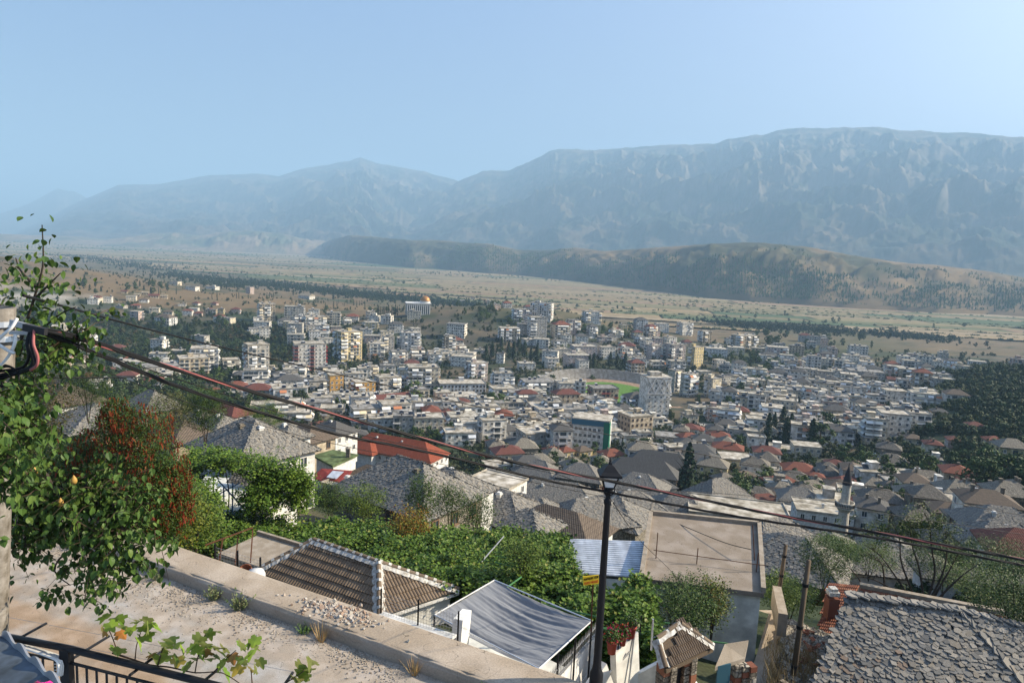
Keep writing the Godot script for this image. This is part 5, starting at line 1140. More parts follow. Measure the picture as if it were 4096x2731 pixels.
func cone_crown(h: float, r: float, n: int, leaf: float, pw: float, tints: Array, gaps := 0.0) -> ArrayMesh:
	var m := MB.new()
	for k in n:
		var y := rng.randf()
		var w := r * pow(1.0 - y, pw) * (.55 + .5 * rng.randf())
		if y < .08: w *= y / .08
		var a := rng.randf() * TAU
		if gaps > 0:
			w *= 1.0 - gaps * absf(sin(y * 26.0 + sin(a * 3.0)))
		m.col = tints[rng.randi_range(0, tints.size() - 1)]
		leaf_quad(m, Vector3(cos(a) * w, h * (.07 + .93 * y), sin(a) * w), Vector3(cos(a), .5, sin(a)).normalized(), leaf * fr(.6, 1.3))
	return m.mesh()

func tree_proto(crown: ArrayMesh, h: float, tr: float, low: float, limbs := 6) -> Node3D:
	var o := Node3D.new()
	part(o, "crown", crown, M.leaves)
	var m := MB.new()
	m.col = Color(.11, .085, .06)
	m.tube([Vector3(0, -.4, 0), Vector3(.03 * h, h * .3, 0), Vector3(.0, h * .72, .02 * h)], tr, tr * .35, 7)
	for k in limbs:
		var a := TAU * k / limbs + fr(-.3, .3)
		var y := h * fr(low, .6)
		m.tube([Vector3(.01 * h, y, 0), Vector3(cos(a) * h * .16, y + h * .14, sin(a) * h * .16), Vector3(cos(a) * h * .26, y + h * .24, sin(a) * h * .26)], tr * .4, tr * .12, 5)
	part(o, "trunk", m.mesh(), M.bark)
	return o

func trees():
	rng.seed = 77
	M.leaves = leafmat(lin(.72, .72, .7), .22)
	M.bark = vmat(.95, M.t_speck, 1.5)
	var g1 := [Color(.050, .085, .024), Color(.062, .10, .03), Color(.04, .07, .022), Color(.075, .11, .034)]
	var g2 := [Color(.085, .125, .03), Color(.10, .145, .036), Color(.07, .11, .03)]
	var g3 := [Color(.026, .048, .024), Color(.034, .058, .027), Color(.022, .04, .022)]
	protos.append([tree_proto(crown_mesh(1, .42, 30, 26, .075, .28, g1), 1, .035, .25), tree_proto(crown_mesh(1, .36, 26, 26, .08, .22, g1), 1, .03, .22)])
	protos.append([tree_proto(crown_mesh(1, .38, 28, 26, .075, .25, g2), 1, .03, .25), tree_proto(crown_mesh(1, .45, 30, 24, .08, .3, g2), 1, .03, .25)])
	protos.append([tree_proto(cone_crown(1, .30, 900, .055, .7, g3, .5), 1, .025, .2, 8), tree_proto(cone_crown(1, .26, 800, .055, .55, g3, .6), 1, .025, .2, 8)])
	protos.append([tree_proto(cone_crown(1, .085, 420, .035, .35, g3), 1, .015, .1, 2), tree_proto(cone_crown(1, .10, 420, .035, .45, g3), 1, .015, .1, 2)])
	protos.append([tree_proto(crown_mesh(1, .62, 24, 24, .1, .05, g1), 1, .03, .1), tree_proto(crown_mesh(1, .55, 24, 24, .1, .05, g2), 1, .03, .1)])
	protos.append([tree_proto(crown_mesh(1, .22, 30, 22, .07, .15, g1), 1, .02, .2), tree_proto(crown_mesh(1, .2, 30, 22, .07, .15, g2), 1, .02, .2)])
	var names := ["broadleaf_tree", "leafy_tree", "conifer", "cypress", "bushy_tree", "poplar"]
	var looks := ["rounded dark green tree", "light green leafy tree", "dark ragged conifer", "slim dark cypress", "low bushy green tree", "upright narrow poplar"]
	for t in TREES:
		var o: Node3D = protos[t[2]][rng.randi_range(0, 1)].duplicate()
		o.name = numbered(names[t[2]])
		add_child(o)
		var h: float = t[3] / 10.0
		var p := Vector3(t[0], gh(t[0], t[1]) - .1, t[1])
		o.transform = Transform3D(Basis(Vector3.UP, fr(0, TAU)).scaled(Vector3(h * fr(.85, 1.2), h, h * fr(.85, 1.2))), p)
		var sz := "tall " if h > 11 else ("small " if h < 6.5 else "")
		tag(o, sz + looks[t[2]] + ((" by a %s %s-storey house near " % [WALLN[t[5]], NUMW[t[6]]] if t[6] > 0 else " near ") if -t[1] < 1150 else " in the fields past ") + LANDMARK[t[4]], "tree", sz + looks[t[2]] + " group near " + LANDMARK[t[4]])
	for a in protos:
		for k in a: k.free()
	woods()

# masses of trees nobody could count: the shaded slope, the ravine side, the river belts, garden undergrowth
func woods():
	rng.seed = 5
	M.wood_tree = crown_mesh(1, .5, 16, 16, .13, .12, [Color(.8, .8, .8), Color(1, 1, 1), Color(.65, .65, .65)])
	var dark := [Color(.042, .07, .022), Color(.055, .088, .028), Color(.034, .058, .02), Color(.07, .10, .03), Color(.05, .075, .03)]
	var xs := []
	for k in 4200:
		var d := fr(185, 640)
		var t := fr(.60, 1.15)
		var edge := .66 + .10 * nb.get_noise_2d(d / 70, 3.0)
		if d < 300: edge += .02
		if t < edge: continue
		var p := Vector3(t * d, 0, -d)
		if near_building(p, 6.0): continue
		p.y = gh(p.x, p.z) - .8
		xs.append(rx(p, fr(0, TAU), fr(3.5, 8.5)))
	tag(many(self, "slope_wood", M.wood_tree, M.leaves, xs, [Color(.07, .11, .035), Color(.09, .135, .042), Color(.055, .09, .03), Color(.11, .14, .045), Color(.08, .11, .05)]), "dense green wood on the shaded slope above the white blocks", "wood")
	xs = []
	for k in 1500:
		var d := fr(600, 790)
		var t := fr(-.78, -.2)
		if nb.get_noise_2d(t * 9, d / 60) < -.18: continue
		var p := Vector3(t * d, 0, -d)
		if near_building(p, 5.0): continue
		p.y = gh(p.x, p.z) - .8
		xs.append(rx(p, fr(0, TAU), fr(3, 7.5)))
	tag(many(self, "ravine_scrub", M.wood_tree, M.leaves, xs, dark + [Color(.12, .10, .04), Color(.15, .11, .05)]), "dark scrub and trees filling the ravine side", "scrub")
	xs = []
	for k in 5200:
		var s := rng.randf()
		var b := rng.randi_range(0, 3)
		var d: float = [lerpf(3600, 1500, s), lerpf(2000, 1500, s), lerpf(1750, 1350, s), lerpf(1330, 1190, s)][b]
		var t: float = [lerpf(-.66, -.42, s), lerpf(-.5, -.1, s), lerpf(-.38, .05, s), lerpf(.28, .62, s)][b]
		if nb.get_noise_2d(s * 7, b * 5.0) < -.25: continue
		var p := Vector3(t * d + rng.randfn() * d * .02, 0, -d + rng.randfn() * d * (.015 if k % 3 else .06))
		p.y = gh(p.x, p.z) - .5
		xs.append(rx(p, fr(0, TAU), fr(4, 10)))
	tag(many(self, "riverside_trees", M.wood_tree, M.leaves, xs, dark), "belts of trees along the river and field edges", "wood")
	xs = []
	for k in 11000:
		var d := fr(70, 800)
		var t := fr(-.8, .8)
		if nb.get_noise_2d(t * d / 22, d / 22) < (-.02 if t > -.2 else -.22): continue
		var p := Vector3(t * d, 0, -d)
		if near_building(p, 1.5): continue
		p.y = gh(p.x, p.z) - .3
		xs.append(rx(p, fr(0, TAU), fr(1.2, 3.6) * (1.0 if d < 200 else fr(1.0, 1.9)) * (1.45 if t < -.22 and d > 110 else 1.0)))
	for k in 7000:
		var d := fr(170, 900)
		var t := fr(-.8, .72)
		if nb.get_noise_2d(t * d / 34 + 9, d / 34) < .0: continue
		var p := Vector3(t * d, 0, -d)
		if near_building(p, .4) or (d < 152 and absf(t - .49) < .03): continue
		p.y = gh(p.x, p.z) - .5
		xs.append(rx(p, fr(0, TAU), fr(2.5, 6.0)))
	tag(many(self, "garden_undergrowth", M.wood_tree, M.leaves, xs, dark + [Color(.09, .13, .035), Color(.11, .13, .05)]), "garden shrubs and undergrowth between the houses", "undergrowth")
	xs = []
	for k in 900:
		var d := fr(24, 80)
		var t := fr(-1.35, -.42) if k % 3 else fr(.6, 1.3)
		if t > 0 and d < 48: continue
		var p := Vector3(t * d, gh(t * d, -d) - .3, -d)
		xs.append(rx(p, fr(0, TAU), fr(1.0, 2.6)))
	tag(many(self, "slope_shrubs", M.wood_tree, M.leaves, xs, dark), "rough shrubs on the steep slope below the road", "shrubs")
	xs = []
	for k in 3600:
		var d := fr(780, 1700)
		var t := fr(-1.0, .2)
		if t > -.12 and d > 1080: continue
		if nb.get_noise_2d(t * d / 90, d / 90) < (.05 if t < -.2 else -.1): continue
		if near_building(Vector3(t * d, 0, -d), 2.0): continue
		var p := Vector3(t * d, 0, -d)
		p.y = gh(p.x, p.z) - .3
		xs.append(rx(p, fr(0, TAU), fr(1.5, 5)))
	tag(many(self, "hillside_scrub", M.wood_tree, M.leaves, xs, dark), "scattered scrub on the dry hillside", "scrub")

const STADIUM = Vector3(86.21, 24.79, -512.26)
const HALL = Vector3(-124.15, 43.57, -882.29)
var plots := {}

func near_building(p: Vector3, gap: float) -> bool:
	if Vector2(p.x - STADIUM.x, p.z - STADIUM.z).length() < 66 or Vector2(p.x - HALL.x, p.z - HALL.z).length() < 24: return true
	if plots.is_empty():
		for r in TOWN:
			var key := Vector2i(int(floor(r[0] / 40.0)), int(floor(r[1] / 40.0)))
			if not plots.has(key): plots[key] = []
			plots[key].append(r)
	for i in [-1, 0, 1]:
		for j in [-1, 0, 1]:
			for r in plots.get(Vector2i(int(floor(p.x / 40.0)) + i, int(floor(p.z / 40.0)) + j), []):
				if Vector2(p.x - r[0], p.z - r[1]).length() < maxf(r[3], r[4]) * .5 + gap: return true
	return false

const K0 = Vector3(-9.79, 121.0, -17.43)
const KA = Vector3(.898, 0, .44)
const KN = Vector3(-.44, 0, .898)

func rd(s: float, t: float, y := 0.0) -> Vector3:
	return K0 + KA * s + KN * t + Vector3(0, y, 0)

func catmull(p: Array, n: int) -> Array:
	var c := Curve3D.new()
	for i in p.size():
		var a: Vector3 = p[maxi(i - 1, 0)]
		var b: Vector3 = p[mini(i + 1, p.size() - 1)]
		var t := (b - a) / 6.0
		c.add_point(p[i], -t, t)
	c.bake_interval = .05
	var out := []
	for i in n + 1: out.append(c.sample_baked(c.get_baked_length() * i / n, true))
	return out

func near_materials():
	M.asphalt = vmat(.95, M.t_conc, .45, M.t_speck, .5)
	M.concrete = mat(lin(.36, .32, .27), .95, M.t_conc, .5, M.t_speck, .6)
	M.concrete2 = mat(lin(.43, .37, .305), .95, M.t_conc, .22, M.t_speck, .6)
	M.concrete3 = mat(lin(.30, .262, .225), .95, M.t_conc, .17, M.t_speck, .6)
	M.plaster = mat(lin(.74, .73, .70), .9, M.t_soft, .35)
	M.plaster2 = mat(lin(.78, .77, .70), .9, M.t_soft, .25)
	M.pebble = vmat(.95, M.t_speck, 3.0)
	M.tile = [mat(lin(.235, .175, .125), .8, M.t_speck, 2.0), mat(lin(.20, .15, .11), .8, M.t_speck, 2.0), mat(lin(.27, .205, .15), .8, M.t_speck, 2.0)]
	M.tile_red = [mat(lin(.33, .12, .065), .85, M.t_speck, 2.0), mat(lin(.25, .095, .06), .85, M.t_speck, 2.0), mat(lin(.40, .17, .10), .85, M.t_speck, 2.0)]
	M.mortar = mat(lin(.62, .61, .59), .9, M.t_stain, 1.6)
	M.black = mat(lin(.012, .012, .014), .45)
	M.cable = mat(lin(.008, .008, .009), .55)
	M.pink = mat(lin(.27, .085, .08), .5)
	M.rust = mat(lin(.13, .055, .03), .85, M.t_speck, 2.0)
	M.bluesteel = mat(lin(.12, .22, .36), .5)
	M.greenpipe = mat(lin(.05, .14, .05), .5)
	M.wire = mat(lin(.32, .32, .33), .4, null, 1, null, 1, .5)
	M.wood = mat(lin(.16, .12, .085), .9, M.t_speck, 1.2)
	M.cloth = mat(lin(.165, .172, .188), .95)
	M.tin = mat(lin(.66, .69, .74), .35, M.t_soft, .3, null, 1, .35)
	M.redtin = mat(lin(.26, .05, .04), .55, M.t_soft, .4)
	M.greenroof = mat(lin(.12, .16, .07), .9, M.t_stain, .12)
	M.drygrass = leafmat(Color.WHITE, .3)
	M.vine_leaf = leafmat(lin(.68, .68, .62), .32, .45)
	M.pear_leaf = leafmat(lin(.8, .8, .75), .2, .45)
	M.pear_leaf.metallic_specular = .25

# ---- the road, the kerb wall and what lies on them
func road():
	var f := func(i: float, j: float) -> Vector3:
		var p := rd(lerpf(-26, 24, i), lerpf(-.05, 11.0, j))
		p.y += na.get_noise_2d(p.x * .35, p.z * .35) * .03 + (1 - j) * .05
		return p
	var g := func(i: float, j: float, p: Vector3, _n: Vector3) -> Color:
		var s := lerpf(-26.0, 24.0, i)
		var t := lerpf(-.05, 11.0, j)
		var n1 := na.get_noise_2d(s * .22, t * .9)
		var n2 := nb.get_noise_2d(p.x * 1.5, p.z * 1.5)
		var c := tint(Color(.41, .41, .405), Color(.33, .33, .325), .5 + n1 * 1.3 + n2 * .4)
		var track := absf(t - 3.0 - .08 * s - n1 * 1.2)
		c = tint(Color(.38, .29, .21), c, track * .85 - .25 + n2 * .35)
		c = tint(Color(.44, .39, .34), c, t * .75 - .7 - n1 * 1.3 + (0.0 if s < 9 else .6) + n2 * .5)
		if nb.get_noise_2d(s * .3 + 50, t * .3) > .26 and t > 3.5: c = c * .78
		return c
	var o := ground_part("road", sheet(420, 130, f, g), M.asphalt)
	tag(o, "worn grey road with a dusty brown track below the balcony")
	# loose stones along the kerb
	rng.seed = 8
	var xs := []
	for k in 4200:
		var s := fr(-7, 9.0)
		var t := absf(rng.randfn()) * .62 + .02
		if s > 4: t *= .6
		if t > 2.6: continue
		xs.append(Transform3D(Basis.from_euler(Vector3(fr(-.5, .5), fr(0, TAU), fr(-.5, .5))).scaled(Vector3.ONE * fr(.007, .02)), rd(s, t, .05)))
	stone_meshes()
	tag(many(self, "road_gravel", M.stone0, M.pebble, xs, [Color(.42, .37, .31), Color(.36, .32, .28), Color(.5, .45, .38), Color(.33, .27, .22)]), "loose pale gravel strewn along the road beside the kerb", "gravel")
	# the low wide retaining wall
	var w := thing("retaining_wall", "broad low concrete wall edging the road above the tiled roof", "wall", rd(0, 0))
	var fw := func(i: float, j: float) -> Vector3:
		var s := lerpf(-26, 24, i)
		var prof := [Vector2(0, -.3), Vector2(.0, .27), Vector2(-.045, .345), Vector2(-.12, .36), Vector2(-.5, .375), Vector2(-.9, .36), Vector2(-1.0, .345), Vector2(-1.05, .26), Vector2(-1.1, -7.0)]
		var u := j * 8.0
		var k := mini(int(u), 7)
		var q: Vector2 = prof[k].lerp(prof[k + 1], u - k)
		var n := nb.get_noise_2d(s * .8, j * 4.0)
		if k == 1 or k == 2: q += Vector2(-.03, -.035) * absf(nb.get_noise_2d(s * 2.2, 4.0)) * 2.0
		return KA * s + KN * (q.x + n * .02) + Vector3(0, q.y + n * .015, 0)
	part(w, "wall_body", sheet(300, 32, fw), M.concrete2)
	xs = []
	for k in 420:
		var a := rng.randfn() * .55
		xs.append(Transform3D(Basis.from_euler(Vector3(fr(-1, 1), fr(0, TAU), fr(-1, 1))).scaled(Vector3.ONE * fr(.012, .036) * (1.6 if k % 11 == 0 else 1.0)), rd(6.3 + a, -.55 + rng.randfn() * .17, .385)))
	tag(many(self, "rubble", M.stone0, M.pebble, xs, [Color(.5, .42, .36), Color(.55, .5, .44), Color(.42, .3, .23), Color(.6, .55, .5)]), "small heap of broken stones on the retaining wall", "rubble")
	# weeds along the foot of the wall
	var spots := [[-4.2, .25, .5, 0], [-3.5, .3, .35, 1], [-2.6, .12, .45, 0], [-1.2, .28, .34, 1], [.9, .15, .3, 0], [3.0, .12, .42, 0], [3.9, .14, .5, 0], [5.95, .1, .3, 1], [6.5, .16, .55, 2], [9.0, .1, .45, 2], [10.8, .12, .42, 3], [12.0, .14, .38, 2], [13.5, .1, .45, 1], [14.4, .1, .5, 3]]
	for q in spots:
		weed(rd(q[0], q[1], .0), q[2], q[3])

func stone_meshes():
	var m := MB.new()
	var p := []
	for k in 8:
		var a := Vector3(1 if k & 1 else -1, .7 if k & 2 else -.7, 1 if k & 4 else -1)
		p.append(a * Vector3(fr(.7, 1.1), fr(.7, 1.1), fr(.7, 1.1)))
	m.quad(p[6], p[7], p[5], p[4]); m.quad(p[3], p[2], p[0], p[1])
	m.quad(p[7], p[3], p[1], p[5]); m.quad(p[2], p[6], p[4], p[0])
	m.quad(p[2], p[3], p[7], p[6]); m.quad(p[4], p[5], p[1], p[0])
	M.stone0 = m.mesh()

func weed(p: Vector3, h: float, kind: int):
	var m := MB.new()
	var tints: Array = [[Color(.12, .15, .06), Color(.16, .16, .08)], [Color(.09, .15, .04), Color(.12, .18, .05)], [Color(.33, .2, .08), Color(.38, .28, .14)], [Color(.14, .24, .04), Color(.17, .28, .05)]][kind]
	for k in 70:
		m.col = tints[k % 2]
		var a := fr(0, TAU)
		var l := h * fr(.4, 1.0)
		var lean := fr(.1, .8)
		var b := Vector3(cos(a) * .05, 0, sin(a) * .05)
		var e := b + Vector3(cos(a) * l * lean, l, sin(a) * l * lean)
		var s := Vector3(-sin(a), 0, cos(a)) * .006
		m.quad(b - s, e - s * .3, e + s * .3, b + s)
		if kind != 2:
			for q in 4:
				var c := b.lerp(e, fr(.3, 1.0))
				leaf_quad(m, c, Vector3(rng.randfn(), 1.5, rng.randfn()).normalized(), h * fr(.06, .13))
	var looks := ["grey-green weed tuft", "leafy green weed", "dry brown grass tuft", "bright green weed"]
	var o := part(self, "weed", m.mesh(), M.drygrass, Transform3D(Basis(), p))
	tag(o, looks[kind] + " growing at the foot of the concrete wall", "weed", looks[kind] + "s along the kerb")

# ---- interlocking roof tiles: two rolls to a tile
func tile_mesh(w: float, l: float) -> ArrayMesh:
	var key := "t%.2f" % w
	if cache.has(key): return cache[key]
	var m := MB.new()
	var n := 8
	for k in n:
		var u0 := float(k) / n; var u1 := float(k + 1) / n
		var y0 := absf(sin(u0 * TAU)) * .045; var y1 := absf(sin(u1 * TAU)) * .045
		var a := Vector3((u0 - .5) * w, y0 + .045, 0); var b := Vector3((u1 - .5) * w, y1 + .045, 0)
		var c := Vector3((u1 - .5) * w, y1, -l); var d := Vector3((u0 - .5) * w, y0, -l)
		m.quad(d, c, b, a)
		m.quad(a, b, b - Vector3(0, .05, 0), a - Vector3(0, .05, 0))
	cache[key] = m.mesh()
	return cache[key]

# fills the slope polygon (points in world, first edge = eave from left to right as seen from outside) with tiles
func tiles_on(parent: Node3D, poly: Array, mats: Array, w := .30, l := .36, start := 0):
	var o: Vector3 = poly[0]
	var ux: Vector3 = (poly[1] - poly[0]).normalized()
	var nn: Vector3 = (poly[2] - poly[0]).cross(ux).normalized()
	if nn.y < 0: nn = -nn
	var up := nn.cross(ux).normalized()
	if up.y < 0: up = -up
	var p2 := PackedVector2Array()
	var mx := 0.0; var my := 0.0; var lo := 0.0
	for p in poly:
		var q := Vector2((p - o).dot(ux), (p - o).dot(up))
		p2.append(q); mx = maxf(mx, q.x); my = maxf(my, q.y); lo = minf(lo, q.x)
	var b := Basis(ux, nn, -up)
	var inv := parent.global_transform.affine_inverse()
	var k := start
	for j in int(my / l) + 1:
		for i in range(int(lo / w) - 1, int(mx / w) + 1):
			var c := Vector2((i + .5) * w, j * l + l * .5)
			if not Geometry2D.is_point_in_polygon(c, p2): continue
			var x := Transform3D(b, o + ux * c.x + up * (j * l - .03) + nn * (.02 + rng.randf() * .008))
			var t := part(parent, "roof_tile", tile_mesh(w, l + .06), mats[rng.randi_range(0, mats.size() - 1)], inv * x)
			k += 1
	return k

# half-round ridge tiles bedded in mortar along a line
func ridge_on(parent: Node3D, a: Vector3, b: Vector3, mats: Array, r := .13):
	var inv := parent.global_transform.affine_inverse()
	var d := b - a
	var n := maxi(1, int(d.length() / .42))
	var z := d.normalized()
	var x := z.cross(Vector3.UP).normalized()
	var y := x.cross(z)
	if y.y < 0: y = -y
	if not cache.has("ridge"):
		var m := MB.new()
		for k in 6:
			var p := PI * k / 6; var q := PI * (k + 1) / 6
			m.quad(Vector3(cos(p), sin(p), 0), Vector3(cos(p) * .85, sin(p) * .85, -1), Vector3(cos(q) * .85, sin(q) * .85, -1), Vector3(cos(q), sin(q), 0))
		cache["ridge"] = m.mesh()
	for i in n:
		var c := a + d * (float(i) / n) + y * .06
		part(parent, "ridge_tile", cache["ridge"], mats[i % mats.size()], inv * Transform3D(Basis(x * r, y * r, -z * d.length() / n * .8), c))
	var m := MB.new()
	for i in n * 6:
		var u := float(i) / (n * 6)
		var v := float(i + 1) / (n * 6)
		var bump := 1.0 + .2 * absf(sin(u * n * PI + 1.57)) + .15 * nb.get_noise_2d(i * .9, a.x)
		var bump2 := 1.0 + .2 * absf(sin(v * n * PI + 1.57)) + .15 * nb.get_noise_2d((i + 1) * .9, a.x)
		var p0 := inv * (a + d * u); var p1 := inv * (a + d * v)
		var lx := inv.basis * x; var ly := inv.basis * y
		for s: float in [-1.0, 1.0]:
			var e0 := p0 + lx * s * r * 1.9 * bump - ly * .02; var e1 := p1 + lx * s * r * 1.9 * bump2 - ly * .02
			var t0 := p0 + lx * s * r * .7 + ly * r * .75 * bump; var t1 := p1 + lx * s * r * .7 + ly * r * .75 * bump2
			if s > 0: m.quad(t0, t1, e1, e0)
			else: m.quad(t1, t0, e0, e1)
		var h0 := p0 + ly * r * (1.0 if i % 6 < 4 else 1.75); 
		if i % 6 >= 4:
			m.quad(p0 - lx * r * .9 + ly * r * 1.1, p0 + ly * r * 1.65, p1 + ly * r * 1.65, p1 - lx * r * .9 + ly * r * 1.1)
			m.quad(p0 + ly * r * 1.65, p0 + lx * r * .9 + ly * r * 1.1, p1 + lx * r * .9 + ly * r * 1.1, p1 + ly * r * 1.65)
	part(parent, "mortar_bed", m.mesh(), M.mortar)

func tiled_house():
	rng.seed = 31
	# corners worked out for eaves 15.2 m and ridge 13.9 m below the balcony
	var nr: Vector3 = Vector3(-4.95, 114.8, -26.4)
	var lf: Vector3 = Vector3(-11.31, 114.8, -29.82)
	var rt: Vector3 = Vector3(-1.89, 114.8, -28.87)
	var j1: Vector3 = Vector3(-5.45, 116.1, -28.52)
	var j0: Vector3 = Vector3(-8.89, 116.1, -30.49)
	var bk := lf + (rt - nr)
	var o := thing("tiled_house", "low house with brown ridged-tile hip roof and white mortared ridges", "house", (nr + bk) * .5 - Vector3(0, 3, 0))
	var inv := o.global_transform.affine_inverse()
	var m := MB.new()
	for q in [[nr, lf, j0, j1], [rt, nr, j1, j1], [lf, bk, j0, j0], [bk, rt, j1, j0]]:
		m.quad(inv * q[0], inv * q[1], inv * q[2], inv * q[3])
	part(o, "roof_deck", m.mesh(), M.wood)
	m = MB.new()
	var c := (nr + lf + rt + bk) * .25
	for q in [[nr, lf], [lf, bk], [bk, rt], [rt, nr]]:
		var a: Vector3 = inv * (c + (q[0] - c) * .92); var b: Vector3 = inv * (c + (q[1] - c) * .92)
		m.quad(b, a, a - Vector3(0, 4, 0), b - Vector3(0, 4, 0))
	part(o, "wall", m.mesh(), M.plaster)
	tiles_on(o, [lf, nr, j1, j0], M.tile)
	tiles_on(o, [nr, rt, j1], M.tile)
	for q in [[nr, j1], [j0, j1], [lf, j0], [rt, j1]]: ridge_on(o, q[0], q[1], M.tile)
	m = MB.new()
	m.bar(inv * (nr + (rt - nr) * .05 - Vector3(0, .12, 0)), inv * (rt - Vector3(0, .12, 0)), .12, .1)
	m.bar(inv * (lf - Vector3(0, .12, 0)), inv * (nr - Vector3(0, .12, 0)), .12, .1)
	part(o, "gutter", m.mesh(), M.whitep)

# ---- grey shade cloth over the yard, with the yard, gate and fence
func yard():
	var c: Array = [Vector3(-0.23, 119, -21.73), Vector3(2.83, 118.9, -19.61), Vector3(1.13, 118.8, -17.22), Vector3(-1.99, 118.9, -19.54)]
	var o := thing("shade_canopy", "sagging grey shade cloth stretched on a tube frame over the yard", "canopy", c[3] - Vector3(0, 2.4, 0))
	var inv := o.global_transform.affine_inverse()
	var f := func(i: float, j: float) -> Vector3:
		var p: Vector3 = c[0].lerp(c[1], i).lerp(c[3].lerp(c[2], i), j)
		p.y -= .30 * sin(PI * i) * (.55 + .45 * sin(PI * j)) + .05 * sin(PI * j)
		p.y += (.045 * sin(j * 26 + .7 * sin(i * 4 + j * 5)) + .03 * sin(j * 47 + i * 2 + .4 * sin(i * 9)) + .012 * sin(j * 110 + i * 3)) * sin(PI * i) + .03 * nb.get_noise_2d(i * 3, j * 9)
		return inv * p
	part(o, "cloth", sheet(60, 140, f), M.cloth)
	for k in 4:
		var m := MB.new()
		m.tube([inv * c[k], inv * c[(k + 1) % 4]], .022, .022, 8)
		part(o, "frame_tube", m.mesh(), M.whitep if k % 2 else M.steel)
	for q in [c[0], c[1], c[2], c[1].lerp(c[2], .33), c[1].lerp(c[2], .66), c[3]]:
		var m := MB.new()
		m.tube([inv * q, inv * (q - Vector3(0, 2.5, 0))], .03, .03, 8)
		part(o, "post", m.mesh(), M.black)
	# paved yard under it
	var y := MB.new()
	var d := Vector3(0, -2.45, 0)
	var mid: Vector3 = (c[0] + c[1] + c[2] + c[3]) * .25
	var e := []
	for q in c: e.append(mid + (q - mid) * 1.5 + d)
	y.quad(e[0], e[1], e[2], e[3])
	tag(ground_part("yard_paving", y.mesh(), M.plaster2), "pale paved yard under the shade cloth")
	# solid steel gate with a spiked railing along its top
	var g0: Vector3 = Vector3(1.49, 118, -17.66)
	var g1: Vector3 = Vector3(3.26, 118, -20.66)
	var t := thing("steel_gate", "light grey panelled steel gate topped by a spiked railing", "gate", g0 - Vector3(0, 2.2, 0))
	inv = t.global_transform.affine_inverse()
	var n := 4
	for k in n:
		var a := g0.lerp(g1, k / float(n) + .004); var b := g0.lerp(g1, (k + 1) / float(n) - .004)
		for r in 2:
			var m := MB.new()
			m.bar(inv * (a - Vector3(0, .55 + r * 1.05, 0)), inv * (b - Vector3(0, .55 + r * 1.05, 0)), .04, 1.0)
			part(t, "panel", m.mesh(), M.whitep)
	var m := MB.new()
	for h in [.05, .28, -.02]: m.bar(inv * (g0 + Vector3(0, h, 0)), inv * (g1 + Vector3(0, h, 0)), .03)
	part(t, "rail", m.mesh(), M.wire)
	for k in 34:
		m = MB.new()
		var p := inv * g0.lerp(g1, k / 33.0)
		m.tube([p, p + Vector3(0, .36, 0)], .011, .011, 4)
		m.tube([p + Vector3(0, .34, 0), p + Vector3(0, .38, 0), p + Vector3(0, .48, 0)], .024, .002, 4)
		part(t, "spike", m.mesh(), M.wire)
	# block wall with mesh fence beyond the road wall
	var b0: Vector3 = Vector3(-3.53, 119.11, -19)
	var b1: Vector3 = Vector3(-1.24, 119.32, -17.6)
	var b2: Vector3 = Vector3(-1.05, 119.08, -18.6)
	t = thing("block_wall", "grey concrete block wall with a pale capping beside the tiled roof", "wall", b0 - Vector3(0, 3, 0))
	inv = t.global_transform.affine_inverse()
	m = MB.new()
	m.bar(inv * (b0 - Vector3(0, 1.5, 0)), inv * (b1 - Vector3(0, 1.5, 0)), .2, 3.0)
	part(t, "wall_body", m.mesh(), M.concrete)
	m = MB.new()
	m.bar(inv * (b0 + Vector3(0, .04, 0)), inv * (b1 + Vector3(0, .04, 0)), .26, .07)
	part(t, "capping", m.mesh(), M.plaster)
	m = MB.new()
	m.bar(inv * (b1 - Vector3(0, 1.3, 0)), inv * (b2 - Vector3(0, 1.3, 0)), .28, 3.4)
	part(t, "pier", m.mesh(), M.plaster)
	mesh_fence(b0, b1 + (b1 - b0) * .05, .75, "green-grey welded wire fence standing on the block wall")
	mesh_fence(Vector3(-8.26, 120.7, -18.6), Vector3(-6.81, 120.55, -18.2), .5, "bent wire mesh fence at the weedy end of the wall")
	# rusty bars and slab of the little flat roof behind the mesh
	t = thing("flat_shed", "small concrete shed roof behind the wire mesh", "shed", Vector3(-11.85, 114.69, -32))
	m = MB.new()
	m.at(Vector3(3.2, .2, 2.6), Vector3(0, 0, 0), -.45)
	m.at(Vector3(3.4, .25, .15), Vector3(.55, .15, -1.2), -.45)
	part(t, "roof", m.mesh(), M.concrete)
	m = MB.new()
	m.at(Vector3(2.9, 2.6, 2.3), Vector3(0, -1.4, 0), -.45)
	part(t, "wall", m.mesh(), M.plaster2)
	t = thing("rusty_frame", "bent rusty steel bars rising out of the weeds by the wall", "frame", Vector3(-8.29, 120.23, -19))
	for q in [[Vector3(-8.36, 120.31, -19), Vector3(-8.42, 121.09, -19.5)], [Vector3(-9, 120.78, -19.6), Vector3(-8.1, 120.79, -21)], [Vector3(-7.85, 120.49, -19), Vector3(-8.17, 120.88, -20)], [Vector3(-7.4, 120.59, -19), Vector3(-7.71, 121.15, -20)]]:
		m = MB.new()
		m.bar(t.global_transform.affine_inverse() * q[0], t.global_transform.affine_inverse() * q[1], .035)
		part(t, "bar", m.mesh(), M.rust)
	var pot := thing("upturned_pot", "red clay pot lying on a white drum by the tiled roof", "pot", Vector3(-7.2, 120.57, -18.2))
	m = MB.new()
	m.lathe([Vector2(.0, .0), Vector2(.12, .0), Vector2(.17, .2), Vector2(.19, .2), Vector2(.19, .24), Vector2(.16, .24)], 14)
	part(pot, "body", m.mesh(true), M.tile_red[0], Transform3D(Basis(Vector3.RIGHT, .5), Vector3(0, .05, 0)))
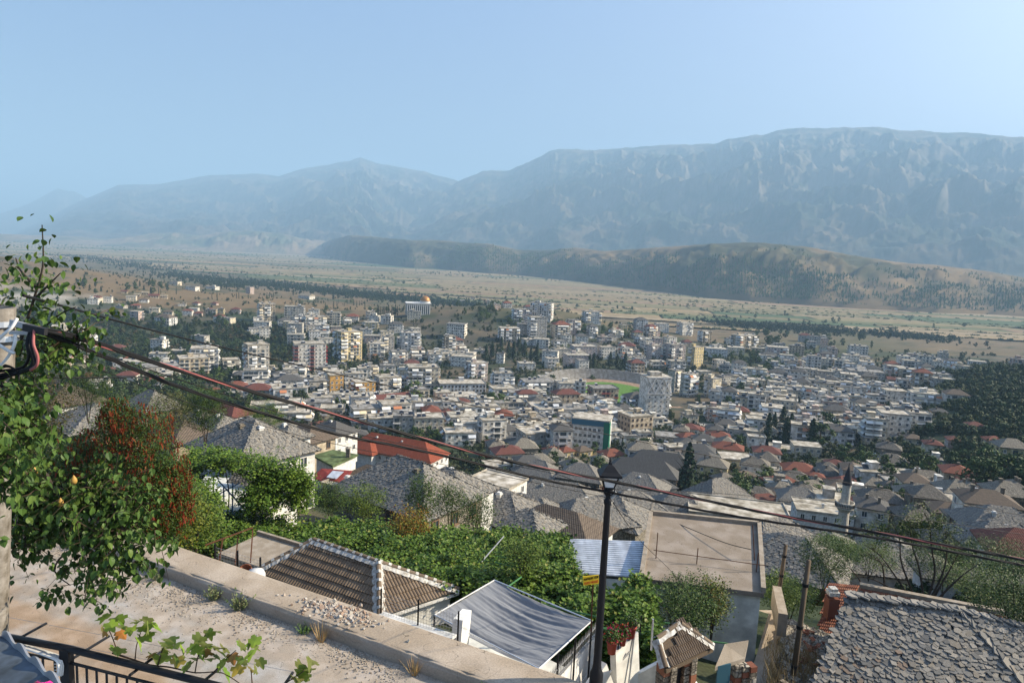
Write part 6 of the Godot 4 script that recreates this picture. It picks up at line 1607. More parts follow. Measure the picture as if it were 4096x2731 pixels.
	pot = thing("white_drum", "dented white drum beside the red clay pot", "drum", Vector3(-6.86, 120.53, -18))
	m = MB.new()
	m.lathe([Vector2(.0, .34), Vector2(.2, .32), Vector2(.25, .22), Vector2(.25, -.1), Vector2(.2, -.2)], 16)
	part(pot, "body", m.mesh(true), M.whitep)

func mesh_fence(a: Vector3, b: Vector3, h: float, label: String):
	var t := thing("wire_fence", label, "fence", a)
	var d := b - a
	var n := int(d.length() / .1)
	var m := MB.new()
	for k in n + 1: m.bar(d * k / n, d * k / n + Vector3(0, h, 0), .006)
	for k in int(h / .1) + 1: m.bar(Vector3(0, k * .1, 0), d + Vector3(0, k * .1, 0), .006)
	var w := part(t, "wire_grid", m.mesh(), M.wire)
	w.set_meta("kind", "stuff")
	for k in 3:
		m = MB.new()
		m.bar(d * k / 2.0 - Vector3(0, .1, 0), d * k / 2.0 + Vector3(0, h + .1, 0), .045)
		part(t, "post", m.mesh(), M.black)

# ---- street lamp on the wall's far side and the yellow sign
func lamp_and_sign():
	var tp: Vector3 = Vector3(2.04, 126.04, -13)
	var base := Vector3(tp.x, 121.0, tp.z)
	var t := thing("street_lamp", "black post lamp with a four-sided glass lantern under the cables", "street lamp", base)
	var H := tp.y - base.y
	var m := MB.new()
	m.lathe([Vector2(.14, -.2), Vector2(.14, .5), Vector2(.10, .6), Vector2(.085, .7), Vector2(.062, H - .95), Vector2(.08, H - .9), Vector2(.08, H - .84), Vector2(.05, H - .8), Vector2(.045, H - .7), Vector2(.1, H - .6), Vector2(.02, H - .56)], 16)
	part(t, "post", m.mesh(true), M.black)
	var y0 := H - .56; var y1 := H - .30
	var r0 := .13; var r1 := .235
	var l := part(t, "lantern_frame", MB.new().mesh() if false else lantern_frame(y0, y1, r0, r1), M.black)
	for k in 4:
		var a := PI / 4 + k * PI / 2
		m = MB.new()
		var p0 := Vector3(cos(a), 0, sin(a)); var p1 := Vector3(cos(a + PI / 2), 0, sin(a + PI / 2))
		m.quad(p1 * r1 * .98 + Vector3(0, y1, 0), p0 * r1 * .98 + Vector3(0, y1, 0), p0 * r0 * .98 + Vector3(0, y0, 0), p1 * r0 * .98 + Vector3(0, y0, 0))
		part(l, "glass_pane", m.mesh(), M.frosted)
	m = MB.new()
	for k in 4:
		var a := PI / 4 + k * PI / 2
		var p0 := Vector3(cos(a), 0, sin(a)); var p1 := Vector3(cos(a + PI / 2), 0, sin(a + PI / 2))
		var ring := [[.31, y1 - .02], [.31, y1 + .02], [.22, y1 + .07], [.12, y1 + .16], [.05, y1 + .2], [.04, y1 + .23], [.0, y1 + .25]]
		for i in ring.size() - 1:
			m.quad(p0 * ring[i + 1][0] + Vector3(0, ring[i + 1][1], 0), p0 * ring[i][0] + Vector3(0, ring[i][1], 0), p1 * ring[i][0] + Vector3(0, ring[i][1], 0), p1 * ring[i + 1][0] + Vector3(0, ring[i + 1][1], 0))
	part(t, "lantern_cap", m.mesh(), M.black)
	m = MB.new()
	m.lathe([Vector2(.0, y1 + .2), Vector2(.03, y1 + .23), Vector2(.02, y1 + .26), Vector2(.035, y1 + .28), Vector2(.0, y1 + .34)], 8)
	part(t, "finial", m.mesh(), M.black)
	m = MB.new()
	m.tube(catmull([Vector3(.06, H - .8, 0), Vector3(.13, H - .75, 0), Vector3(.15, H - .67, .03), Vector3(.07, H - .64, 0)], 10), .018, .018, 6)
	part(t, "insulator", m.mesh(), M.whitep)
	# sign
	var s0: Vector3 = Vector3(2.57, 120.77, -18.5)
	t = thing("guest_house_sign", "yellow board lettered in black and red on a rusty post", "sign", s0 - Vector3(0, 1.6, 0), .12)
	m = MB.new()
	m.bar(Vector3(.10, 0, -.03), Vector3(.07, 1.72, -.03), .035)
	part(t, "post", m.mesh(), M.rust)
	m = MB.new()
	m.box(Vector3(.46, .27, .02), Transform3D(Basis(Vector3.BACK, .10), Vector3(0, 1.6, 0)))
	part(t, "board", m.mesh(), mat(lin(.72, .5, .03), .6))
	for q in [["PANORAMIC VIEW", .062, Color(.02, .02, .02), .42], ["GUEST HOUSE", -.065, lin(.5, .03, .02), .40]]:
		var tm := TextMesh.new()
		tm.text = q[0]
		var fnt := SystemFont.new()
		fnt.font_names = PackedStringArray(["Droid Sans"])
		fnt.font_weight = 700
		tm.font = fnt
		tm.font_size = 40
		tm.pixel_size = .01
		tm.depth = .01
		var wide: float = tm.get_aabb().size.x
		var sc: float = q[3] / maxf(wide, .01)
		part(t, "lettering", tm, mat(q[2], .7), Transform3D(Basis(Vector3.BACK, .10).scaled(Vector3(sc, .1 / .4, 1.0)), Vector3(-q[1] * .1, 1.6 + q[1], .013)))

func lantern_frame(y0: float, y1: float, r0: float, r1: float) -> ArrayMesh:
	var m := MB.new()
	for k in 4:
		var a := PI / 4 + k * PI / 2
		var p0 := Vector3(cos(a), 0, sin(a)); var p1 := Vector3(cos(a + PI / 2), 0, sin(a + PI / 2))
		m.bar(p0 * r0 + Vector3(0, y0, 0), p0 * r1 + Vector3(0, y1, 0), .022)
		m.bar(p0 * r0 + Vector3(0, y0, 0), p1 * r0 + Vector3(0, y0, 0), .022)
		m.bar(p0 * r1 + Vector3(0, y1, 0), p1 * r1 + Vector3(0, y1, 0), .022)
		m.tube(catmull([p0 * .03 + Vector3(0, y0 - .18, 0), p0 * .14 + Vector3(0, y0 - .1, 0), p0 * r0 + Vector3(0, y0, 0)], 6), .012, .012, 5)
	return m.mesh()

# a thing whose parts are given in world points: helper that takes them to its own axes
func lp(t: Node3D, p: Vector3) -> Vector3:
	return t.global_transform.affine_inverse() * p

func slab_quad(m: MB, t: Node3D, a: Vector3, b: Vector3, c: Vector3, d: Vector3, th: float):
	var p := [lp(t, a), lp(t, b), lp(t, c), lp(t, d)]
	var n := Vector3(0, -th, 0)
	m.quad(p[0], p[1], p[2], p[3])
	m.quad(p[3] + n, p[2] + n, p[1] + n, p[0] + n)
	for k in 4:
		m.quad(p[(k + 1) % 4], p[k], p[k] + n, p[(k + 1) % 4] + n)

func flat_roof_house():
	var a: Vector3 = Vector3(7.87, 112, -36.58)   # near left
	var b: Vector3 = Vector3(14.49, 112, -35.47)   # near right
	var c: Vector3 = Vector3(17.71, 112, -45.23)   # far right
	var d: Vector3 = Vector3(10.35, 112, -46.41)   # far left
	var t := thing("flat_roofed_house", "pale house with a bare cracked concrete roof, low parapets and rusty railing", "house", (a + b) * .5 - Vector3(0, 3.5, 0))
	var m := MB.new()
	slab_quad(m, t, d, c, b, a, .28)
	part(t, "roof", m.mesh(), M.concrete3)
	m = MB.new()
	var q := [a, b, c, d]
	var mid: Vector3 = (a + b + c + d) * .25
	for k in 4:
		var p: Vector3 = lp(t, mid + (q[k] - mid) * .955); var r: Vector3 = lp(t, mid + (q[(k + 1) % 4] - mid) * .955)
		m.quad(r, p, p - Vector3(0, 5, 0), r - Vector3(0, 5, 0))
	part(t, "wall", m.mesh(), M.plaster2)
	for k in [1, 2, 3]:
		m = MB.new()
		var p: Vector3 = lp(t, mid + (q[k] - mid) * .985); var r: Vector3 = lp(t, mid + (q[(k + 1) % 4] - mid) * .985)
		m.bar(p + Vector3(0, .13, 0), r + Vector3(0, .13, 0), .26, .3)
		part(t, "parapet", m.mesh(), M.concrete)
	# railing of rusty bars near the front edge

	var rail := [[Vector3(9.28, 111.1, -39.2), Vector3(9.28, 113.64, -39.2)], [Vector3(11.61, 111.02, -38.7), Vector3(11.62, 113, -38.7)], [Vector3(13.3, 111.03, -38.3), Vector3(13.26, 111.86, -38.3)], [Vector3(14.91, 111.03, -38), Vector3(14.96, 113.2, -38)], [Vector3(15.48, 111.12, -39.5), Vector3(15.15, 114.14, -39.8)]]
	for r in rail:
		m = MB.new()
		m.tube([lp(t, r[0]), lp(t, r[1])], .035, .03, 6)
		part(t, "rail_post", m.mesh(), M.rust)
	for r in [[Vector3(9.1, 112.53, -39.2), Vector3(15.45, 112.42, -38)], [Vector3(9.07, 111.92, -39.2), Vector3(15.48, 111.83, -38)]]:
		m = MB.new()
		m.bar(lp(t, r[0]), lp(t, r[1]), .035)
		part(t, "rail_bar", m.mesh(), M.rust)
	m = MB.new()
	for k in 9: m.bar(lp(t, Vector3(Vector3(16.41, 111.71, -45) + Vector3(k * .16, 0, 0))), lp(t, Vector3(Vector3(16.34, 111.77, -44.6) + Vector3(k * .16, 0, .4))), .02)
	m.bar(lp(t, Vector3(16.37, 111.76, -45)), lp(t, Vector3(17.73, 111.92, -45)), .03)
	m.bar(lp(t, Vector3(16.27, 111.77, -44.6)), lp(t, Vector3(17.49, 111.93, -44.6)), .03)
	part(t, "rebar_ladder", m.mesh(), M.rust)
	m = MB.new()
	m.tube([lp(t, Vector3(12.7, 110.27, -37.2)), lp(t, Vector3(13.86, 112.01, -38.5))], .05, .045, 6)
	part(t, "bamboo_pole", m.mesh(), mat(lin(.45, .38, .24), .7))
	m = MB.new()
	m.tube([lp(t, Vector3(14.8, 110.9, -37.2)), lp(t, Vector3(14.69, 105.64, -37))], .045, .045, 6)
	part(t, "drainpipe", m.mesh(), M.whitep)
	# corrugated white lean-to roof on its near side
	var e := [Vector3(4.36, 111.7, -42.12), Vector3(9.58, 111.7, -42.26), Vector3(8.03, 111.5, -37.59), Vector3(3.56, 111.5, -37.78)]
	t = thing("corrugated_roof", "white corrugated metal roof beside the bare concrete roof", "roof", e[3] - Vector3(0, 3, 0))
	var f := func(i: float, j: float) -> Vector3:
		var p: Vector3 = e[0].lerp(e[1], i).lerp(e[3].lerp(e[2], i), j)
		p.y += .045 * (1.0 if fposmod(j * 17.0, 1.0) < .45 else -1.0)
		return lp(t, p)
	part(t, "metal_sheet", sheet(1, 17 * 12, f), M.tin)
	m = MB.new()
	for k in 4:
		var p: Vector3 = lp(t, e[k]); var r: Vector3 = lp(t, e[(k + 1) % 4])
		m.quad(r - Vector3(0, .15, 0), p - Vector3(0, .15, 0), p - Vector3(0, 3.2, 0), r - Vector3(0, 3.2, 0))
	part(t, "wall", m.mesh(), M.plaster2)
	# the concrete alley running down beside the house
	var y := MB.new()
	y.quad(Vector3(16.54, 108.6, -39.53), Vector3(17.73, 108.6, -39.64), Vector3(15.01, 108.2, -32.64), Vector3(12.83, 108.2, -32.49))
	y.quad(Vector3(16.41, 108.03, -41), Vector3(17.52, 108.08, -41), Vector3(17.73, 108.6, -39.64), Vector3(16.54, 108.6, -39.53))
	tag(ground_part("alley", y.mesh(), M.concrete2), "steep concrete alley running between the pale house and the stone wall")

func stone_wall_alley():
	var t := thing("garden_wall", "tumbled stone and plaster wall along the concrete alley", "wall", Vector3(15.26, 108, -33.55))
	var m := MB.new()
	m.bar(lp(t, Vector3(17.09, 109.52, -40)), lp(t, Vector3(15.89, 109.88, -36)), .5, 1.3)
	part(t, "plaster_wall", m.mesh(), M.concrete)
	rng.seed = 66
	var a: Vector3 = Vector3(15.09, 110.15, -34)
	var b: Vector3 = Vector3(13.44, 110.14, -29)
	for k in 7:
		for s in 14:
			m = MB.new()
			m.box(Vector3(fr(.3, .5), fr(.2, .3), fr(.3, .5)), Transform3D(Basis.from_euler(Vector3(fr(-.2, .2), fr(0, 3), fr(-.2, .2))), lp(t, a.lerp(b, (s + fr(0, 1)) / 14.0) + Vector3(fr(-.1, .5), -.1 + k * .26 - 1.6, 0))))
			part(t, "stone", m.mesh(), M.chim)
	var m2 := MB.new()
	for k in 2600:
		m2.col = [Color(.36, .25, .12), Color(.30, .19, .08), Color(.42, .32, .17)][k % 3]
		var p := lp(t, a.lerp(b, rng.randf()) + (Vector3(fr(-.9, .5), fr(-2.0, .2), fr(-.3, .3)) if k % 2 else Vector3(fr(.2, 1.9), fr(-1.0, -.5), fr(-.5, .5))))
		var e := p + Vector3(rng.randfn() * .15, fr(.25, .7), rng.randfn() * .15)
		m2.quad(p - Vector3(.012, 0, 0), e, e + Vector3(.004, 0, 0), p + Vector3(.012, 0, 0))
	var g := part(self, "dry_grass", m2.mesh(), M.drygrass, t.transform)
	tag(g, "tall dry yellow grass hanging over the alley wall", "grass", "", "stuff")
	# stony bank between the alley wall and the slab roof
	var bank := func(i: float, j: float) -> Vector3:
		var l: Vector3 = (Vector3(17.33, 108.74, -39.5)).lerp(Vector3(13.4, 110.01, -29), j)
		var r: Vector3 = (Vector3(19.47, 109.01, -37)).lerp(Vector3(14.17, 110.52, -28), j)
		var p := l.lerp(r, i)
		p.y += na.get_noise_2d(p.x * 1.6, p.z * 1.6) * .35 - .25
		return p
	tag(ground_part("stony_bank", sheet(24, 60, bank), M.walls[10]), "stony weedy bank between the alley and the slab-roofed house")
	for k in 46:
		var p: Vector3 = bank.call(fr(.35, .95), fr(.1, .6)) + Vector3(0, .08, 0)
		var o := part(self, "broken_tile", tile_mesh(.24, .36), M.tile_red[k % 3] if k % 4 else M.concrete, Transform3D(Basis.from_euler(Vector3(fr(-.5, .5), fr(0, TAU), fr(-.4, .4))), p))
		tag(o, "broken " + ("clay" if k % 4 else "grey") + " roof tile lying on the stony bank", "tile", "broken tiles on the bank")
	for q in [[Vector3(14.63, 116.02, -31), Vector3(14.46, 109.84, -31), "dark weathered wooden utility pole standing in the stone wall"], [Vector3(18.25, 112.04, -42), Vector3(18.06, 108.24, -42), "wooden utility pole with wires behind the plaster wall"]]:
		var o := thing("utility_pole", q[2], "pole", q[1])
		m = MB.new()
		m.tube([Vector3.ZERO - Vector3(0, .5, 0), q[0] - q[1]], .15, .11, 9)
		part(o, "pole_shaft", m.mesh(true), M.wood)
		for h in [.12, .45, .8]:
			m = MB.new()
			var p: Vector3 = (q[0] - q[1]) * h
			m.tube([p - Vector3(0, .08, 0), p + Vector3(0, .08, 0)], .16, .16, 9)
			part(o, "steel_band", m.mesh(), M.black)

# stone slab roof close by: each slab a part, the farther ones joined
func near_slate_roof():
	rng.seed = 909
	var r0: Vector3 = Vector3(18.04, 113, -33.58)
	var r1: Vector3 = Vector3(23.24, 113, -32.46)
	var r2: Vector3 = Vector3(26.6, 112.4, -32.04)
	var e0: Vector3 = Vector3(14.66, 110.2, -29.72)
	var e1: Vector3 = Vector3(18.29, 110, -28.49)
	var e2: Vector3 = Vector3(25.06, 110.6, -29.33)
	var e3: Vector3 = Vector3(27.65, 111.1, -30.46)
	var t := thing("slate_roofed_house", "house under a broad roof of rough grey stone slabs by the alley", "house", (e0 + e2) * .5 - Vector3(0, 2, 0))
	var m := MB.new()
	for q in [[r0, r1, e1, e0], [r1, e2, e1, e1], [r1, r2, e3, e2]]:
		m.quad(lp(t, q[0]), lp(t, q[1]), lp(t, q[2]), lp(t, q[3]))
	m.quad(lp(t, r1), lp(t, r0), lp(t, r0 + Vector3(2, -2.5, -4)), lp(t, r1 + Vector3(2, -2.5, -4)))
	m.quad(lp(t, r2), lp(t, r1), lp(t, r1 + Vector3(2, -2.5, -4)), lp(t, r2 + Vector3(2, -2.5, -4)))
	var rf := part(t, "roof", m.mesh(), M.roofs.S)
	m = MB.new()
	m.quad(lp(t, r0) + Vector3(.2, -.2, 0), lp(t, e0) + Vector3(.3, -.2, 0), lp(t, e0) + Vector3(.3, -4, 0), lp(t, r0) + Vector3(.2, -5, 0))
	part(t, "wall", m.mesh(), M.walls[10])
	var mats := []
	for c in M.slate_tints: mats.append(mat(c.linear_to_srgb(), .9, M.t_speck, 1.6, M.t_speck, .8))
	mats.append(mat(lin(.26, .2, .16), .9, M.t_speck, 1.6, M.t_speck, .8))
	var kinds := []
	for k in 5:
		m = MB.new()
		var pts := []
		var n := 5 + k % 2
		for i in n:
			var a := TAU * i / n + fr(-.4, .4)
			pts.append(Vector3(cos(a) * fr(.40, .66), 0, sin(a) * fr(.40, .68)))
		var th := .16
		for i in n:
			var a: Vector3 = pts[i]; var b: Vector3 = pts[(i + 1) % n]
			m.quad(b * .93 + Vector3(0, th, 0), a * .93 + Vector3(0, th, 0), a, b)
			if i > 0 and i < n - 1: m.tri(pts[0] * .93 + Vector3(0, th, 0), a * .93 + Vector3(0, th, 0), b * .93 + Vector3(0, th, 0))
		kinds.append(m.mesh())
	var made := []
	for q in [[e0, e1, r1, r0], [e1, e2, r1], [e2, e3, r2, r1]]:
		var o: Vector3 = q[0]
		var ux: Vector3 = (q[1] - q[0]).normalized()
		var nn: Vector3 = (q[2] - q[0]).cross(ux).normalized()
		if nn.y < 0: nn = -nn
		var up := nn.cross(ux).normalized()
		if up.y < 0: up = -up
		var p2 := PackedVector2Array()
		var mx := -99.0; var my := 0.0; var mn := 99.0
		for p in q:
			var v := Vector2((p - o).dot(ux), (p - o).dot(up))
			p2.append(v); mx = maxf(mx, v.x); mn = minf(mn, v.x); my = maxf(my, v.y)
		var j := 0
		while j * .17 < my:
			var x := mn + fr(0, .2)
			while x < mx:
				var s := fr(.20, .46)
				var c := Vector2(x + s / 2, j * .17 + fr(-.05, .05))
				if Geometry2D.is_point_in_polygon(c, p2):
					var b := Basis(ux, nn, -up) * Basis(Vector3.RIGHT, -fr(.08, .30)) * Basis(Vector3.UP, fr(-.5, .5)) * Basis(Vector3.BACK, fr(-.08, .08))
					made.append([Transform3D(b.scaled_local(Vector3(s * 1.1, fr(.25, .5), fr(.30, .44))), o + ux * c.x + up * c.y + nn * fr(.05, .10)), kinds[rng.randi_range(0, 4)]])
				x += s * .9
			j += 1
	# hips and ridge of large overlapping slabs
	var big := []
	for q in [[r0, r1, 17], [r1, e2, 13], [r1, r2, 7]]:
		var z: Vector3 = (q[1] - q[0]).normalized()
		var sx := z.cross(Vector3.UP).normalized()
		for i in q[2]:
			var b := Basis(sx, sx.cross(z), -z)
			if b.y.y < 0: b = Basis(-sx, -b.y, -z)
			big.append(Transform3D((b * Basis(Vector3.RIGHT, -.12) * Basis(Vector3.UP, fr(-.25, .25))).scaled_local(Vector3(fr(.6, .85), .42, fr(.6, .85))), q[0].lerp(q[1], (i + .5) / q[2]) + Vector3(0, .12, 0)))
	for x in big: part(t, "ridge_slab", kinds[rng.randi_range(0, 4)], mats[rng.randi_range(0, 6)], t.global_transform.affine_inverse() * x)
	made.sort_custom(func(a, b): return a[0].origin.distance_squared_to(Vector3(17, 117, -25)) < b[0].origin.distance_squared_to(Vector3(17, 117, -25)))
	var rest := [[], [], [], [], []]
	for i in made.size():
		var x: Transform3D = t.global_transform.affine_inverse() * made[i][0]
		if i < 260: part(t, "stone_slab", made[i][1], mats[rng.randi_range(0, 7)], x)
		else: rest[kinds.find(made[i][1])].append(x)
	for k in 5: many(t, "stone_slabs", kinds[k], M.slate, rest[k], M.slate_tints)
	# broken red-tiled roof and its chimney behind
	var u0: Vector3 = Vector3(18.92, 108.39, -38)
	var u1: Vector3 = Vector3(19.93, 108.8, -37)
	var v1: Vector3 = Vector3(22.75, 109.85, -41)
	var v0: Vector3 = v1 + (u0 - u1) * 1.35
	var h := thing("ruined_house", "half-ruined house with a broken orange tile roof and square chimney", "house", u0 - Vector3(0, 2, 0))
	m = MB.new()
	m.quad(lp(h, v0), lp(h, v1), lp(h, u1), lp(h, u0))
	m.quad(lp(h, v1), lp(h, v0), lp(h, v0 + Vector3(0, -2.5, -2)), lp(h, v1 + Vector3(0, -2.5, -2)))
	m.quad(lp(h, u0), lp(h, u1), lp(h, u1 - Vector3(0, 3, 0)), lp(h, u0 - Vector3(0, 3, 0)))
	part(h, "roof_deck", m.mesh(), M.wood)
	tiles_on(h, [u0, u1, v1, v0], M.tile_red, .24, .30)
	var cp: Vector3 = Vector3(20.07, 109.96, -39)
	m = MB.new()
	m.at(Vector3(.62, 1.5, .62), lp(h, cp) - Vector3(0, .55, 0))
	part(h, "chimney", m.mesh(), M.tile_red[1])
	m = MB.new()
	m.at(Vector3(.6, .25, .6), lp(h, cp) + Vector3(0, .48, 0))
	m.at(Vector3(.42, .18, .42), lp(h, cp) + Vector3(0, .7, 0))
	part(h, "chimney_cap", m.mesh(), M.mortar)
	# long low red-tiled wall top running behind the slab roof
	var w0: Vector3 = Vector3(24.41, 108.46, -44)
	var w1: Vector3 = Vector3(32.14, 108.52, -41)
	var w := thing("tiled_wall", "long garden wall capped with rows of orange barrel tiles", "wall", w0 - Vector3(0, 2, 0))
	var w2 := w1 + Vector3(.3, -.75, 1.3)
	var w3 := w0 + Vector3(.3, -.75, 1.3)
	m = MB.new()
	m.quad(lp(w, w0), lp(w, w1), lp(w, w2), lp(w, w3))
	m.quad(lp(w, w3), lp(w, w2), lp(w, w2 - Vector3(0, 3, 0)), lp(w, w3 - Vector3(0, 3, 0)))
	part(w, "wall_body", m.mesh(), M.concrete)
	tiles_on(w, [w3, w2, w1, w0], M.tile_red, .26, .34)
	m = MB.new()
	m.bar(lp(w, w0) + Vector3(0, .1, 0), lp(w, w1) + Vector3(0, .1, 0), .4, .25)
	part(w, "coping", m.mesh(), M.concrete)

func gate_canopy():
	rng.seed = 12
	var a: Vector3 = Vector3(4.72, 118.6, -17.82)   # eave left
	var b: Vector3 = Vector3(6.38, 118.6, -19)   # eave right
	var d: Vector3 = Vector3(5.32, 119.3, -18.91)
	var e: Vector3 = Vector3(4.56, 119.1, -18.37)
	var t := thing("gate_canopy", "small brown-tiled gate roof edged with white mortar on stone piers", "gate roof", a - Vector3(0, 2.6, 0))
	var m := MB.new()
	m.tri(lp(t, d), lp(t, b), lp(t, a)); m.tri(lp(t, d), lp(t, a), lp(t, e))
	m.tri(lp(t, b), lp(t, d), lp(t, d) + Vector3(.5, -.6, -.9))
	part(t, "roof_deck", m.mesh(), M.wood)
	tiles_on(t, [a, b + (d - b) * .04, d + (d - a) * .12 + (d - b) * .05], M.tile, .17, .2)
	for q in [[a, e], [e, d], [d, b]]: ridge_on(t, q[0], q[1], M.tile, .075)
	m = MB.new()
	m.bar(lp(t, a) - Vector3(0, .09, 0), lp(t, b) - Vector3(0, .09, 0), .09, .12)
	part(t, "eave_beam", m.mesh(), M.wood)
	for q in [a.lerp(b, .02), a.lerp(b, .45)]:
		var pier: Vector3 = lp(t, q) + Vector3(.08, -.2, -.25)
		for k in 9:
			for s in 2:
				m = MB.new()
				m.at(Vector3(.20, .24, .36), pier + Vector3((s - .5) * .21 + fr(-.01, .01), -k * .26, fr(-.02, .02)), .45)
				part(t, "pier_stone", m.mesh(), M.chim if (k + s) % 3 else M.tile_red[2])
	m = MB.new()
	m.bar(lp(t, a.lerp(b, .1)) + Vector3(.05, -1.3, -.3), lp(t, a.lerp(b, .4)) + Vector3(.05, -1.3, -.3), .06, 2.2)
	part(t, "gate_leaf", m.mesh(), M.black)
	# second slab canopy over a blue door
	var g := thing("door_canopy", "plain concrete slab canopy overgrown by vine above a blue door", "canopy", Vector3(6.84, 117.6, -19.79) - Vector3(0, 2, 0))
	m = MB.new()
	slab_quad(m, g, Vector3(6.92, 118.4, -19.51), Vector3(7.74, 118.4, -19.78), Vector3(7.55, 118, -19.45), Vector3(6.49, 118, -18.92), .12)
	part(g, "slab", m.mesh(), M.concrete)
	for k in 11:
		for s in 3:
			m = MB.new()
			m.at(Vector3(.22, .17, .3), lp(g, Vector3(Vector3(7.26, 117.8, -19.32) + Vector3(s * .23, -k * .19, 0))), .3)
			part(g, "pier_stone", m.mesh(), [M.chim, M.walls[10], M.tile_red[1]][(k + s) % 3])
	m = MB.new()
	m.bar(lp(g, Vector3(6.58, 117.7, -18.99)) - Vector3(0, .7, 0), lp(g, Vector3(7.02, 117.7, -19.14)) - Vector3(0, .7, 0), .05, 2.0)
	part(g, "door", m.mesh(), mat(lin(.03, .08, .11), .5))

func terrace_wall():
	# white stepped wall with flower pots beside the lamp
	var a: Vector3 = Vector3(3.08, 117.4, -19.19)
	var b: Vector3 = Vector3(3.72, 117.9, -19.87)
	var c: Vector3 = Vector3(4.56, 118.1, -20.74)
	var t := thing("terrace_wall", "white rendered terrace wall carrying red flower pots by the lamp", "wall", a - Vector3(0, 2, 0))
	var m := MB.new()
	m.bar(lp(t, a) - Vector3(0, 1.5, 0), lp(t, b) - Vector3(0, 1.5, 0), .22, 3)
	m.bar(lp(t, b) - Vector3(0, 1.5, 0), lp(t, c) - Vector3(0, 1.5, 0), .22, 3)
	part(t, "wall_body", m.mesh(), M.plaster)
	m = MB.new()
	m.bar(lp(t, c) - Vector3(0, 1.6, 0), lp(t, Vector3(5.33, 117.1, -20.59)) - Vector3(0, 1.6, 0), .2, 3)
	part(t, "stair_wall", m.mesh(), M.plaster)
	for q in [[Vector3(4.33, 118.6, -20.33), Vector3(4.19, 116.6, -20.07)], [Vector3(4.89, 118.6, -20.42), Vector3(4.88, 117.6, -20.31)]]:
		m = MB.new()
		m.tube([lp(t, q[0]), lp(t, q[1])], .03, .03, 7)
		part(t, "pipe_post", m.mesh(), M.steel)
	m = MB.new()
	m.bar(lp(t, Vector3(3.22, 116.8, -19.71)), lp(t, Vector3(4.15, 117.7, -20.02)), .05)
	part(t, "handrail", m.mesh(), M.whitep)
	mesh_fence(b + Vector3(0, .02, .1), c + Vector3(0, .02, .1), .35, "short wire mesh panel on the white terrace wall")
	var k := 0
	for q in [[Vector3(3.49, 117.9, -19.56), .17, .42, "large red flower pot with pink and red blooms"], [Vector3(3.86, 118, -19.86), .13, .3, "smaller terracotta pot behind the blooming pot"], [Vector3(4.17, 118.05, -20.24), .18, .4, "red ribbed pot with a leafy green bush"]]:
		var o := thing("flower_pot", q[3] + " on the terrace wall", "flower pot", q[0])
		var r: float = q[1]; var h: float = q[2]
		m = MB.new()
		m.lathe([Vector2(0, 0), Vector2(r * .7, 0), Vector2(r * .95, h * .85), Vector2(r * 1.08, h * .86), Vector2(r * 1.08, h), Vector2(r * .9, h), Vector2(r * .85, h * .9), Vector2(0, h * .9)], 18)
		part(o, "pot", m.mesh(true), mat(lin(.27, .05, .035), .6))
		m = MB.new()
		for i in 420:
			var dd := Vector3(rng.randfn(), absf(rng.randfn()) * 1.1, rng.randfn()).normalized() * fr(.3, 1.0) * (r * 2.1)
			m.col = [Color(.07, .12, .03), Color(.09, .15, .04), Color(.05, .09, .025)][i % 3]
			leaf_quad(m, Vector3(0, h + .05, 0) + dd * Vector3(1, 1.2, 1), dd.normalized(), .055)
		part(o, "foliage", m.mesh(), M.vine_leaf)
		if k < 2:
			m = MB.new()
			for i in 60:
				var dd := Vector3(rng.randfn(), absf(rng.randfn()) * 1.2, rng.randfn()).normalized() * (r * 2.2) * fr(.75, 1.05)
				m.col = [Color(.5, .03, .14), Color(.5, .06, .02), Color(.42, .02, .10)][i % 3]
				for s in 3: leaf_quad(m, Vector3(0, h + .05, 0) + dd * Vector3(1, 1.25, 1), Vector3(rng.randfn(), rng.randfn(), rng.randfn()).normalized(), .05)
			part(o, "blossoms", m.mesh(), M.vine_leaf)
		k += 1

# a leaf outline fanned from its stem, cupped along the midrib; unit length along -z
func leaf_shape(outline: Array, cup: float, droop: float) -> ArrayMesh:
	var m := MB.new()
	var n := outline.size()
	var p := []
	for q in outline:
		p.append(Vector3(q.x, cup * absf(q.x) - droop * q.y * q.y, -q.y))
	var c := Vector3(0, -droop * .2, -.45)
	for i in n - 1:
		m.tri(c, p[i + 1], p[i])
	return m.mesh()

func add_leaf(m: MB, outline: Array, cup: float, droop: float, x: Transform3D):
	var c := x * Vector3(0, -droop * .2, -.42)
	var last := Vector3.ZERO
	for i in outline.size():
		var q: Vector2 = outline[i]
		var p := x * Vector3(q.x, cup * absf(q.x) - droop * q.y * q.y, -q.y)
		if i > 0: m.tri(c, p, last)
		last = p

const GRAPE = [Vector2(0, .08), Vector2(.28, -.06), Vector2(.46, .16), Vector2(.36, .30), Vector2(.56, .44), Vector2(.42, .70), Vector2(.22, .66), Vector2(.12, .88), Vector2(0, 1.0), Vector2(-.12, .88), Vector2(-.22, .66), Vector2(-.42, .70), Vector2(-.56, .44), Vector2(-.36, .30), Vector2(-.46, .16), Vector2(-.28, -.06), Vector2(0, .08)]
const PEAR = [Vector2(0, 0), Vector2(.22, .12), Vector2(.35, .36), Vector2(.30, .64), Vector2(.12, .88), Vector2(0, 1.0), Vector2(-.12, .88), Vector2(-.30, .64), Vector2(-.35, .36), Vector2(-.22, .12), Vector2(0, 0)]
const SIMPLE = [Vector2(0, 0), Vector2(.4, .3), Vector2(.3, .7), Vector2(0, 1), Vector2(-.3, .7), Vector2(-.4, .3), Vector2(0, 0)]

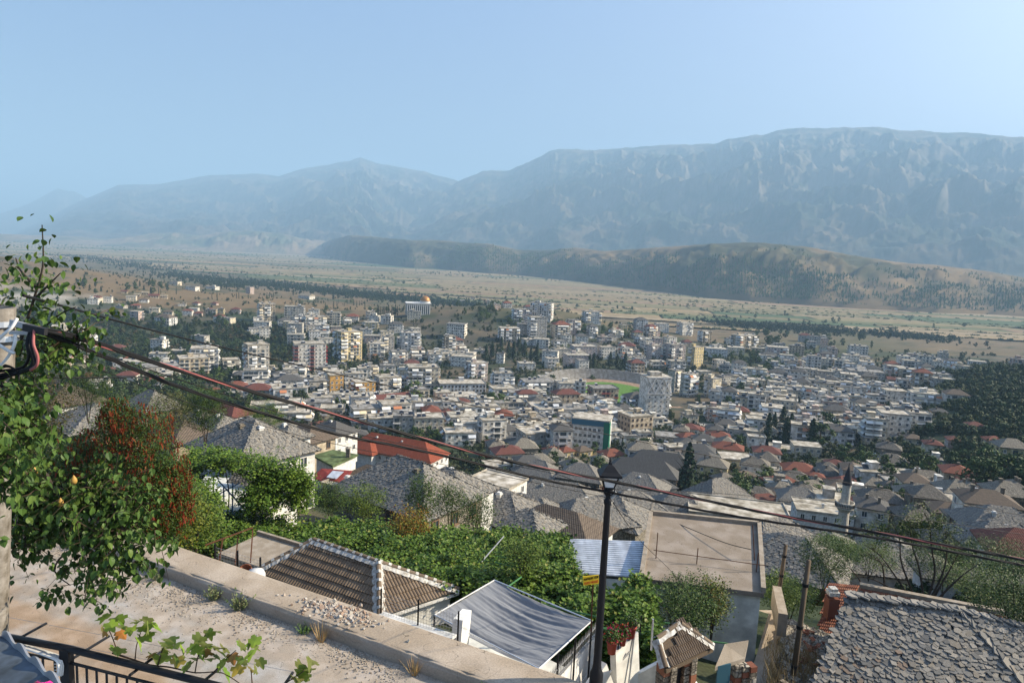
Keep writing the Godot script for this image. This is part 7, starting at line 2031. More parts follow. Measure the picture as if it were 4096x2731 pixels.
func leaf_clump(n: int, r: float, size: float, outline: Array, tints: Array, flat := .6) -> ArrayMesh:
	var m := MB.new()
	for k in n:
		m.col = tints[rng.randi_range(0, tints.size() - 1)]
		var p := Vector3(rng.randfn() * r * .5, rng.randfn() * r * .5 * flat, rng.randfn() * r * .5)
		var b := Basis(Vector3.UP, fr(0, TAU)) * Basis(Vector3.RIGHT, fr(-.3, 1.0)) * Basis(Vector3.BACK, fr(-.5, .5))
		var s := size * fr(.6, 1.25)
		add_leaf(m, outline, .18, .15, Transform3D(b.scaled_local(Vector3(s, s, s)), p))
	return m.mesh()

func vines():
	rng.seed = 404
	var g := [Color(.085, .15, .022), Color(.11, .185, .03), Color(.065, .12, .02), Color(.14, .21, .04), Color(.09, .16, .03)]
	M.vine0 = leaf_clump(26, .55, .17, GRAPE, g)
	M.vine1 = leaf_clump(24, .5, .15, GRAPE, g + [Color(.2, .22, .05)])
	var shades := [Color(1, 1, 1), Color(.8, .85, .8), Color(1.15, 1.1, 1), Color(.7, .75, .7)]
	# leafy carpets of the pergolas below the road, as plots on the slope
	var plots_ := [
		[PackedVector2Array([Vector2(-22.3, -41.7), Vector2(-20.4, -44.4), Vector2(-12.3, -42.0), Vector2(-8.7, -38.2), Vector2(-9.2, -35.2), Vector2(-11.0, -36.9), Vector2(-12.9, -33.1), Vector2(-16.5, -34.2), Vector2(-18.9, -35.7)]), "grape pergola in full leaf above the shed roof and rusty bars", 1500, .5],
		[PackedVector2Array([Vector2(-13.0, -43.3), Vector2(-6.2, -43.2), Vector2(-1.9, -42.4), Vector2(-0.0, -37.2), Vector2(-0.5, -28.9), Vector2(-2.3, -28.5), Vector2(-6.4, -32.7), Vector2(-10.7, -38.5)]), "broad grape pergola in full leaf behind the brown tiled roof", 2600, .5],
		[PackedVector2Array([Vector2(-1.9, -42.4), Vector2(1.2, -42.3), Vector2(4.1, -40.4), Vector2(3.8, -34.8), Vector2(2.2, -32.7), Vector2(0.7, -33.5), Vector2(-0.3, -35.8)]), "grape pergola under the dark ivy by the corrugated roof", 1100, .5],
		[PackedVector2Array([Vector2(-0.2, -32.8), Vector2(1.6, -30.6), Vector2(3.4, -31.4), Vector2(4.3, -28.0), Vector2(6.5, -30.1), Vector2(6.3, -26.5), Vector2(5.4, -24.7), Vector2(4.0, -23.9), Vector2(3.4, -24.1), Vector2(2.1, -26.9), Vector2(0.1, -29.4)]), "vine-covered trellis behind the grey shade cloth", 2300, .7],
		[PackedVector2Array([Vector2(4.2, -25.8), Vector2(5.6, -25.7), Vector2(6.0, -23.9), Vector2(6.6, -24.3), Vector2(5.6, -22.2), Vector2(5.1, -23.2), Vector2(4.1, -23.0)]), "vine and shrubs behind the flower pots", 650, .6],
	]
	for q in plots_:
		var poly: PackedVector2Array = q[0]
		var lo := Vector2(1e9, 1e9); var hi := Vector2(-1e9, -1e9)
		for p in poly: lo = lo.min(p); hi = hi.max(p)
		var xs := []
		var tries := 0
		while xs.size() < q[2] and tries < 60000:
			tries += 1
			var p := Vector2(fr(lo.x, hi.x), fr(lo.y, hi.y))
			if not Geometry2D.is_point_in_polygon(p, poly): continue
			var d := -p.y
			var hole := nb.get_noise_2d(p.x * .55 + 30, p.y * .55)
			if hole < -.22: continue
			var y: float = 130.0 - (15.0 + (d - 30.0) * .235) + (nb.get_noise_2d(p.x * .35, p.y * .35) * 1.3 + na.get_noise_2d(p.x * 1.1, p.y * 1.1) * .7 + minf(hole, 0.0) * 2.0) * q[3] - .2 - pow(rng.randf(), 2.0) * 1.6
			xs.append(rx(Vector3(p.x, y, p.y), fr(0, TAU), fr(.6, 1.15), fr(-.3, .5)))
		var c := (lo + hi) * .5
		var o := thing("grape_pergola", q[1], "pergola", Vector3(c.x, 130.0 - (17.5 + (-c.y - 30.0) * .235), c.y))
		var inv := o.transform.affine_inverse()
		for i in xs.size(): xs[i] = inv * xs[i]
		many(o, "foliage", M.vine0, M.vine_leaf, xs.slice(0, xs.size() / 2), shades)
		many(o, "foliage", M.vine1, M.vine_leaf, xs.slice(xs.size() / 2), shades)
		for k in 5:
			var p := Vector2(fr(lo.x, hi.x), fr(lo.y, hi.y))
			if not Geometry2D.is_point_in_polygon(p, poly): continue
			var m := MB.new()
			var y := 130.0 - (15.0 + (-p.y - 30.0) * .235)
			m.tube([inv * Vector3(p.x, y - 2.6, p.y), inv * Vector3(p.x, y - .1, p.y)], .04, .04, 6)
			part(o, "post", m.mesh(), M.greenpipe)
			m = MB.new()
			m.tube([inv * Vector3(p.x - 2, y - .15, p.y), inv * Vector3(p.x + 2.5, y - .2, p.y + .6)], .03, .03, 6)
			part(o, "beam", m.mesh(), M.greenpipe)
	# trellis rails that show above the leaves
	for q in [[Vector3(-1.06, 114.24, -33), Vector3(0.03, 114.36, -36), M.wire], [Vector3(0.16, 117.01, -25), Vector3(0.83, 116.52, -27), M.greenpipe], [Vector3(-0.34, 115.2, -31), Vector3(1.08, 115.43, -30), M.greenpipe], [Vector3(1.11, 117.08, -24), Vector3(3.44, 117.68, -22), M.greenpipe]]:
		var m := MB.new()
		m.tube([Vector3.ZERO, q[1] - q[0]], .035, .035, 6)
		var o := part(self, "trellis_pole", m.mesh(), q[2], Transform3D(Basis(), q[0]))
		tag(o, "thin metal pole of the vine trellis showing above the leaves", "pole", "trellis poles among the vines")
	# autumn-coloured bush, shrubs, small trees on the slope: [px base, height, width, tints, label]
	var yel := [Color(.2, .17, .03), Color(.13, .16, .03), Color(.3, .14, .02), Color(.28, .09, .015)]
	var mid := [Color(.06, .10, .025), Color(.08, .125, .03), Color(.05, .085, .02)]
	var lite := [Color(.12, .17, .03), Color(.15, .2, .04), Color(.09, .14, .03)]
	var oli := [Color(.11, .12, .05), Color(.09, .10, .045), Color(.14, .14, .06)]
	var list := [
		[Vector3(-5.7, 111.46, -40), 2.6, 1.8, yel, "bush turning orange and yellow among the vines"],
		[Vector3(-5.9, 110.57, -46), 3.6, 1.5, mid, "upright leafy tree behind the orange bush"],
		[Vector3(-4.12, 108.99, -50), 3.2, 1.6, mid, "dark bush around the wooden pole behind the vines"],
		[Vector3(-2.01, 110.38, -46), 2.6, 1.5, mid, "ailanthus bush at the far edge of the vines"],
		[Vector3(-11.7, 106.99, -55), 3.0, 2.4, lite, "pale green tree against the dark slate roof"],
		[Vector3(-15.46, 106.05, -58), 3.0, 2.0, mid, "rounded shrub below the black water tank"],
		[Vector3(-11.48, 118.5, -24), 2.2, 1.4, lite, "yellow-green broom shrub above the road wall"],
		[Vector3(-11.21, 119.15, -22), 2.4, 1.4, [Color(.10, .14, .02), Color(.13, .16, .02), Color(.16, .17, .03)], "feathery yellow shrub beside the pod-laden tree"],
		[Vector3(-28.31, 111.55, -62), 4.6, 2.4, mid, "dense small tree before the slate-roofed houses"],
		[Vector3(-30.57, 112.11, -60), 4.2, 2.6, oli, "thin olive-green tree among the stone roofs"],
		[Vector3(-41.78, 112.24, -66), 5.0, 3.0, mid, "leafy tree by the slate roof and white house"],
		[Vector3(-35.12, 102.11, -95), 5.0, 4.0, lite, "round bright tree behind the lit stone roof"],
		[Vector3(-25.64, 117.38, -36), 5.0, 2.2, [Color(.09, .07, .03), Color(.12, .09, .04), Color(.07, .08, .03)], "brownish half-dry shrub under the concrete pole"],
		[Vector3(10.57, 109.91, -35), 3.2, 2.3, mid, "dark citrus tree against the pale house wall"],
		[Vector3(8.23, 112.99, -30), 1.8, 2.4, mid, "low dark hedge under the pale house wall"],
		[Vector3(10.97, 111.38, -33), 2.6, .9, [Color(.14, .15, .03), Color(.10, .13, .03), Color(.2, .13, .03)], "yellowing vine climbing the bamboo pole"],
		[Vector3(19.83, 106.52, -44), 2.0, 2.8, lite, "bright green garden vine beside the utility pole"],
		[Vector3(25.01, 105.71, -50), 3.6, 3.0, mid, "dark loquat tree behind the chimney"],
		[Vector3(20.7, 104.35, -48), 3.0, 2.0, lite, "tall yellow-green shrub at the alley's far end"],
		[Vector3(38.41, 96.05, -75), 3.0, 3.6, lite, "vine arbour in front of the minaret"],
		[Vector3(35.6, 105.19, -52), 3.0, 4.2, mid, "vine arbour behind the bare-limbed tree"],
		[Vector3(34.37, 106.49, -46), 2.6, 3.6, lite, "leafy garden behind the long tiled wall"],
		[Vector3(27.39, 110.74, -34), 4.4, 3.0, mid, "green tree leaning over the slab roof's corner"],
		[Vector3(46.28, 102.36, -60), 3.2, 4.0, mid, "dark hedge before the blue metal roof"],
		[Vector3(35.16, 101.34, -62), 2.6, 3.2, lite, "arbour of pale leaves beside the stone roofs"],
		[Vector3(0.97, 115.25, -30), 1.6, 1.2, lite, "pale round bush among potted plants"],
	]
	for q in list:
		var h: float = q[1]; var w: float = q[2]
		var o := thing("shrub" if h < 3.5 else "small_tree", q[4], "shrub" if h < 3.5 else "tree", q[0])
		var xs := []
		var big := w * h
		for k in int(clampf(big * 50, 150, 700)):
			var d := Vector3(rng.randfn(), rng.randfn(), rng.randfn()).normalized() * pow(rng.randf(), .35)
			xs.append(rx(Vector3(d.x * w * .8, h * .55 + d.y * h * .47, d.z * w * .8) + Vector3(nb.get_noise_2d(k * 1.0, 1) * .3, 0, 0), fr(0, TAU), fr(.5, 1.0), fr(-.5, .6)))
		var cm := leaf_clump(18, .5, .12, SIMPLE, q[3], .9)
		many(o, "foliage", cm, M.vine_leaf, xs, shades)
		var m := MB.new()
		m.col = Color(.1, .08, .06)
		for k in 5:
			var a := TAU * k / 5
			m.tube([Vector3(0, -1.2, 0), Vector3(cos(a) * w * .15, h * .3, sin(a) * w * .15), Vector3(cos(a) * w * .5, h * .8, sin(a) * w * .5)], .035, .01, 5)
		part(o, "stems", m.mesh(), M.bark)
	terrace_vine()

# the vine trained over the white terrace house, on its blue steel frame
func terrace_vine():
	var o := thing("terrace_vine", "vine trained over blue steel struts above the white terrace house", "vine", Vector3(-18.38, 112.26, -43))
	var inv := o.transform.affine_inverse()
	var lines := [pl([-21.29,115.19,-42,-20.16,115.65,-42,-18.56,115.97,-42,-16.97,115.72,-42,-15.37,115.46,-42,-13.78,115.37,-42,-12.66,114.93,-42]), pl([-22.12,115.01,-44,-20.44,115.43,-44,-18.11,115.45,-44,-15.77,114.96,-44]), pl([-15.21,115.47,-42,-15.14,114.48,-42,-14.98,113.49,-42]), pl([-13.7,115.37,-42,-13.37,114.39,-42,-13.21,113.4,-42]), pl([-20.32,114.91,-41,-18.62,114.39,-40,-18.03,113.3,-40]), pl([-19.72,115.37,-38,-18.28,114.99,-38,-17.27,113.97,-38]), pl([-15.95,113.82,-41,-15.32,114.34,-41,-14.7,114.12,-41]), pl([-18.97,115.41,-36,-17.88,114.89,-36,-16.37,114.38,-36])]
	var xs := []
	for l in lines:
		var c := catmull(l, 60)
		for p in c:
			for k in 4: xs.append(inv * rx(p + Vector3(rng.randfn() * .45, rng.randfn() * .35 - .1, rng.randfn() * .5), fr(0, TAU), fr(.5, .95), fr(-.2, .7)))
	many(o, "foliage", M.vine0, M.vine_leaf, xs, [Color(1.15, 1.1, 1), Color(.9, .95, .9), Color(1.3, 1.25, 1.0)])
	for q in [[Vector3(-18.72, 112.47, -42), Vector3(-18.69, 114.89, -42)], [Vector3(-18.04, 112.34, -42), Vector3(-18.05, 114.18, -42)], [Vector3(-17.51, 112.02, -42), Vector3(-17.46, 114.54, -42)], [Vector3(-18.42, 114.66, -42), Vector3(-16.59, 112.66, -42)], [Vector3(-18.78, 113.48, -42), Vector3(-16.98, 114.56, -42)], [Vector3(-15.25, 112.89, -42), Vector3(-15.25, 115.22, -42)], [Vector3(-17.56, 112.27, -42), Vector3(-16.18, 113.6, -42)]]:
		var m := MB.new()
		m.bar(inv * q[0], inv * q[1], .07)
		part(o, "steel_strut", m.mesh(), M.bluesteel)
	for l in [pl([-17.89,111.84,-42,-17.71,113.69,-42,-17.93,115.34,-42]), pl([-12.72,112.59,-42,-13.29,113.73,-42,-13.54,115.38,-42])]:
		var m := MB.new()
		m.col = Color(.06, .045, .035)
		var pts := []
		for p in catmull(l, 10): pts.append(inv * p)
		m.tube(pts, .05, .03, 6)
		part(o, "stem", m.mesh(), M.bark)

# ---- the pear tree hanging into the picture beside the concrete pole
func pear_tree():
	rng.seed = 1234
	var o := thing("pear_tree", "pear tree with glossy round leaves and a few fruits over the road", "tree", Vector3(-6.2, 121, -7.2))
	var inv := o.transform.affine_inverse()
	var br := [
		pl([-5.76,127.92,-7,-5.15,128.5,-6.9,-4.93,128.97,-6.8,-4.81,129.3,-6.8,-4.7,129.65,-6.8,-4.69,130.05,-6.8]),
		pl([-5.09,128.71,-6.9,-4.78,128.97,-6.8,-4.5,129.17,-6.7,-4.26,129.27,-6.6]), pl([-4.93,128.97,-6.8,-5.15,129.15,-6.9,-5.39,129.31,-7]), pl([-4.81,129.3,-6.8,-4.56,129.49,-6.7,-4.46,129.59,-6.7]), pl([-4.78,129.43,-6.8,-5,129.59,-6.9,-5.04,129.71,-6.9]),
		pl([-5.77,127.76,-7,-5.38,127.41,-7.2,-5.06,127.25,-7.2,-4.52,127.18,-7,-4.08,127.14,-6.8,-3.74,126.98,-6.7,-3.54,126.87,-6.6]),
		pl([-5.05,127.34,-7.2,-4.79,127.17,-7,-4.48,127.01,-6.8,-4.28,126.89,-6.6,-4.45,126.74,-6.5,-4.51,126.58,-6.5,-4.36,126.45,-6.5]), pl([-4.48,127.01,-6.8,-4.1,126.93,-6.6,-3.94,126.77,-6.5,-3.87,126.69,-6.5]), pl([-4.79,127.17,-7,-4.85,126.97,-6.8,-4.97,126.81,-6.7,-5.02,126.7,-6.7]),
		pl([-5.37,127.52,-7.2,-5.16,127.23,-7,-5.18,126.94,-6.9,-5.27,126.8,-6.9]), pl([-4.52,127.26,-7,-4.46,127.35,-7,-4.44,127.4,-7.1]), pl([-5.37,127.52,-7.2,-5.22,127.75,-7.2,-5.26,128.06,-7.2,-5.39,128.27,-7.2]), pl([-4.08,127.22,-6.8,-3.95,127.25,-6.8,-3.85,127.28,-6.9]), pl([-5.61,127.74,-7.1,-5.45,127.39,-7,-5.34,127.04,-6.9]), pl([-4.53,128.64,-5.6,-4.26,128.59,-5.5,-4.05,128.5,-5.4,-4.04,128.33,-5.4]), pl([-4.54,128.47,-5.6,-4.3,128.38,-5.5,-4.11,128.22,-5.4,-4.08,128.03,-5.4]), pl([-4.52,128.12,-5.6,-4.3,127.99,-5.5,-4.13,127.86,-5.4]),
		pl([-5.05,127.34,-7.2,-5.06,127.16,-7,-4.94,126.95,-6.9]), pl([-4.08,127.22,-6.8,-3.89,127.07,-6.6,-3.69,126.88,-6.5]), pl([-5.7,128.03,-7.1,-5.4,128.21,-7,-5.26,128.48,-7]), pl([-4.78,128.97,-6.8,-4.59,128.87,-6.7,-4.29,129.09,-6.6,-4.27,129.12,-6.6]), pl([-5.25,128.59,-7,-4.87,128.59,-6.8,-4.86,128.38,-6.8])]
	var tips := []
	for l in br:
		var c := catmull(l, 24)
		var m := MB.new()
		m.col = Color(.07, .055, .045)
		var pts := []
		for p in c: pts.append(inv * p)
		var r: float = .03 if l.size() > 4 else .016
		m.tube(pts, r, .005, 6)
		part(o, "branch", m.mesh(), M.bark)
		for i in range(2, c.size()):
			for k in 3: tips.append(c[i] + Vector3(rng.randfn() * .10, rng.randfn() * .12 - .02, rng.randfn() * .16))
	# drooping twigs with leaves along them fill the body of the crown
	var tw := MB.new()
	tw.col = Color(.09, .06, .04)
	for k in 760:
		var q: Vector3 = tips[rng.randi_range(345, 1460)]
		var dir := Vector3(rng.randfn(), rng.randfn() * .5 - .45, rng.randfn()).normalized() * fr(.15, .42)
		tw.tube([inv * q, inv * (q + dir * .5 + Vector3(0, .03, 0)), inv * (q + dir)], .0045, .002, 3, false)
		for s in 8: tips.append(q + dir * (.15 + s * .12) + Vector3(rng.randfn() * .035, rng.randfn() * .03, rng.randfn() * .035))
	part(o, "twigs", tw.mesh(), M.bark).set_meta("kind", "stuff")
	var m := MB.new()
	m.col = Color(.08, .065, .05)
	m.tube([Vector3(0, -.3, 0), inv * Vector3(-6.0, 124.5, -7.1), inv * Vector3(br[0][0])], .16, .05, 9)
	part(o, "trunk", m.mesh(), M.bark)
	var lm := leaf_shape(PEAR, .22, .18)
	var mats := [tinted(Color(.055, .10, .022)), tinted(Color(.07, .125, .028)), tinted(Color(.04, .08, .02)), tinted(Color(.09, .14, .03))]
	var rest := []
	for i in tips.size():
		var b := Basis(Vector3.UP, fr(0, TAU)) * Basis(Vector3.RIGHT, fr(-1.5, -.1)) * Basis(Vector3.BACK, fr(-.6, .6))
		var s := fr(.04, .098)
		var x := inv * Transform3D(b.scaled_local(Vector3(s, s, s)), tips[i])
		if i % 24 == 0 and i / 24 < 290: part(o, "leaf", lm, mats[rng.randi_range(0, 3)], x)
		else: rest.append(x)
	many(o, "leaves", lm, M.pear_leaf, rest, [Color(.055, .10, .022), Color(.07, .125, .028), Color(.04, .08, .02), Color(.09, .14, .03), Color(.06, .11, .025)])
	for p in [Vector3(-4.96, 127.49, -6.9), Vector3(-4.48, 127.45, -6.8), Vector3(-4.56, 127.24, -6.7), Vector3(-4.88, 128.77, -6.6), Vector3(-5.21, 127.79, -6.8)]:
		m = MB.new()
		m.lathe([Vector2(0, -.045), Vector2(.025, -.04), Vector2(.034, -.015), Vector2(.026, .015), Vector2(.012, .035), Vector2(.003, .05)], 10)
		part(o, "pear", m.mesh(true), mat(lin(.34, .20, .05), .5), Transform3D(Basis(), inv * p))

func tinted(c: Color) -> StandardMaterial3D:
	var m := leafmat((c * .8).linear_to_srgb(), .22, .36)
	m.vertex_color_use_as_albedo = false
	m.metallic_specular = .25
	return m

# ---- the tree with red-brown pods on the slope behind it
func pod_tree():
	rng.seed = 4321
	var base: Vector3 = Vector3(-12.08, 120.01, -21)
	var o := thing("pod_tree", "bushy tree hung with clusters of red-brown pods beyond the road wall", "tree", base)
	var inv := o.transform.affine_inverse()
	var cs := [Vector3(-12.96, 123.19, -22), Vector3(-12.12, 123.57, -22), Vector3(-11.12, 122.82, -21), Vector3(-12.33, 122.35, -21), Vector3(-13.87, 122.66, -22.5), Vector3(-11.42, 122.07, -20.5), Vector3(-10.8, 121.78, -20.5), Vector3(-12.38, 121.62, -20.5), Vector3(-11.17, 121.31, -20), Vector3(-13.76, 121.77, -22), Vector3(-14.57, 122.18, -22.5), Vector3(-13.31, 123.9, -22.5), Vector3(-13.82, 120.91, -21.5), Vector3(-10.66, 121.13, -20.5), Vector3(-15.21, 121.17, -22.5), Vector3(-15.94, 121.96, -23), Vector3(-15.73, 120.98, -22), Vector3(-10.65, 122.18, -21), Vector3(-10.54, 121.5, -20.6)]
	var rs := [.95, .9, .85, .95, .9, .9, .7, .9, .9, .9, .85, .55, .9, .7, 1.0, 1.0, 1.0, .6, .7]
	var xs := []
	var pods := []
	for i in cs.size():
		for k in 260:
			var d: Vector3 = Vector3(rng.randfn(), rng.randfn(), rng.randfn()).normalized() * pow(rng.randf(), .4) * rs[i]
			xs.append(inv * rx(cs[i] + d, fr(0, TAU), fr(.45, .8), fr(-.6, .5)))
		var red: float = [1.0, 1.0, .8, .7, .8, .5, 1.0, .3, .15, .5, .3, 1.0, .1, .3, .1, .2, .05, 1.0, 1.0][i]
		for k in int(150 * red):
			var d: Vector3 = Vector3(rng.randfn(), rng.randfn() * .8 - .1, rng.randfn()).normalized() * rs[i] * fr(.75, 1.1)
			var cl: Vector3 = cs[i] + d
			for s in 3: pods.append(inv * Transform3D(Basis.from_euler(Vector3(fr(-.4, .4), fr(0, TAU), fr(-.4, .4))).scaled(Vector3.ONE * fr(.10, .17)), cl + Vector3(rng.randfn() * .05, rng.randfn() * .05, rng.randfn() * .05)))
	var cm := leaf_clump(16, .42, .09, SIMPLE, [Color(.065, .11, .025), Color(.085, .135, .03), Color(.05, .085, .022), Color(.1, .15, .035)], .9)
	many(o, "foliage", cm, M.vine_leaf, xs, [Color(1, 1, 1), Color(.8, .85, .8), Color(1.15, 1.1, 1)])
	var m := MB.new()
	m.quad(Vector3(-.16, 0, 0), Vector3(.16, 0, 0), Vector3(.08, -1, .06), Vector3(-.06, -1, .06))
	m.quad(Vector3(0, 0, -.12), Vector3(0, 0, .12), Vector3(.0, -1, .06), Vector3(.0, -1, -.06))
	many(o, "seed_pods", m.mesh(), M.vine_leaf, pods, [Color(.28, .05, .025), Color(.35, .07, .03), Color(.2, .035, .02), Color(.3, .1, .04)])
	m = MB.new()
	m.col = Color(.08, .065, .05)
	for c in cs: m.tube(catmull([Vector3.ZERO, (inv * c) * .45 + Vector3(0, -.2, 0), inv * c], 8), .06, .015, 5)
	part(o, "trunk", m.mesh(), M.bark)

# ---- sparse tree with bare limbs over the roofs at the alley
func bare_tree():
	rng.seed = 333
	var o := thing("sparse_tree", "many-stemmed tree with thin bare limbs and leaves only near the top", "tree", Vector3(29.51, 106.43, -45))
	var inv := o.transform.affine_inverse()
	var b0: Vector3 = Vector3(29.48, 106.62, -45)
	var limbs := [pl([28.94,106.78,-45,27.29,108.91,-45,26.08,110.32,-45,24.97,110.99,-45]), pl([29.31,106.61,-45,27.72,109.67,-45,27.33,111.47,-45,26.67,112.7,-45]), pl([29.66,106.63,-45,28.97,109.36,-45,28.23,111.15,-45,27.87,112.75,-45]), pl([29.66,106.63,-45,30.05,109.05,-45,29.65,110.85,-45,29.25,112.64,-45,28.8,113.52,-45]), pl([29.98,106.83,-45,31.04,109.46,-45,31.56,110.76,-45,32.2,111.15,-45]), pl([29.81,106.82,-45,30.57,109.07,-45,30.68,110.9,-45,30.3,112.51,-45]), pl([30,106.64,-45,31.65,108.75,-45,32.89,109.91,-45,33.7,110.32,-45]), pl([29.48,106.62,-45,27.05,107.98,-45,25.41,108.64,-45,24.05,108.39,-45]), pl([26.14,106.67,-46,25.46,107.95,-46,24.65,108.85,-46]), pl([27.36,106.91,-46,26.93,109.15,-46,25.98,109.66,-46])]
	var leafy := []
	for l in limbs:
		var c := catmull(l, 16)
		var m := MB.new()
		m.col = Color(.075, .06, .05)
		var pts := []
		for p in c: pts.append(inv * p)
		m.tube(pts, .09, .02, 6)
		for k in 7:
			var i := rng.randi_range(5, 15)
			var q: Vector3 = pts[i]
			var e := q + Vector3(rng.randfn() * .7, fr(.1, .9), rng.randfn() * .6)
			m.tube([q, q.lerp(e, .5) + Vector3(0, .08, 0), e], .02, .006, 4)
			if e.y > 3.6 or rng.randf() < .15: leafy.append(e)
		part(o, "limb", m.mesh(), M.bark)
	for p in [Vector3(27.84, 112.93, -45), Vector3(28.82, 113.34, -45), Vector3(29.92, 112.85, -45), Vector3(27.25, 112.19, -45), Vector3(28.64, 112.07, -45), Vector3(29.71, 111.76, -45), Vector3(30.71, 111.99, -45), Vector3(26.54, 112.33, -45), Vector3(31.32, 111.29, -45), Vector3(25.92, 111.76, -45), Vector3(25.17, 112.27, -45)]:
		for k in 11: leafy.append(inv * p + Vector3(rng.randfn() * .5, rng.randfn() * .32, rng.randfn() * .5))
	var xs := []
	for p in leafy:
		for k in 3: xs.append(rx(p + Vector3(rng.randfn() * .2, rng.randfn() * .2, rng.randfn() * .2), fr(0, TAU), fr(.45, .85), fr(0, .9)))
	var cm := leaf_clump(14, .5, .14, SIMPLE, [Color(.06, .095, .02), Color(.08, .12, .025), Color(.1, .13, .03)], .9)
	many(o, "foliage", cm, M.vine_leaf, xs)

# ---- the bundles of cables slung across the view, and the pole that carries them
func cable(pts: Array, r: float, strands: int, red: bool, label: String):
	var o := thing("power_cable", label, "cable", pts[0])
	var c := catmull(pts, 160)
	for s in strands:
		var m := MB.new()
		var q := []
		for i in c.size():
			var a: float = TAU * s / strands + i * .33
			var off := Vector3(0, cos(a), sin(a)) * (r * 1.05 if strands > 1 else 0.0)
			q.append(c[i] - pts[0] + off)
		m.tube(q, r * (.66 if red and s == 0 else 1.0), -1, 7)
		part(o, "strand", m.mesh(true), M.pink if red and s == 0 else M.cable)

func wires():
	cable(pl([-4.28,129.14,-6,-4.24,128.97,-6.6,-4.11,128.46,-8,-3.49,127.85,-9.4,-2.53,127.28,-10.5,-1.24,126.69,-11.4,0.29,126.15,-12.1,2.01,125.68,-12.75,3.76,125.35,-12.9,5.46,125.11,-12.8,7.01,125,-12.5,9.61,124.79,-12,10.57,124.66,-12]), .0155, 4, true, "thick twisted bundle of black cables with one pink strand")
	cable(pl([-4.41,129.18,-6,-4.28,128.82,-6.8,-4.25,128.08,-8.6,-3.81,127.52,-9.8,-2.77,126.92,-10.8,-1.84,126.58,-11.4,-0.77,126.23,-11.9,0.61,125.75,-12.5,1.9,125.42,-12.9,4.47,125.04,-12.9,7.17,124.84,-12.6,9.79,124.59,-12.2]), .013, 3, false, "second black cable bundle sagging below the pink-striped one")
	cable(pl([-4.33,129.42,-6,-5.13,129.08,-8,-5.61,128.41,-11,-5.32,127.62,-14,-3.89,126.63,-17,-2.4,125.86,-19,0.27,124.64,-22,3.59,123.6,-24,9.15,121.96,-27,16.23,120.4,-29,24.51,118.72,-31]), .014, 1, false, "single thin cable crossing above the other wires")
	cable(pl([-4.33,129.09,-6,-4.53,128.65,-7.5,-4.17,128.01,-9,-3.09,127.18,-10.5,-1.46,126.44,-11.8,0.85,125.78,-12.8,2.05,125.47,-12.9,5.99,124.69,-15,14.31,122.91,-18]), .006, 1, false, "thin wire hung between the two cable bundles")
	cable(pl([-4.42,129.05,-6,-4.59,128.48,-7.5,-4.05,127.5,-9.5,-2.61,126.65,-11,-0.57,126.02,-12,2.01,125.29,-12.9]), .005, 1, false, "thin wire below the lower cable bundle")
	cable(pl([-21.74,123.43,-30,-20.2,123.1,-32,-18.45,122.85,-34,-18,122.6,-36]), .03, 1, false, "level wire passing behind the pear tree")
	cable(pl([10.85,111.48,-48,12.37,112.09,-44,13.96,112.43,-41,15.08,112.71,-39.5]), .025, 1, false, "black service wire lying across the bare concrete roof")
	cable(pl([2.06,125.29,-12.9,4.2,121.39,-20,7.23,116.91,-27,10.57,111.77,-34]), .008, 1, false, "fine wire running from the lamp to the pale house")
	# concrete pole with clamp, bracket and cable loops at the edge of the view
	var o := thing("concrete_pole", "rough concrete utility pole with clamp and looped cables beside the pear tree", "pole", Vector3(-4.55, 121, -6.1))
	var inv := o.transform.affine_inverse()
	var m := MB.new()
	var tp: Vector3 = Vector3(-4.59, 129.3, -6.05)
	m.tube([Vector3(-.75, -.3, 0), inv * tp], .15, .125, 18)
	part(o, "shaft", m.mesh(true), mat(lin(.22, .20, .18), .95, M.t_stain, 1.4, M.t_speck, 1.0))
	m = MB.new()
	for y in [1284, 1340]: pass
	m.tube([inv * (tp - Vector3(0, .17, 0)), inv * (tp - Vector3(0, .12, 0))], .135, .135, 18)
	m.tube([inv * (tp - Vector3(0, .30, 0)), inv * (tp - Vector3(0, .25, 0))], .138, .138, 18)
	part(o, "steel_band", m.mesh(), M.steel)
	m = MB.new()
	m.bar(inv * Vector3(-4.38, 129.19, -5.9), inv * Vector3(-4.02, 129.14, -5.8), .03, .05)
	m.bar(inv * Vector3(-4.39, 129.1, -5.9), inv * Vector3(-4.18, 129.11, -5.85), .03, .03)
	part(o, "bracket", m.mesh(), M.wire)
	m = MB.new()
	m.bar(inv * Vector3(-4.18, 129.17, -5.78), inv * Vector3(-3.98, 129.14, -5.76), .04, .06)
	part(o, "tension_clamp", m.mesh(), M.dark_metal)
	for q in [[pl([-4.13,129.14,-5.8,-4.13,129.04,-5.75,-4.1,128.94,-5.75,-4.1,128.86,-5.75,-4.16,128.81,-5.75,-4.33,128.76,-5.8,-4.41,128.74,-5.8,-4.55,128.69,-5.8]), .016], [pl([-4.1,129.14,-5.77,-4.08,129.04,-5.72,-4.06,128.94,-5.72,-4.05,128.86,-5.72,-4.15,128.8,-5.75,-4.36,128.73,-5.8,-4.56,128.64,-5.8]), .016], [pl([-4.14,129.14,-5.8,-4.14,129.04,-5.75,-4.13,128.92,-5.75,-4.21,128.82,-5.78,-4.37,128.78,-5.8,-4.53,128.76,-5.8]), .014]]:
		m = MB.new()
		var pts := []
		for p in catmull(q[0], 30): pts.append(inv * p)
		m.tube(pts, q[1], q[1], 7)
		part(o, "cable_loop", m.mesh(true), M.cable)
	m = MB.new()
	var pk := []
	for p in catmull(pl([-4.08,129.15,-5.76,-4.05,129.04,-5.7,-4.02,128.94,-5.7,-4.03,128.86,-5.7,-4.1,128.81,-5.72]), 24): pk.append(inv * p)
	m.tube(pk, .012, .012, 7)
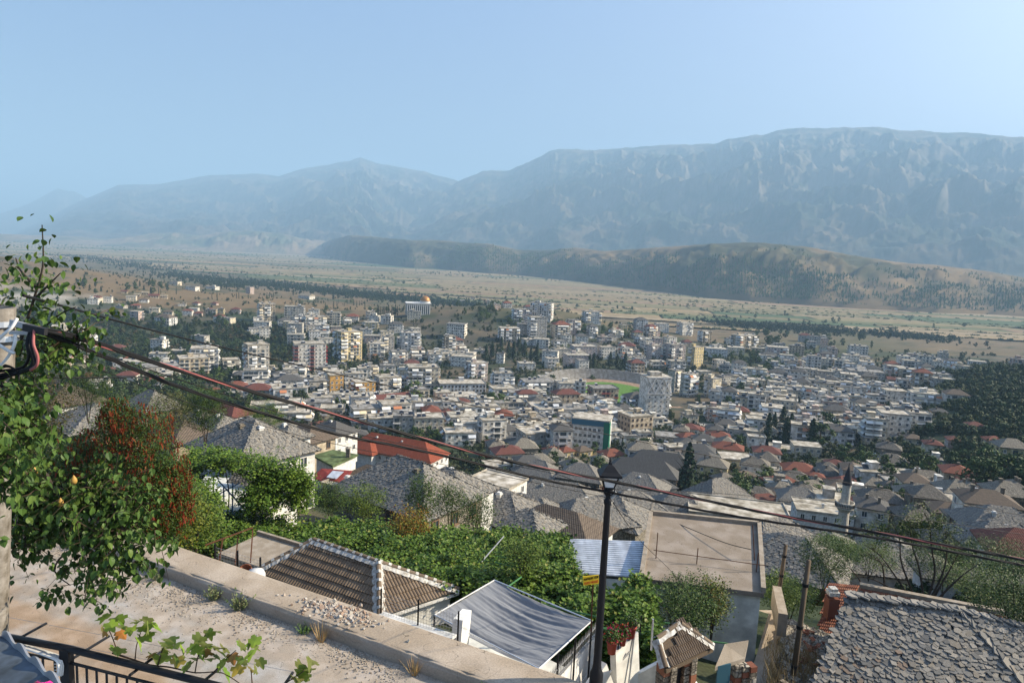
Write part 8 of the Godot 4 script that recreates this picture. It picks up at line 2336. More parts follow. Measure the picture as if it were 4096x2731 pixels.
	part(o, "cable_loop", m.mesh(true), M.pink)
	for q in [pl([-4.25,129.24,-5.8,-4.27,129.16,-5.75,-4.34,129.1,-5.75,-4.49,128.98,-5.8]), pl([-4.41,129.03,-5.75,-4.28,128.97,-5.72,-4.23,128.95,-5.72]), pl([-4.26,129.1,-5.78,-4.25,129.02,-5.75,-4.33,128.88,-5.75,-4.45,128.77,-5.75])]:
		m = MB.new()
		var pts := []
		for p in catmull(q, 20): pts.append(inv * p)
		m.tube(pts, .014, .014, 7)
		part(o, "white_conduit", m.mesh(true), M.whitep)
	rng.seed = 17
	for k in 9:
		m = MB.new()
		var pts := []
		var c: Vector3 = Vector3(-4.35, 128.74, -5.8)
		for i in 25:
			var a := TAU * i / 24.0 + k
			pts.append(inv * (c + Vector3(cos(a) * fr(.09, .10) * (1 + k * .04), sin(a) * (.07 + .004 * k), fr(-.005, .005) + k * .006)))
		m.tube(pts, .004, .004, 5)
		part(o, "coiled_wire", m.mesh(), M.cable)

# ---- what belongs to the balcony side: railing, vine, awning sheet, drying rack, blossom
func balcony():
	var a: Vector3 = Vector3(-4.99, 126, -6.3)
	var b: Vector3 = Vector3(-4.09, 126.09, -6)
	var c: Vector3 = Vector3(-2.5, 126.06, -5.6)
	var e: Vector3 = Vector3(-1.47, 125.99, -5.4)
	var o := thing("balcony_railing", "black steel railing with round handrail and thin balusters", "railing", b - Vector3(0, 1.2, 0))
	var inv := o.transform.affine_inverse()
	var m := MB.new()
	m.tube([inv * a, inv * b, inv * c, inv * e], .032, .032, 12)
	part(o, "handrail", m.mesh(true), M.black)
	m = MB.new()
	var low := Vector3(0, -.14, 0)
	m.bar(inv * (b + low), inv * (e + low), .02)
	m.bar(inv * (a + low), inv * (b + low), .02)
	part(o, "lower_rail", m.mesh(), M.black)
	m = MB.new()
	m.bar(inv * b, inv * (b - Vector3(0, 1.3, 0)), .085)
	part(o, "post", m.mesh(), M.black)
	for k in 30:
		m = MB.new()
		var p := b.lerp(e, (k + 1) / 24.0) + low
		if k >= 24: p = b.lerp(a, (k - 23) / 6.0) + low
		m.bar(inv * p, inv * (p - Vector3(0, 1.1, 0)), .016)
		part(o, "baluster", m.mesh(), M.black)
	for q in [[Vector3(-4.85, 125.92, -6.3), Vector3(-4.91, 125.78, -6.9)], [Vector3(-4.1, 125.94, -6), Vector3(-4.11, 125.79, -6.7)], [Vector3(-3.32, 126.05, -5.7), Vector3(-3.3, 125.96, -6.2)], [Vector3(-2.63, 126.07, -5.6), Vector3(-2.65, 125.92, -6.1)], [Vector3(-1.85, 126.18, -5.4), Vector3(-1.91, 126.01, -5.9)]]:
		m = MB.new()
		m.tube([inv * q[0], inv * q[1]], .014, .014, 7)
		part(o, "trellis_arm", m.mesh(), M.black)
	for q in [[Vector3(-5.51, 125.79, -7), Vector3(-4.15, 125.76, -6.75)], [Vector3(-4.15, 125.76, -6.75), Vector3(-1.92, 125.95, -6)], [Vector3(-5.28, 125.79, -6.7), Vector3(-3.11, 125.9, -6.1)]]:
		m = MB.new()
		m.tube([inv * q[0], inv * q[1]], .0022, .0022, 4)
		part(o, "wire", m.mesh(), M.wire)
	# grapevine along the railing, each large leaf a part
	rng.seed = 88
	var v := thing("grapevine", "young grapevine with large lobed leaves climbing along the balcony railing", "vine", Vector3(-3.39, 126, -6))
	inv = v.transform.affine_inverse()
	var stems := [pl([-3.77,125.93,-6.2,-3.48,126.01,-6,-3.27,125.99,-5.95,-3.05,126.01,-5.9,-2.8,126,-5.85,-2.54,126.05,-5.8,-2.34,125.98,-5.75]), pl([-3.66,125.98,-6.1,-3.7,126.13,-6.1,-3.79,126.25,-6.15]), pl([-3.44,126,-6,-3.42,126.15,-6,-3.38,126.28,-6]), pl([-3.2,125.98,-5.95,-3.15,126.15,-5.95,-3.12,126.22,-5.95]), pl([-2.8,126,-5.85,-2.79,126.14,-5.9,-2.72,126.35,-5.9]), pl([-2.61,126.04,-5.8,-2.52,126.14,-5.85,-2.42,126.24,-5.85]), pl([-2.21,126.01,-5.7,-2.24,126.12,-5.75]), pl([-1.94,126.06,-5.6,-1.77,126.19,-5.6,-1.71,126.24,-5.6])]
	for l in stems:
		m = MB.new()
		m.col = Color(.10, .06, .04)
		var pts := []
		for p in catmull(l, 16): pts.append(inv * p)
		m.tube(pts, .011 if l.size() > 4 else .006, .004, 6)
		part(v, "stem", m.mesh(), M.bark)
	var lm := leaf_shape(GRAPE, .14, .2)
	var green := [gmat(Color(.16, .26, .03)), gmat(Color(.12, .21, .025)), gmat(Color(.20, .30, .04)), gmat(Color(.09, .17, .02))]
	var brown := [gmat(Color(.42, .16, .04)), gmat(Color(.40, .30, .05)), gmat(Color(.33, .12, .04))]
	var spots := [[Vector3(-3.71, 126.38, -6.00), 0], [Vector3(-3.69, 126.39, -6.05), 0], [Vector3(-3.63, 126.37, -6.01), 0], [Vector3(-3.61, 126.32, -6.04), 0], [Vector3(-3.78, 126.23, -6.08), 2], [Vector3(-3.66, 126.36, -5.96), 0], [Vector3(-3.57, 126.34, -5.93), 0], [Vector3(-3.63, 126.20, -6.09), 1], [Vector3(-3.68, 126.08, -6.00), 0], [Vector3(-3.55, 126.10, -5.97), 0], [Vector3(-3.52, 126.32, -6.10), 0], [Vector3(-3.40, 126.37, -5.98), 0], [Vector3(-3.40, 126.35, -6.05), 0], [Vector3(-3.45, 126.31, -5.99), 0], [Vector3(-3.38, 126.30, -6.01), 0], [Vector3(-3.26, 126.40, -5.90), 0], [Vector3(-3.25, 126.32, -5.98), 0], [Vector3(-3.45, 126.19, -6.06), 0], [Vector3(-3.35, 126.22, -5.98), 0], [Vector3(-3.33, 126.24, -6.02), 0], [Vector3(-3.28, 126.36, -5.99), 0], [Vector3(-3.38, 126.25, -5.90), 0], [Vector3(-3.29, 126.03, -6.01), 0], [Vector3(-3.17, 126.14, -5.96), 0], [Vector3(-3.10, 126.23, -5.89), 0], [Vector3(-3.04, 126.30, -5.83), 0], [Vector3(-3.15, 126.09, -6.00), 0], [Vector3(-3.03, 126.18, -5.91), 0], [Vector3(-2.99, 126.16, -5.95), 0], [Vector3(-3.21, 126.04, -6.02), 1], [Vector3(-3.10, 126.04, -5.97), 0], [Vector3(-3.02, 126.03, -5.99), 1], [Vector3(-3.02, 126.12, -5.89), 0], [Vector3(-2.88, 126.11, -5.94), 0], [Vector3(-2.73, 126.33, -5.85), 0], [Vector3(-2.72, 126.35, -5.93), 0], [Vector3(-2.68, 126.33, -5.92), 0], [Vector3(-2.76, 126.29, -5.79), 0], [Vector3(-2.72, 126.27, -5.79), 0], [Vector3(-2.65, 126.30, -5.79), 0], [Vector3(-2.67, 126.18, -5.93), 0], [Vector3(-2.71, 126.21, -5.84), 1], [Vector3(-2.79, 126.10, -5.89), 0], [Vector3(-2.68, 126.13, -5.81), 0], [Vector3(-2.63, 126.14, -5.84), 0], [Vector3(-2.82, 126.07, -5.85), 0], [Vector3(-2.88, 126.09, -5.86), 0], [Vector3(-2.61, 126.19, -5.85), 0], [Vector3(-2.56, 126.22, -5.84), 0], [Vector3(-2.55, 126.21, -5.89), 0], [Vector3(-2.50, 126.12, -5.84), 0], [Vector3(-2.47, 126.15, -5.88), 1], [Vector3(-2.59, 126.06, -5.89), 0], [Vector3(-2.57, 125.97, -5.91), 0], [Vector3(-2.40, 126.29, -5.82), 0], [Vector3(-2.31, 126.38, -5.71), 0], [Vector3(-2.32, 126.26, -5.84), 0], [Vector3(-2.26, 126.33, -5.85), 0], [Vector3(-2.21, 126.37, -5.83), 0], [Vector3(-2.21, 126.28, -5.76), 0], [Vector3(-2.32, 126.15, -5.81), 0], [Vector3(-2.23, 126.25, -5.70), 0], [Vector3(-2.20, 126.16, -5.81), 0], [Vector3(-2.33, 126.09, -5.79), 1], [Vector3(-2.21, 126.12, -5.71), 2], [Vector3(-2.17, 126.20, -5.66), 0], [Vector3(-1.82, 126.12, -5.74), 0], [Vector3(-1.78, 126.16, -5.76), 0], [Vector3(-1.68, 126.34, -5.57), 0], [Vector3(-1.67, 126.24, -5.70), 0], [Vector3(-1.73, 126.17, -5.64), 0], [Vector3(-1.82, 126.14, -5.61), 0], [Vector3(-1.76, 126.11, -5.62), 2], [Vector3(-1.71, 126.11, -5.70), 0]]
	for q in spots:
		var p: Vector3 = q[0]
		var s := fr(.11, .165)
		var bb := Basis(Vector3.UP, fr(-1.2, 1.2)) * Basis(Vector3.RIGHT, fr(-1.5, -.5)) * Basis(Vector3.UP, fr(-.9, .9))
		var mt: Material = green[rng.randi_range(0, 3)] if q[1] == 0 else brown[rng.randi_range(0, 2)]
		part(v, "leaf", lm, mt, inv * Transform3D(bb.scaled_local(Vector3(s, s, s)), p + Vector3(0, s * .3, 0)))
	# corner of a blue-grey corrugated awning sheet with a lipped edge
	var t := thing("awning_sheet", "corner of a blue-grey corrugated awning with a curled metal edge", "awning", Vector3(-3.21, 127.09, -4.2))
	inv = t.transform.affine_inverse()
	var c0: Vector3 = Vector3(-3.73, 127.21, -4.4); var c1: Vector3 = Vector3(-3.45, 127.2, -4.4); var c2: Vector3 = Vector3(-2.57, 127.32, -3.7); var c3: Vector3 = Vector3(-3.09, 127.15, -3.6)
	var f := func(i: float, j: float) -> Vector3:
		var p: Vector3 = c0.lerp(c1, i).lerp(c3.lerp(c2, i), j)
		p.y += .012 * absf(sin(j * PI * 4.0))
		return inv * p
	part(t, "corrugated_sheet", sheet(4, 96, f), mat(lin(.10, .125, .16), .6, M.t_stain, .8))
	m = MB.new()
	for k in 40:
		var u := k / 40.0; var w := (k + 1) / 40.0
		var p0 := inv * c1.lerp(c2, u); var p1 := inv * c1.lerp(c2, w)
		p0.y += .012 * absf(sin(u * PI * 4.0)); p1.y += .012 * absf(sin(w * PI * 4.0))
		var d0 := Vector3(.012, .035 + .02 * sin(u * 24), 0); var d1 := Vector3(.012, .035 + .02 * sin(w * 24), 0)
		m.quad(p0 + d0, p1 + d1, p1, p0)
		m.quad(p0 + d0 + Vector3(.02, -.005, 0), p1 + d1 + Vector3(.02, -.005, 0), p1 + d1, p0 + d0)
	part(t, "edge_trim", m.mesh(), M.wire)
	# white coated wire rack leaning by the post
	t = thing("drying_rack", "white coated wire drying rack hooked on the railing post", "rack", Vector3(-4.36, 126.06, -6))
	inv = t.transform.affine_inverse()
	for k in 6:
		m = MB.new()
		var off := Vector3(0, -.018 * k, -.03 * k)
		var pts := []
		for p in catmull(pl([-4.69,126.03,-6.1,-4.43,126.05,-6,-4.23,126.03,-5.95,-4.12,126.03,-5.9,-4.1,125.97,-5.9,-4.11,125.88,-5.9]), 16): pts.append(inv * (p + off))
		m.tube(pts, .012, .012, 6)
		part(t, "wire_rod", m.mesh(true), M.whitep)
	m = MB.new()
	for k in 5: m.bar(inv * Vector3(Vector3(-4.14, 125.99, -5.9) + Vector3(0, -.03 * k, 0)), inv * Vector3(Vector3(-4.11, 125.96, -5.95) + Vector3(0, -.03 * k, 0)), .006)
	part(t, "end_grid", m.mesh(), M.whitep)
	# one bright pink blossom close to the lens
	t = thing("pink_blossom", "vivid pink blossom poking up at the foot of the railing", "flower", Vector3(-1.59, 128.43, -2.2))
	inv = t.transform.affine_inverse()
	for k in 7:
		var q := Basis(Vector3.UP, TAU * k / 7) * Basis(Vector3.RIGHT, -.5 + fr(-.3, .3))
		part(t, "petal", leaf_shape(SIMPLE, .2, .2), pmat(), Transform3D(q.scaled_local(Vector3(.035, .035, .04)), Vector3(k * .006 - .02, .005, 0)))
	m = MB.new()
	m.tube([Vector3(0, -.4, 0), Vector3(0, 0, 0)], .003, .003, 5)
	part(t, "stem", m.mesh(), M.greenpipe)

func pmat() -> StandardMaterial3D:
	var m := leafmat(lin(.62, .02, .22), .5, .6)
	m.vertex_color_use_as_albedo = false
	return m

func gmat(c: Color) -> StandardMaterial3D:
	var m := leafmat((c * .72).linear_to_srgb(), .5, .5)
	m.vertex_color_use_as_albedo = false
	return m

# a house given by the middle of its eaves: width, depth, roof rise, turn, wall, roof key, wall height
func house_at(p: Vector3, w: float, d: float, rise: float, turn: float, wall: Material, roof: String, h: float, label: String, chim := 1, win := 2, wk := 1) -> Node3D:
	var called: String = {"S": "slate_roofed_house", "H": "tiled_house", "H2": "tiled_house", "R": "tiled_house", "B": "tiled_house", "D": "dark_roofed_house", "F": "flat_roofed_house", "F2": "flat_roofed_house", "F3": "flat_roofed_house"}[roof]
	var o := thing(called, label, "house", p - Vector3(0, h, 0), deg_to_rad(turn))
	var m := MB.new()
	m.at(Vector3(w, h + 2.5, d), Vector3(0, h / 2 - 1.25, 0))
	part(o, "wall", m.mesh(), wall)
	if roof.begins_with("F"):
		m = MB.new()
		m.at(Vector3(w + .5, .22, d + .5), Vector3(0, h + .1, 0))
		for s in [-1, 1]:
			m.at(Vector3(w + .5, .25, .2), Vector3(0, h + .3, s * (d / 2 + .15)))
			m.at(Vector3(.2, .25, d + .1), Vector3(s * (w / 2 + .15), h + .3, 0))
		part(o, "roof", m.mesh(), M.roofs[roof])
	else:
		var rf := part(o, "roof", hip_mesh(w, d, rise * 1.25, .55), M.roofs[roof], Transform3D(Basis(), Vector3(0, h, 0)))
		if roof == "S": slates(rf, w, d, rise * 1.25)
	for k in chim:
		m = MB.new()
		var c := Vector3(lerpf(-.3, .3, (k + .5) / chim) * w, h + maxf(rise, .4) * .75, fr(-.1, .2) * d)
		m.at(Vector3(.55, 1.5, .55), c)
		m.at(Vector3(.75, .12, .75), c + Vector3(0, .81, 0))
		m.at(Vector3(.5, .2, .5), c + Vector3(0, .97, 0))
		part(o, "chimney", m.mesh(), M.chim if k % 2 else M.plaster)
	if win > 0:
		for f in [[0.0, w, d], [PI / 2, d, w], [-PI / 2, d, w]]:
			var n := maxi(1, int(f[1] / 2.6))
			for s in int(maxf(1, h / 2.9)):
				for i in n:
					var b := Basis(Vector3.UP, f[0])
					put_mesh(o, "window", window_mesh(.85, 1.2, wk), Transform3D(b, b * Vector3((i + .5) / n * f[1] - f[1] / 2, h - 1.3 - s * 2.9, f[2] / 2)))
	return o

func quarter():
	rng.seed = 515
	var st: Material = M.walls[10]
	var wh: Material = M.plaster
	var list := [
		[Vector3(-88.42, 97.31, -132), 15, 10, 2.8, -38, wh, "B", 4.5, "white house under a long brown ridged roof with wooden shutters", 0, 1],
		[Vector3(-59.12, 103.02, -95), 9.5, 8.5, 2.2, -40, st, "S", 4, "house with a broad pale stone roof before the brown-roofed one", 0, 2],
		[Vector3(-80.23, 91.77, -150), 10, 8, 3.0, -35, mat(lin(.26, .21, .15), .95, M.t_stain, .3), "S", 8, "tall old stone mansion with weathered brown walls and pale windows", 2, 2],
		[Vector3(-96.2, 85.97, -172), 10, 8, 0, -30, M.walls[3], "F", 4, "low tan building behind the weathered mansion", 0, 0],
		[Vector3(-31.56, 104.43, -82), 11.5, 10, 3.0, -38, wh, "S", 5, "large slate-roofed house with one side of the roof sunlit", 3, 2],
		[Vector3(-44.91, 100.5, -104), 7, 6, 1.8, -38, st, "S", 4, "small slate-roofed house behind the large one", 1, 0],
		[Vector3(-10.15, 104.14, -70), 12.5, 9, 2.8, -35, st, "S", 5, "wide slate-roofed house with square chimneys beside the vines", 2, 1],
		[Vector3(-6.74, 101.15, -80), 8, 7, 1.9, -35, wh, "S", 4, "slate roof joined to the wide chimneyed house", 1, 0],
		[Vector3(11.71, 74.67, -150), 20, 11, 3.2, -14, st, "S", 5, "long stone house with small dark windows under a slate roof", 2, 3],
		[Vector3(-0.25, 96.8, -85), 9, 7, 2, -30, st, "S", 3, "little slate roof heaped with loose slabs", 1, 0],
		[Vector3(3.61, 93.7, -92), 10, 7, 2, -25, st, "S", 3, "low slate roof between the vines and the long stone house", 0, 0],
		[Vector3(6.9, 96.85, -80), 11, 7, 1.9, -32, wh, "B", 3, "low house with a fine-ribbed brown roof behind the vines", 0, 0],
		[Vector3(2.81, 100.99, -70), 5, 4.5, 1.4, -35, st, "S", 2.6, "tiny slate-covered porch at the vines' edge", 0, 0],
		[Vector3(11.72, 93.35, -92), 11, 8, 2.3, 20, st, "S", 3.5, "slate roof with a rusty sheet below the lamp's lantern", 1, 0],
		[Vector3(15.71, 92.7, -95), 10, 8, 2.2, -30, st, "S", 3.5, "grey slate roof beside the corrugated roof", 1, 0],
		[Vector3(20.08, 90.16, -105), 10, 8, 2.2, 15, st, "S", 3.5, "slate roof with a chimney behind the bare concrete roof", 1, 0],
		[Vector3(23.18, 63.69, -200), 13, 10, 3, -20, st, "S", 5, "slate-roofed house beyond the long stone one", 1, 1],
		[Vector3(10.51, 62.62, -205), 12, 9, 2.8, -25, wh, "S", 5, "whitewashed house with a slate roof and tall chimney", 1, 1],
		[Vector3(-3.16, 95.76, -92), 8, 7, 0, -38, mat(lin(.62, .55, .36), .9, M.t_stain, .2), "F", 5, "cream house with a plain tan flat roof beside the wide slate roof", 0, 0],
		[Vector3(-1.57, 86.82, -125), 9, 7, 0, -30, wh, "F3", 4, "white house with solar panels on its tan roof", 0, 1],
		[Vector3(33.7, 72.73, -165), 13, 10, 3, -22, st, "S", 4, "slate house under the spreading cedar", 1, 1],
		[Vector3(45.19, 80.24, -140), 12, 9, 3.2, 30, st, "S", 4, "slate house with a steep pale roof side by the rust frame", 1, 0],
		[Vector3(39.75, 88.14, -112), 16, 9, 0, -12, wh, "F", 4.5, "long white house with rubble and two white tanks on its roof", 0, 2],
		[Vector3(30.77, 86.32, -115), 10, 8, 2.5, -14, st, "S", 4, "slate roof at the end of the long white house", 1, 0],
		[Vector3(79.82, 69.66, -165), 13, 9, 0, -14, wh, "F", 4, "tan flat roof with a chimney before the minaret", 1, 1],
		[Vector3(82.88, 64.97, -185), 11, 8, 2.4, -14, wh, "S", 4, "dark gabled house behind the tan flat roof", 0, 1],
		[Vector3(34.7, 94.3, -84), 12, 9, 2.6, 24, st, "S", 3.5, "slate roof sagging towards the alley poles", 0, 0],
		[Vector3(31.28, 98.09, -70), 10, 8, 2.4, -30, st, "S", 3.5, "patched slate roof with a brick vent by the alley", 1, 0],
		[Vector3(46.59, 89.2, -95), 9, 8, 2.2, -20, st, "S", 3.5, "slate roof at the minaret's foot", 1, 0],
		[Vector3(89.01, 66.15, -165), 7, 7, 2, -30, wh, "H2", 4, "red sheet-roofed house beside the minaret", 0, 1],
		[Vector3(52.31, 91.93, -88), 6, 6, 1.8, -14, st, "S", 3, "stone dovecote-like house under the sparse tree", 0, 0],
		[Vector3(45.02, 96.54, -74), 11, 6, 1.6, -10, wh, "S", 3, "low slate roof edge behind the tiled wall", 0, 0],
		[Vector3(126.29, 58.64, -195), 17, 10, 3.2, -14, wh, "S", 4.5, "long white house with a dark slate roof and corbelled eaves", 1, 3],
		[Vector3(89.29, 84.84, -118), 13, 10, 3, -14, st, "S", 4, "large slate roof with two chimneys near the wooded slope", 2, 1],
		[Vector3(70.29, 92.42, -92), 11, 8, 2.4, -10, st, "S", 3.5, "slate roof with a leaning chimney beside the red roof", 1, 0],
		[Vector3(67.91, 94.46, -86), 8, 7, 2, -20, wh, "H2", 3.5, "yellow-walled house with a dark red hip roof", 0, 1],
		[Vector3(69.31, 89.51, -98), 10, 7, 1.8, -12, st, "D", 3, "old dark sheet roof behind the sparse tree", 0, 0],
		[Vector3(49.17, 99.24, -66), 12, 3, 0.6, -12, wh, "D", 2.5, "white shed with a pale standing-seam roof", 0, 0],
		[Vector3(132.41, 53.56, -215), 12, 9, 2.6, -14, st, "S", 4, "slate roof beyond the long white house", 1, 1],
		[Vector3(-46.21, 81.17, -175), 10, 8, 2.2, -30, wh, "D", 6, "white house with dark roof behind the long red-tiled house", 1, 2],
		[Vector3(-42.24, 89.34, -140), 9, 7, 2.2, -35, M.walls[3], "B", 4, "brown hip-roofed house beside the long red-tiled house", 0, 1],
		[Vector3(-38.17, 96.66, -115), 6, 5, 1.6, -38, wh, "S", 4, "white house corner behind the large slate roof", 1, 1],
		[Vector3(-44.49, 103.41, -90), 8, 6, 1.8, -35, M.walls[3], "B", 3.5, "plain brown sheet roof among the trees", 0, 0],
		[Vector3(-55.66, 96.8, -120), 8, 6, 1.8, -35, st, "S", 4, "grey slate roof behind the dense small tree", 1, 0],
		[Vector3(-69.04, 87.24, -165), 9, 6, 2.0, -30, wh, "H2", 3.5, "faded pink hip-roofed house below the cables", 0, 1],
		[Vector3(-22.7, 91.66, -110), 7, 6, 1.6, -30, wh, "B", 3.5, "tile-roofed hut beside the wide slate roof", 0, 1],
		[Vector3(-20.6, 97.12, -90), 8, 4, 0, -28, M.walls[3], "F", 3, "low tan terrace roof behind the slate ridge", 2, 0],
	]
	for q in list: house_at(q[0], q[1], q[2], q[3], q[4], q[5], q[6], q[7], q[8], q[9], q[10], 0 if q[5] == wh else 1)
	house_at(Vector3(44.35, 60.89, -215), 22, 9, 3.4, -15, st, "D", 5, "old stone school under a long dark roof beside the cedar", 0, 2, 1)
	house_at(Vector3(55.61, 56.42, -240), 22, 9, 3.4, -15, st, "D", 5, "second long dark roof behind the old stone school", 0, 2, 1)
	# the long white house with the bright red tile roof
	var o := house_at(Vector3(-33.92, 67.37, -205), 30, 11, 3.4, -24, wh, "R", 8.5, "long white house under a bright red tiled roof with chimneys", 4, 2, 0)
	part(o, "cross_roof", hip_mesh(9, 8, 2.8, .5), M.roofs.R, Transform3D(Basis(), Vector3(-8, 8.5, 4.5)))
	var m := MB.new()
	m.at(Vector3(8, 9, 7), Vector3(-8, 4, 4.5))
	part(o, "wing", m.mesh(), wh)
	# green felt roof, red tin shed with a skylight, black tank
	var t := thing("green_roofed_house", "white house with a faded green felt roof and a tall chimney", "house", Vector3(-28.42, 95.1, -107.81) - Vector3(0, 5, 0))
	m = MB.new()
	slab_quad(m, t, Vector3(-32.09, 95.1, -109.18), Vector3(-29.76, 95.1, -112.84), Vector3(-24.91, 95.1, -110.83), Vector3(-27.48, 95.1, -104.27), .3)
	part(t, "roof", m.mesh(), M.greenroof)
	m = MB.new()
	var c := [Vector3(-31.55, 95, -109.45), Vector3(-29.7, 95, -112.6), Vector3(-25.39, 95, -110.95), Vector3(-27.64, 95, -105.2)]
	for k in 4: m.quad(lp(t, c[k]), lp(t, c[(k + 1) % 4]), lp(t, c[(k + 1) % 4]) - Vector3(0, 6, 0), lp(t, c[k]) - Vector3(0, 6, 0))
	part(t, "wall", m.mesh(), wh)
	m = MB.new()
	m.at(Vector3(.6, 1.6, .6), lp(t, Vector3(-26.2, 95.8, -109.04)))
	part(t, "chimney", m.mesh(), M.chim)
	t = thing("red_shed", "shed with a dull red tin roof and a glass skylight", "shed", Vector3(-24.43, 97.6, -92.77) - Vector3(0, 3, 0))
	m = MB.new()
	slab_quad(m, t, Vector3(-26.29, 98.2, -93.69), Vector3(-21.78, 98.2, -93.32), Vector3(-22.43, 97.2, -90.02), Vector3(-27.28, 97.2, -92.27), .1)
	part(t, "roof", m.mesh(), M.redtin)
	m = MB.new()
	slab_quad(m, t, Vector3(-24.52, 98.15, -93.09), Vector3(-22.88, 98.15, -92.88), Vector3(-23.45, 97.7, -91.02), Vector3(-24.98, 97.7, -91.55), .03)
	part(t, "skylight", m.mesh(), M.tin)
	t = thing("water_tank", "black plastic water tank lying beside the wide slate roof", "tank", Vector3(-16.38, 106.26, -62))
	m = MB.new()
	m.lathe([Vector2(0, 0), Vector2(.58, 0), Vector2(.62, .12), Vector2(.6, .2), Vector2(.62, .3), Vector2(.62, .85), Vector2(.5, .98), Vector2(.2, 1.0), Vector2(.2, 1.06), Vector2(0, 1.06)], 20)
	part(t, "barrel", m.mesh(true), M.black)
	# white terrace house with its concrete deck and slate lean-to
	t = thing("terrace_house", "white house with a bare concrete roof terrace and slate lean-to roof", "house", Vector3(-15.17, 112.5, -43.22) - Vector3(0, 3, 0))
	m = MB.new()
	slab_quad(m, t, Vector3(-22.22, 112.5, -48.58), Vector3(-15.94, 112.5, -48.04), Vector3(-14.38, 112.5, -45.56), Vector3(-15.3, 112.5, -43.03), .25)
	slab_quad(m, t, Vector3(-22.24, 112.49, -48.6), Vector3(-15.31, 112.49, -43.06), Vector3(-18.06, 112.49, -42.25), Vector3(-21.42, 112.49, -44.55), .25)
	part(t, "deck", m.mesh(), M.plaster2)
	m = MB.new()
	var w0: Vector3 = Vector3(-15.44, 112.3, -43.62); var w1: Vector3 = Vector3(-14.6, 112.3, -45.97); var w2: Vector3 = Vector3(-18.29, 112.3, -42.79)
	m.quad(lp(t, w0), lp(t, w1), lp(t, w1) - Vector3(0, 3, 0), lp(t, w0) - Vector3(0, 3, 0))
	m.quad(lp(t, w2), lp(t, w0), lp(t, w0) - Vector3(0, 3, 0), lp(t, w2) - Vector3(0, 3, 0))
	part(t, "wall", m.mesh(), M.plaster)
	m = MB.new()
	m.quad(lp(t, Vector3(-19.51, 113.4, -47.4)), lp(t, Vector3(-14.59, 113.4, -47.52)), lp(t, Vector3(-13.14, 113, -46.04)), lp(t, Vector3(-14.2, 112.8, -44.87)))
	m.tri(lp(t, Vector3(-19.51, 113.4, -47.4)), lp(t, Vector3(-14.2, 112.8, -44.87)), lp(t, Vector3(-19.92, 112.8, -46.65)))
	part(t, "lean_to_roof", m.mesh(), M.roofs.S)
	m = MB.new()
	m.quad(lp(t, Vector3(-13.39, 113.25, -44)), lp(t, Vector3(-13.09, 113.26, -44)), lp(t, Vector3(-12.7, 112.64, -43.6)), lp(t, Vector3(-13.26, 112.36, -43.6)))
	var sh := part(self, "hanging_sheet", m.mesh(), M.plaster, t.transform)
	tag(sh, "white bed sheet hanging to dry at the terrace house's corner", "sheet")

func minaret():
	rng.seed = 20
	var tip: Vector3 = Vector3(75.06, 87.59, -145)
	var base := Vector3(tip.x, gh(tip.x, tip.z) - 3, tip.z)
	var o := thing("minaret", "pale stone minaret with one ringed balcony and a dark pointed cap", "minaret", base)
	var H := tip.y - base.y
	var stone := mat(lin(.60, .56, .49), .9, M.t_soft, .5, M.t_stone, 2.0)
	var m := MB.new()
	var s := [Vector2(1.35, 0), Vector2(1.35, 3), Vector2(1.12, H - 12.5), Vector2(1.12, H - 11.3), Vector2(1.3, H - 11.0), Vector2(1.5, H - 10.7), Vector2(1.75, H - 10.3)]
	m.lathe(s, 18)
	part(o, "shaft", m.mesh(), stone)
	m = MB.new()
	m.lathe([Vector2(1.1, H - 10.3), Vector2(1.95, H - 10.3), Vector2(1.95, H - 9.0), Vector2(1.8, H - 9.0), Vector2(1.8, H - 10.1), Vector2(.9, H - 10.1)], 18)
	var b := part(o, "balcony", m.mesh(), stone)
	for k in 36:
		m = MB.new()
		var a := TAU * k / 36
		m.at(Vector3(.16, .8, .06), Vector3(cos(a) * 1.97, H - 9.65, sin(a) * 1.97), -a + PI / 2)
		part(b, "pierced_panel", m.mesh(), M.dark_metal)
	m = MB.new()
	m.lathe([Vector2(.92, H - 10.2), Vector2(.88, H - 5.4), Vector2(1.0, H - 5.3), Vector2(1.0, H - 5.1)], 18)
	part(o, "upper_shaft", m.mesh(), stone)
	m = MB.new()
	m.lathe([Vector2(1.02, H - 5.1), Vector2(.55, H - 2.6), Vector2(.1, H - .9), Vector2(0, H - .8)], 18)
	part(o, "cap", m.mesh(), mat(lin(.03, .03, .035), .5))
	m = MB.new()
	m.lathe([Vector2(.05, H - .9), Vector2(.16, H - .7), Vector2(.05, H - .5), Vector2(.12, H - .35), Vector2(.04, H - .2), Vector2(0, H)], 8)
	part(o, "finial", m.mesh(), M.dark_metal)

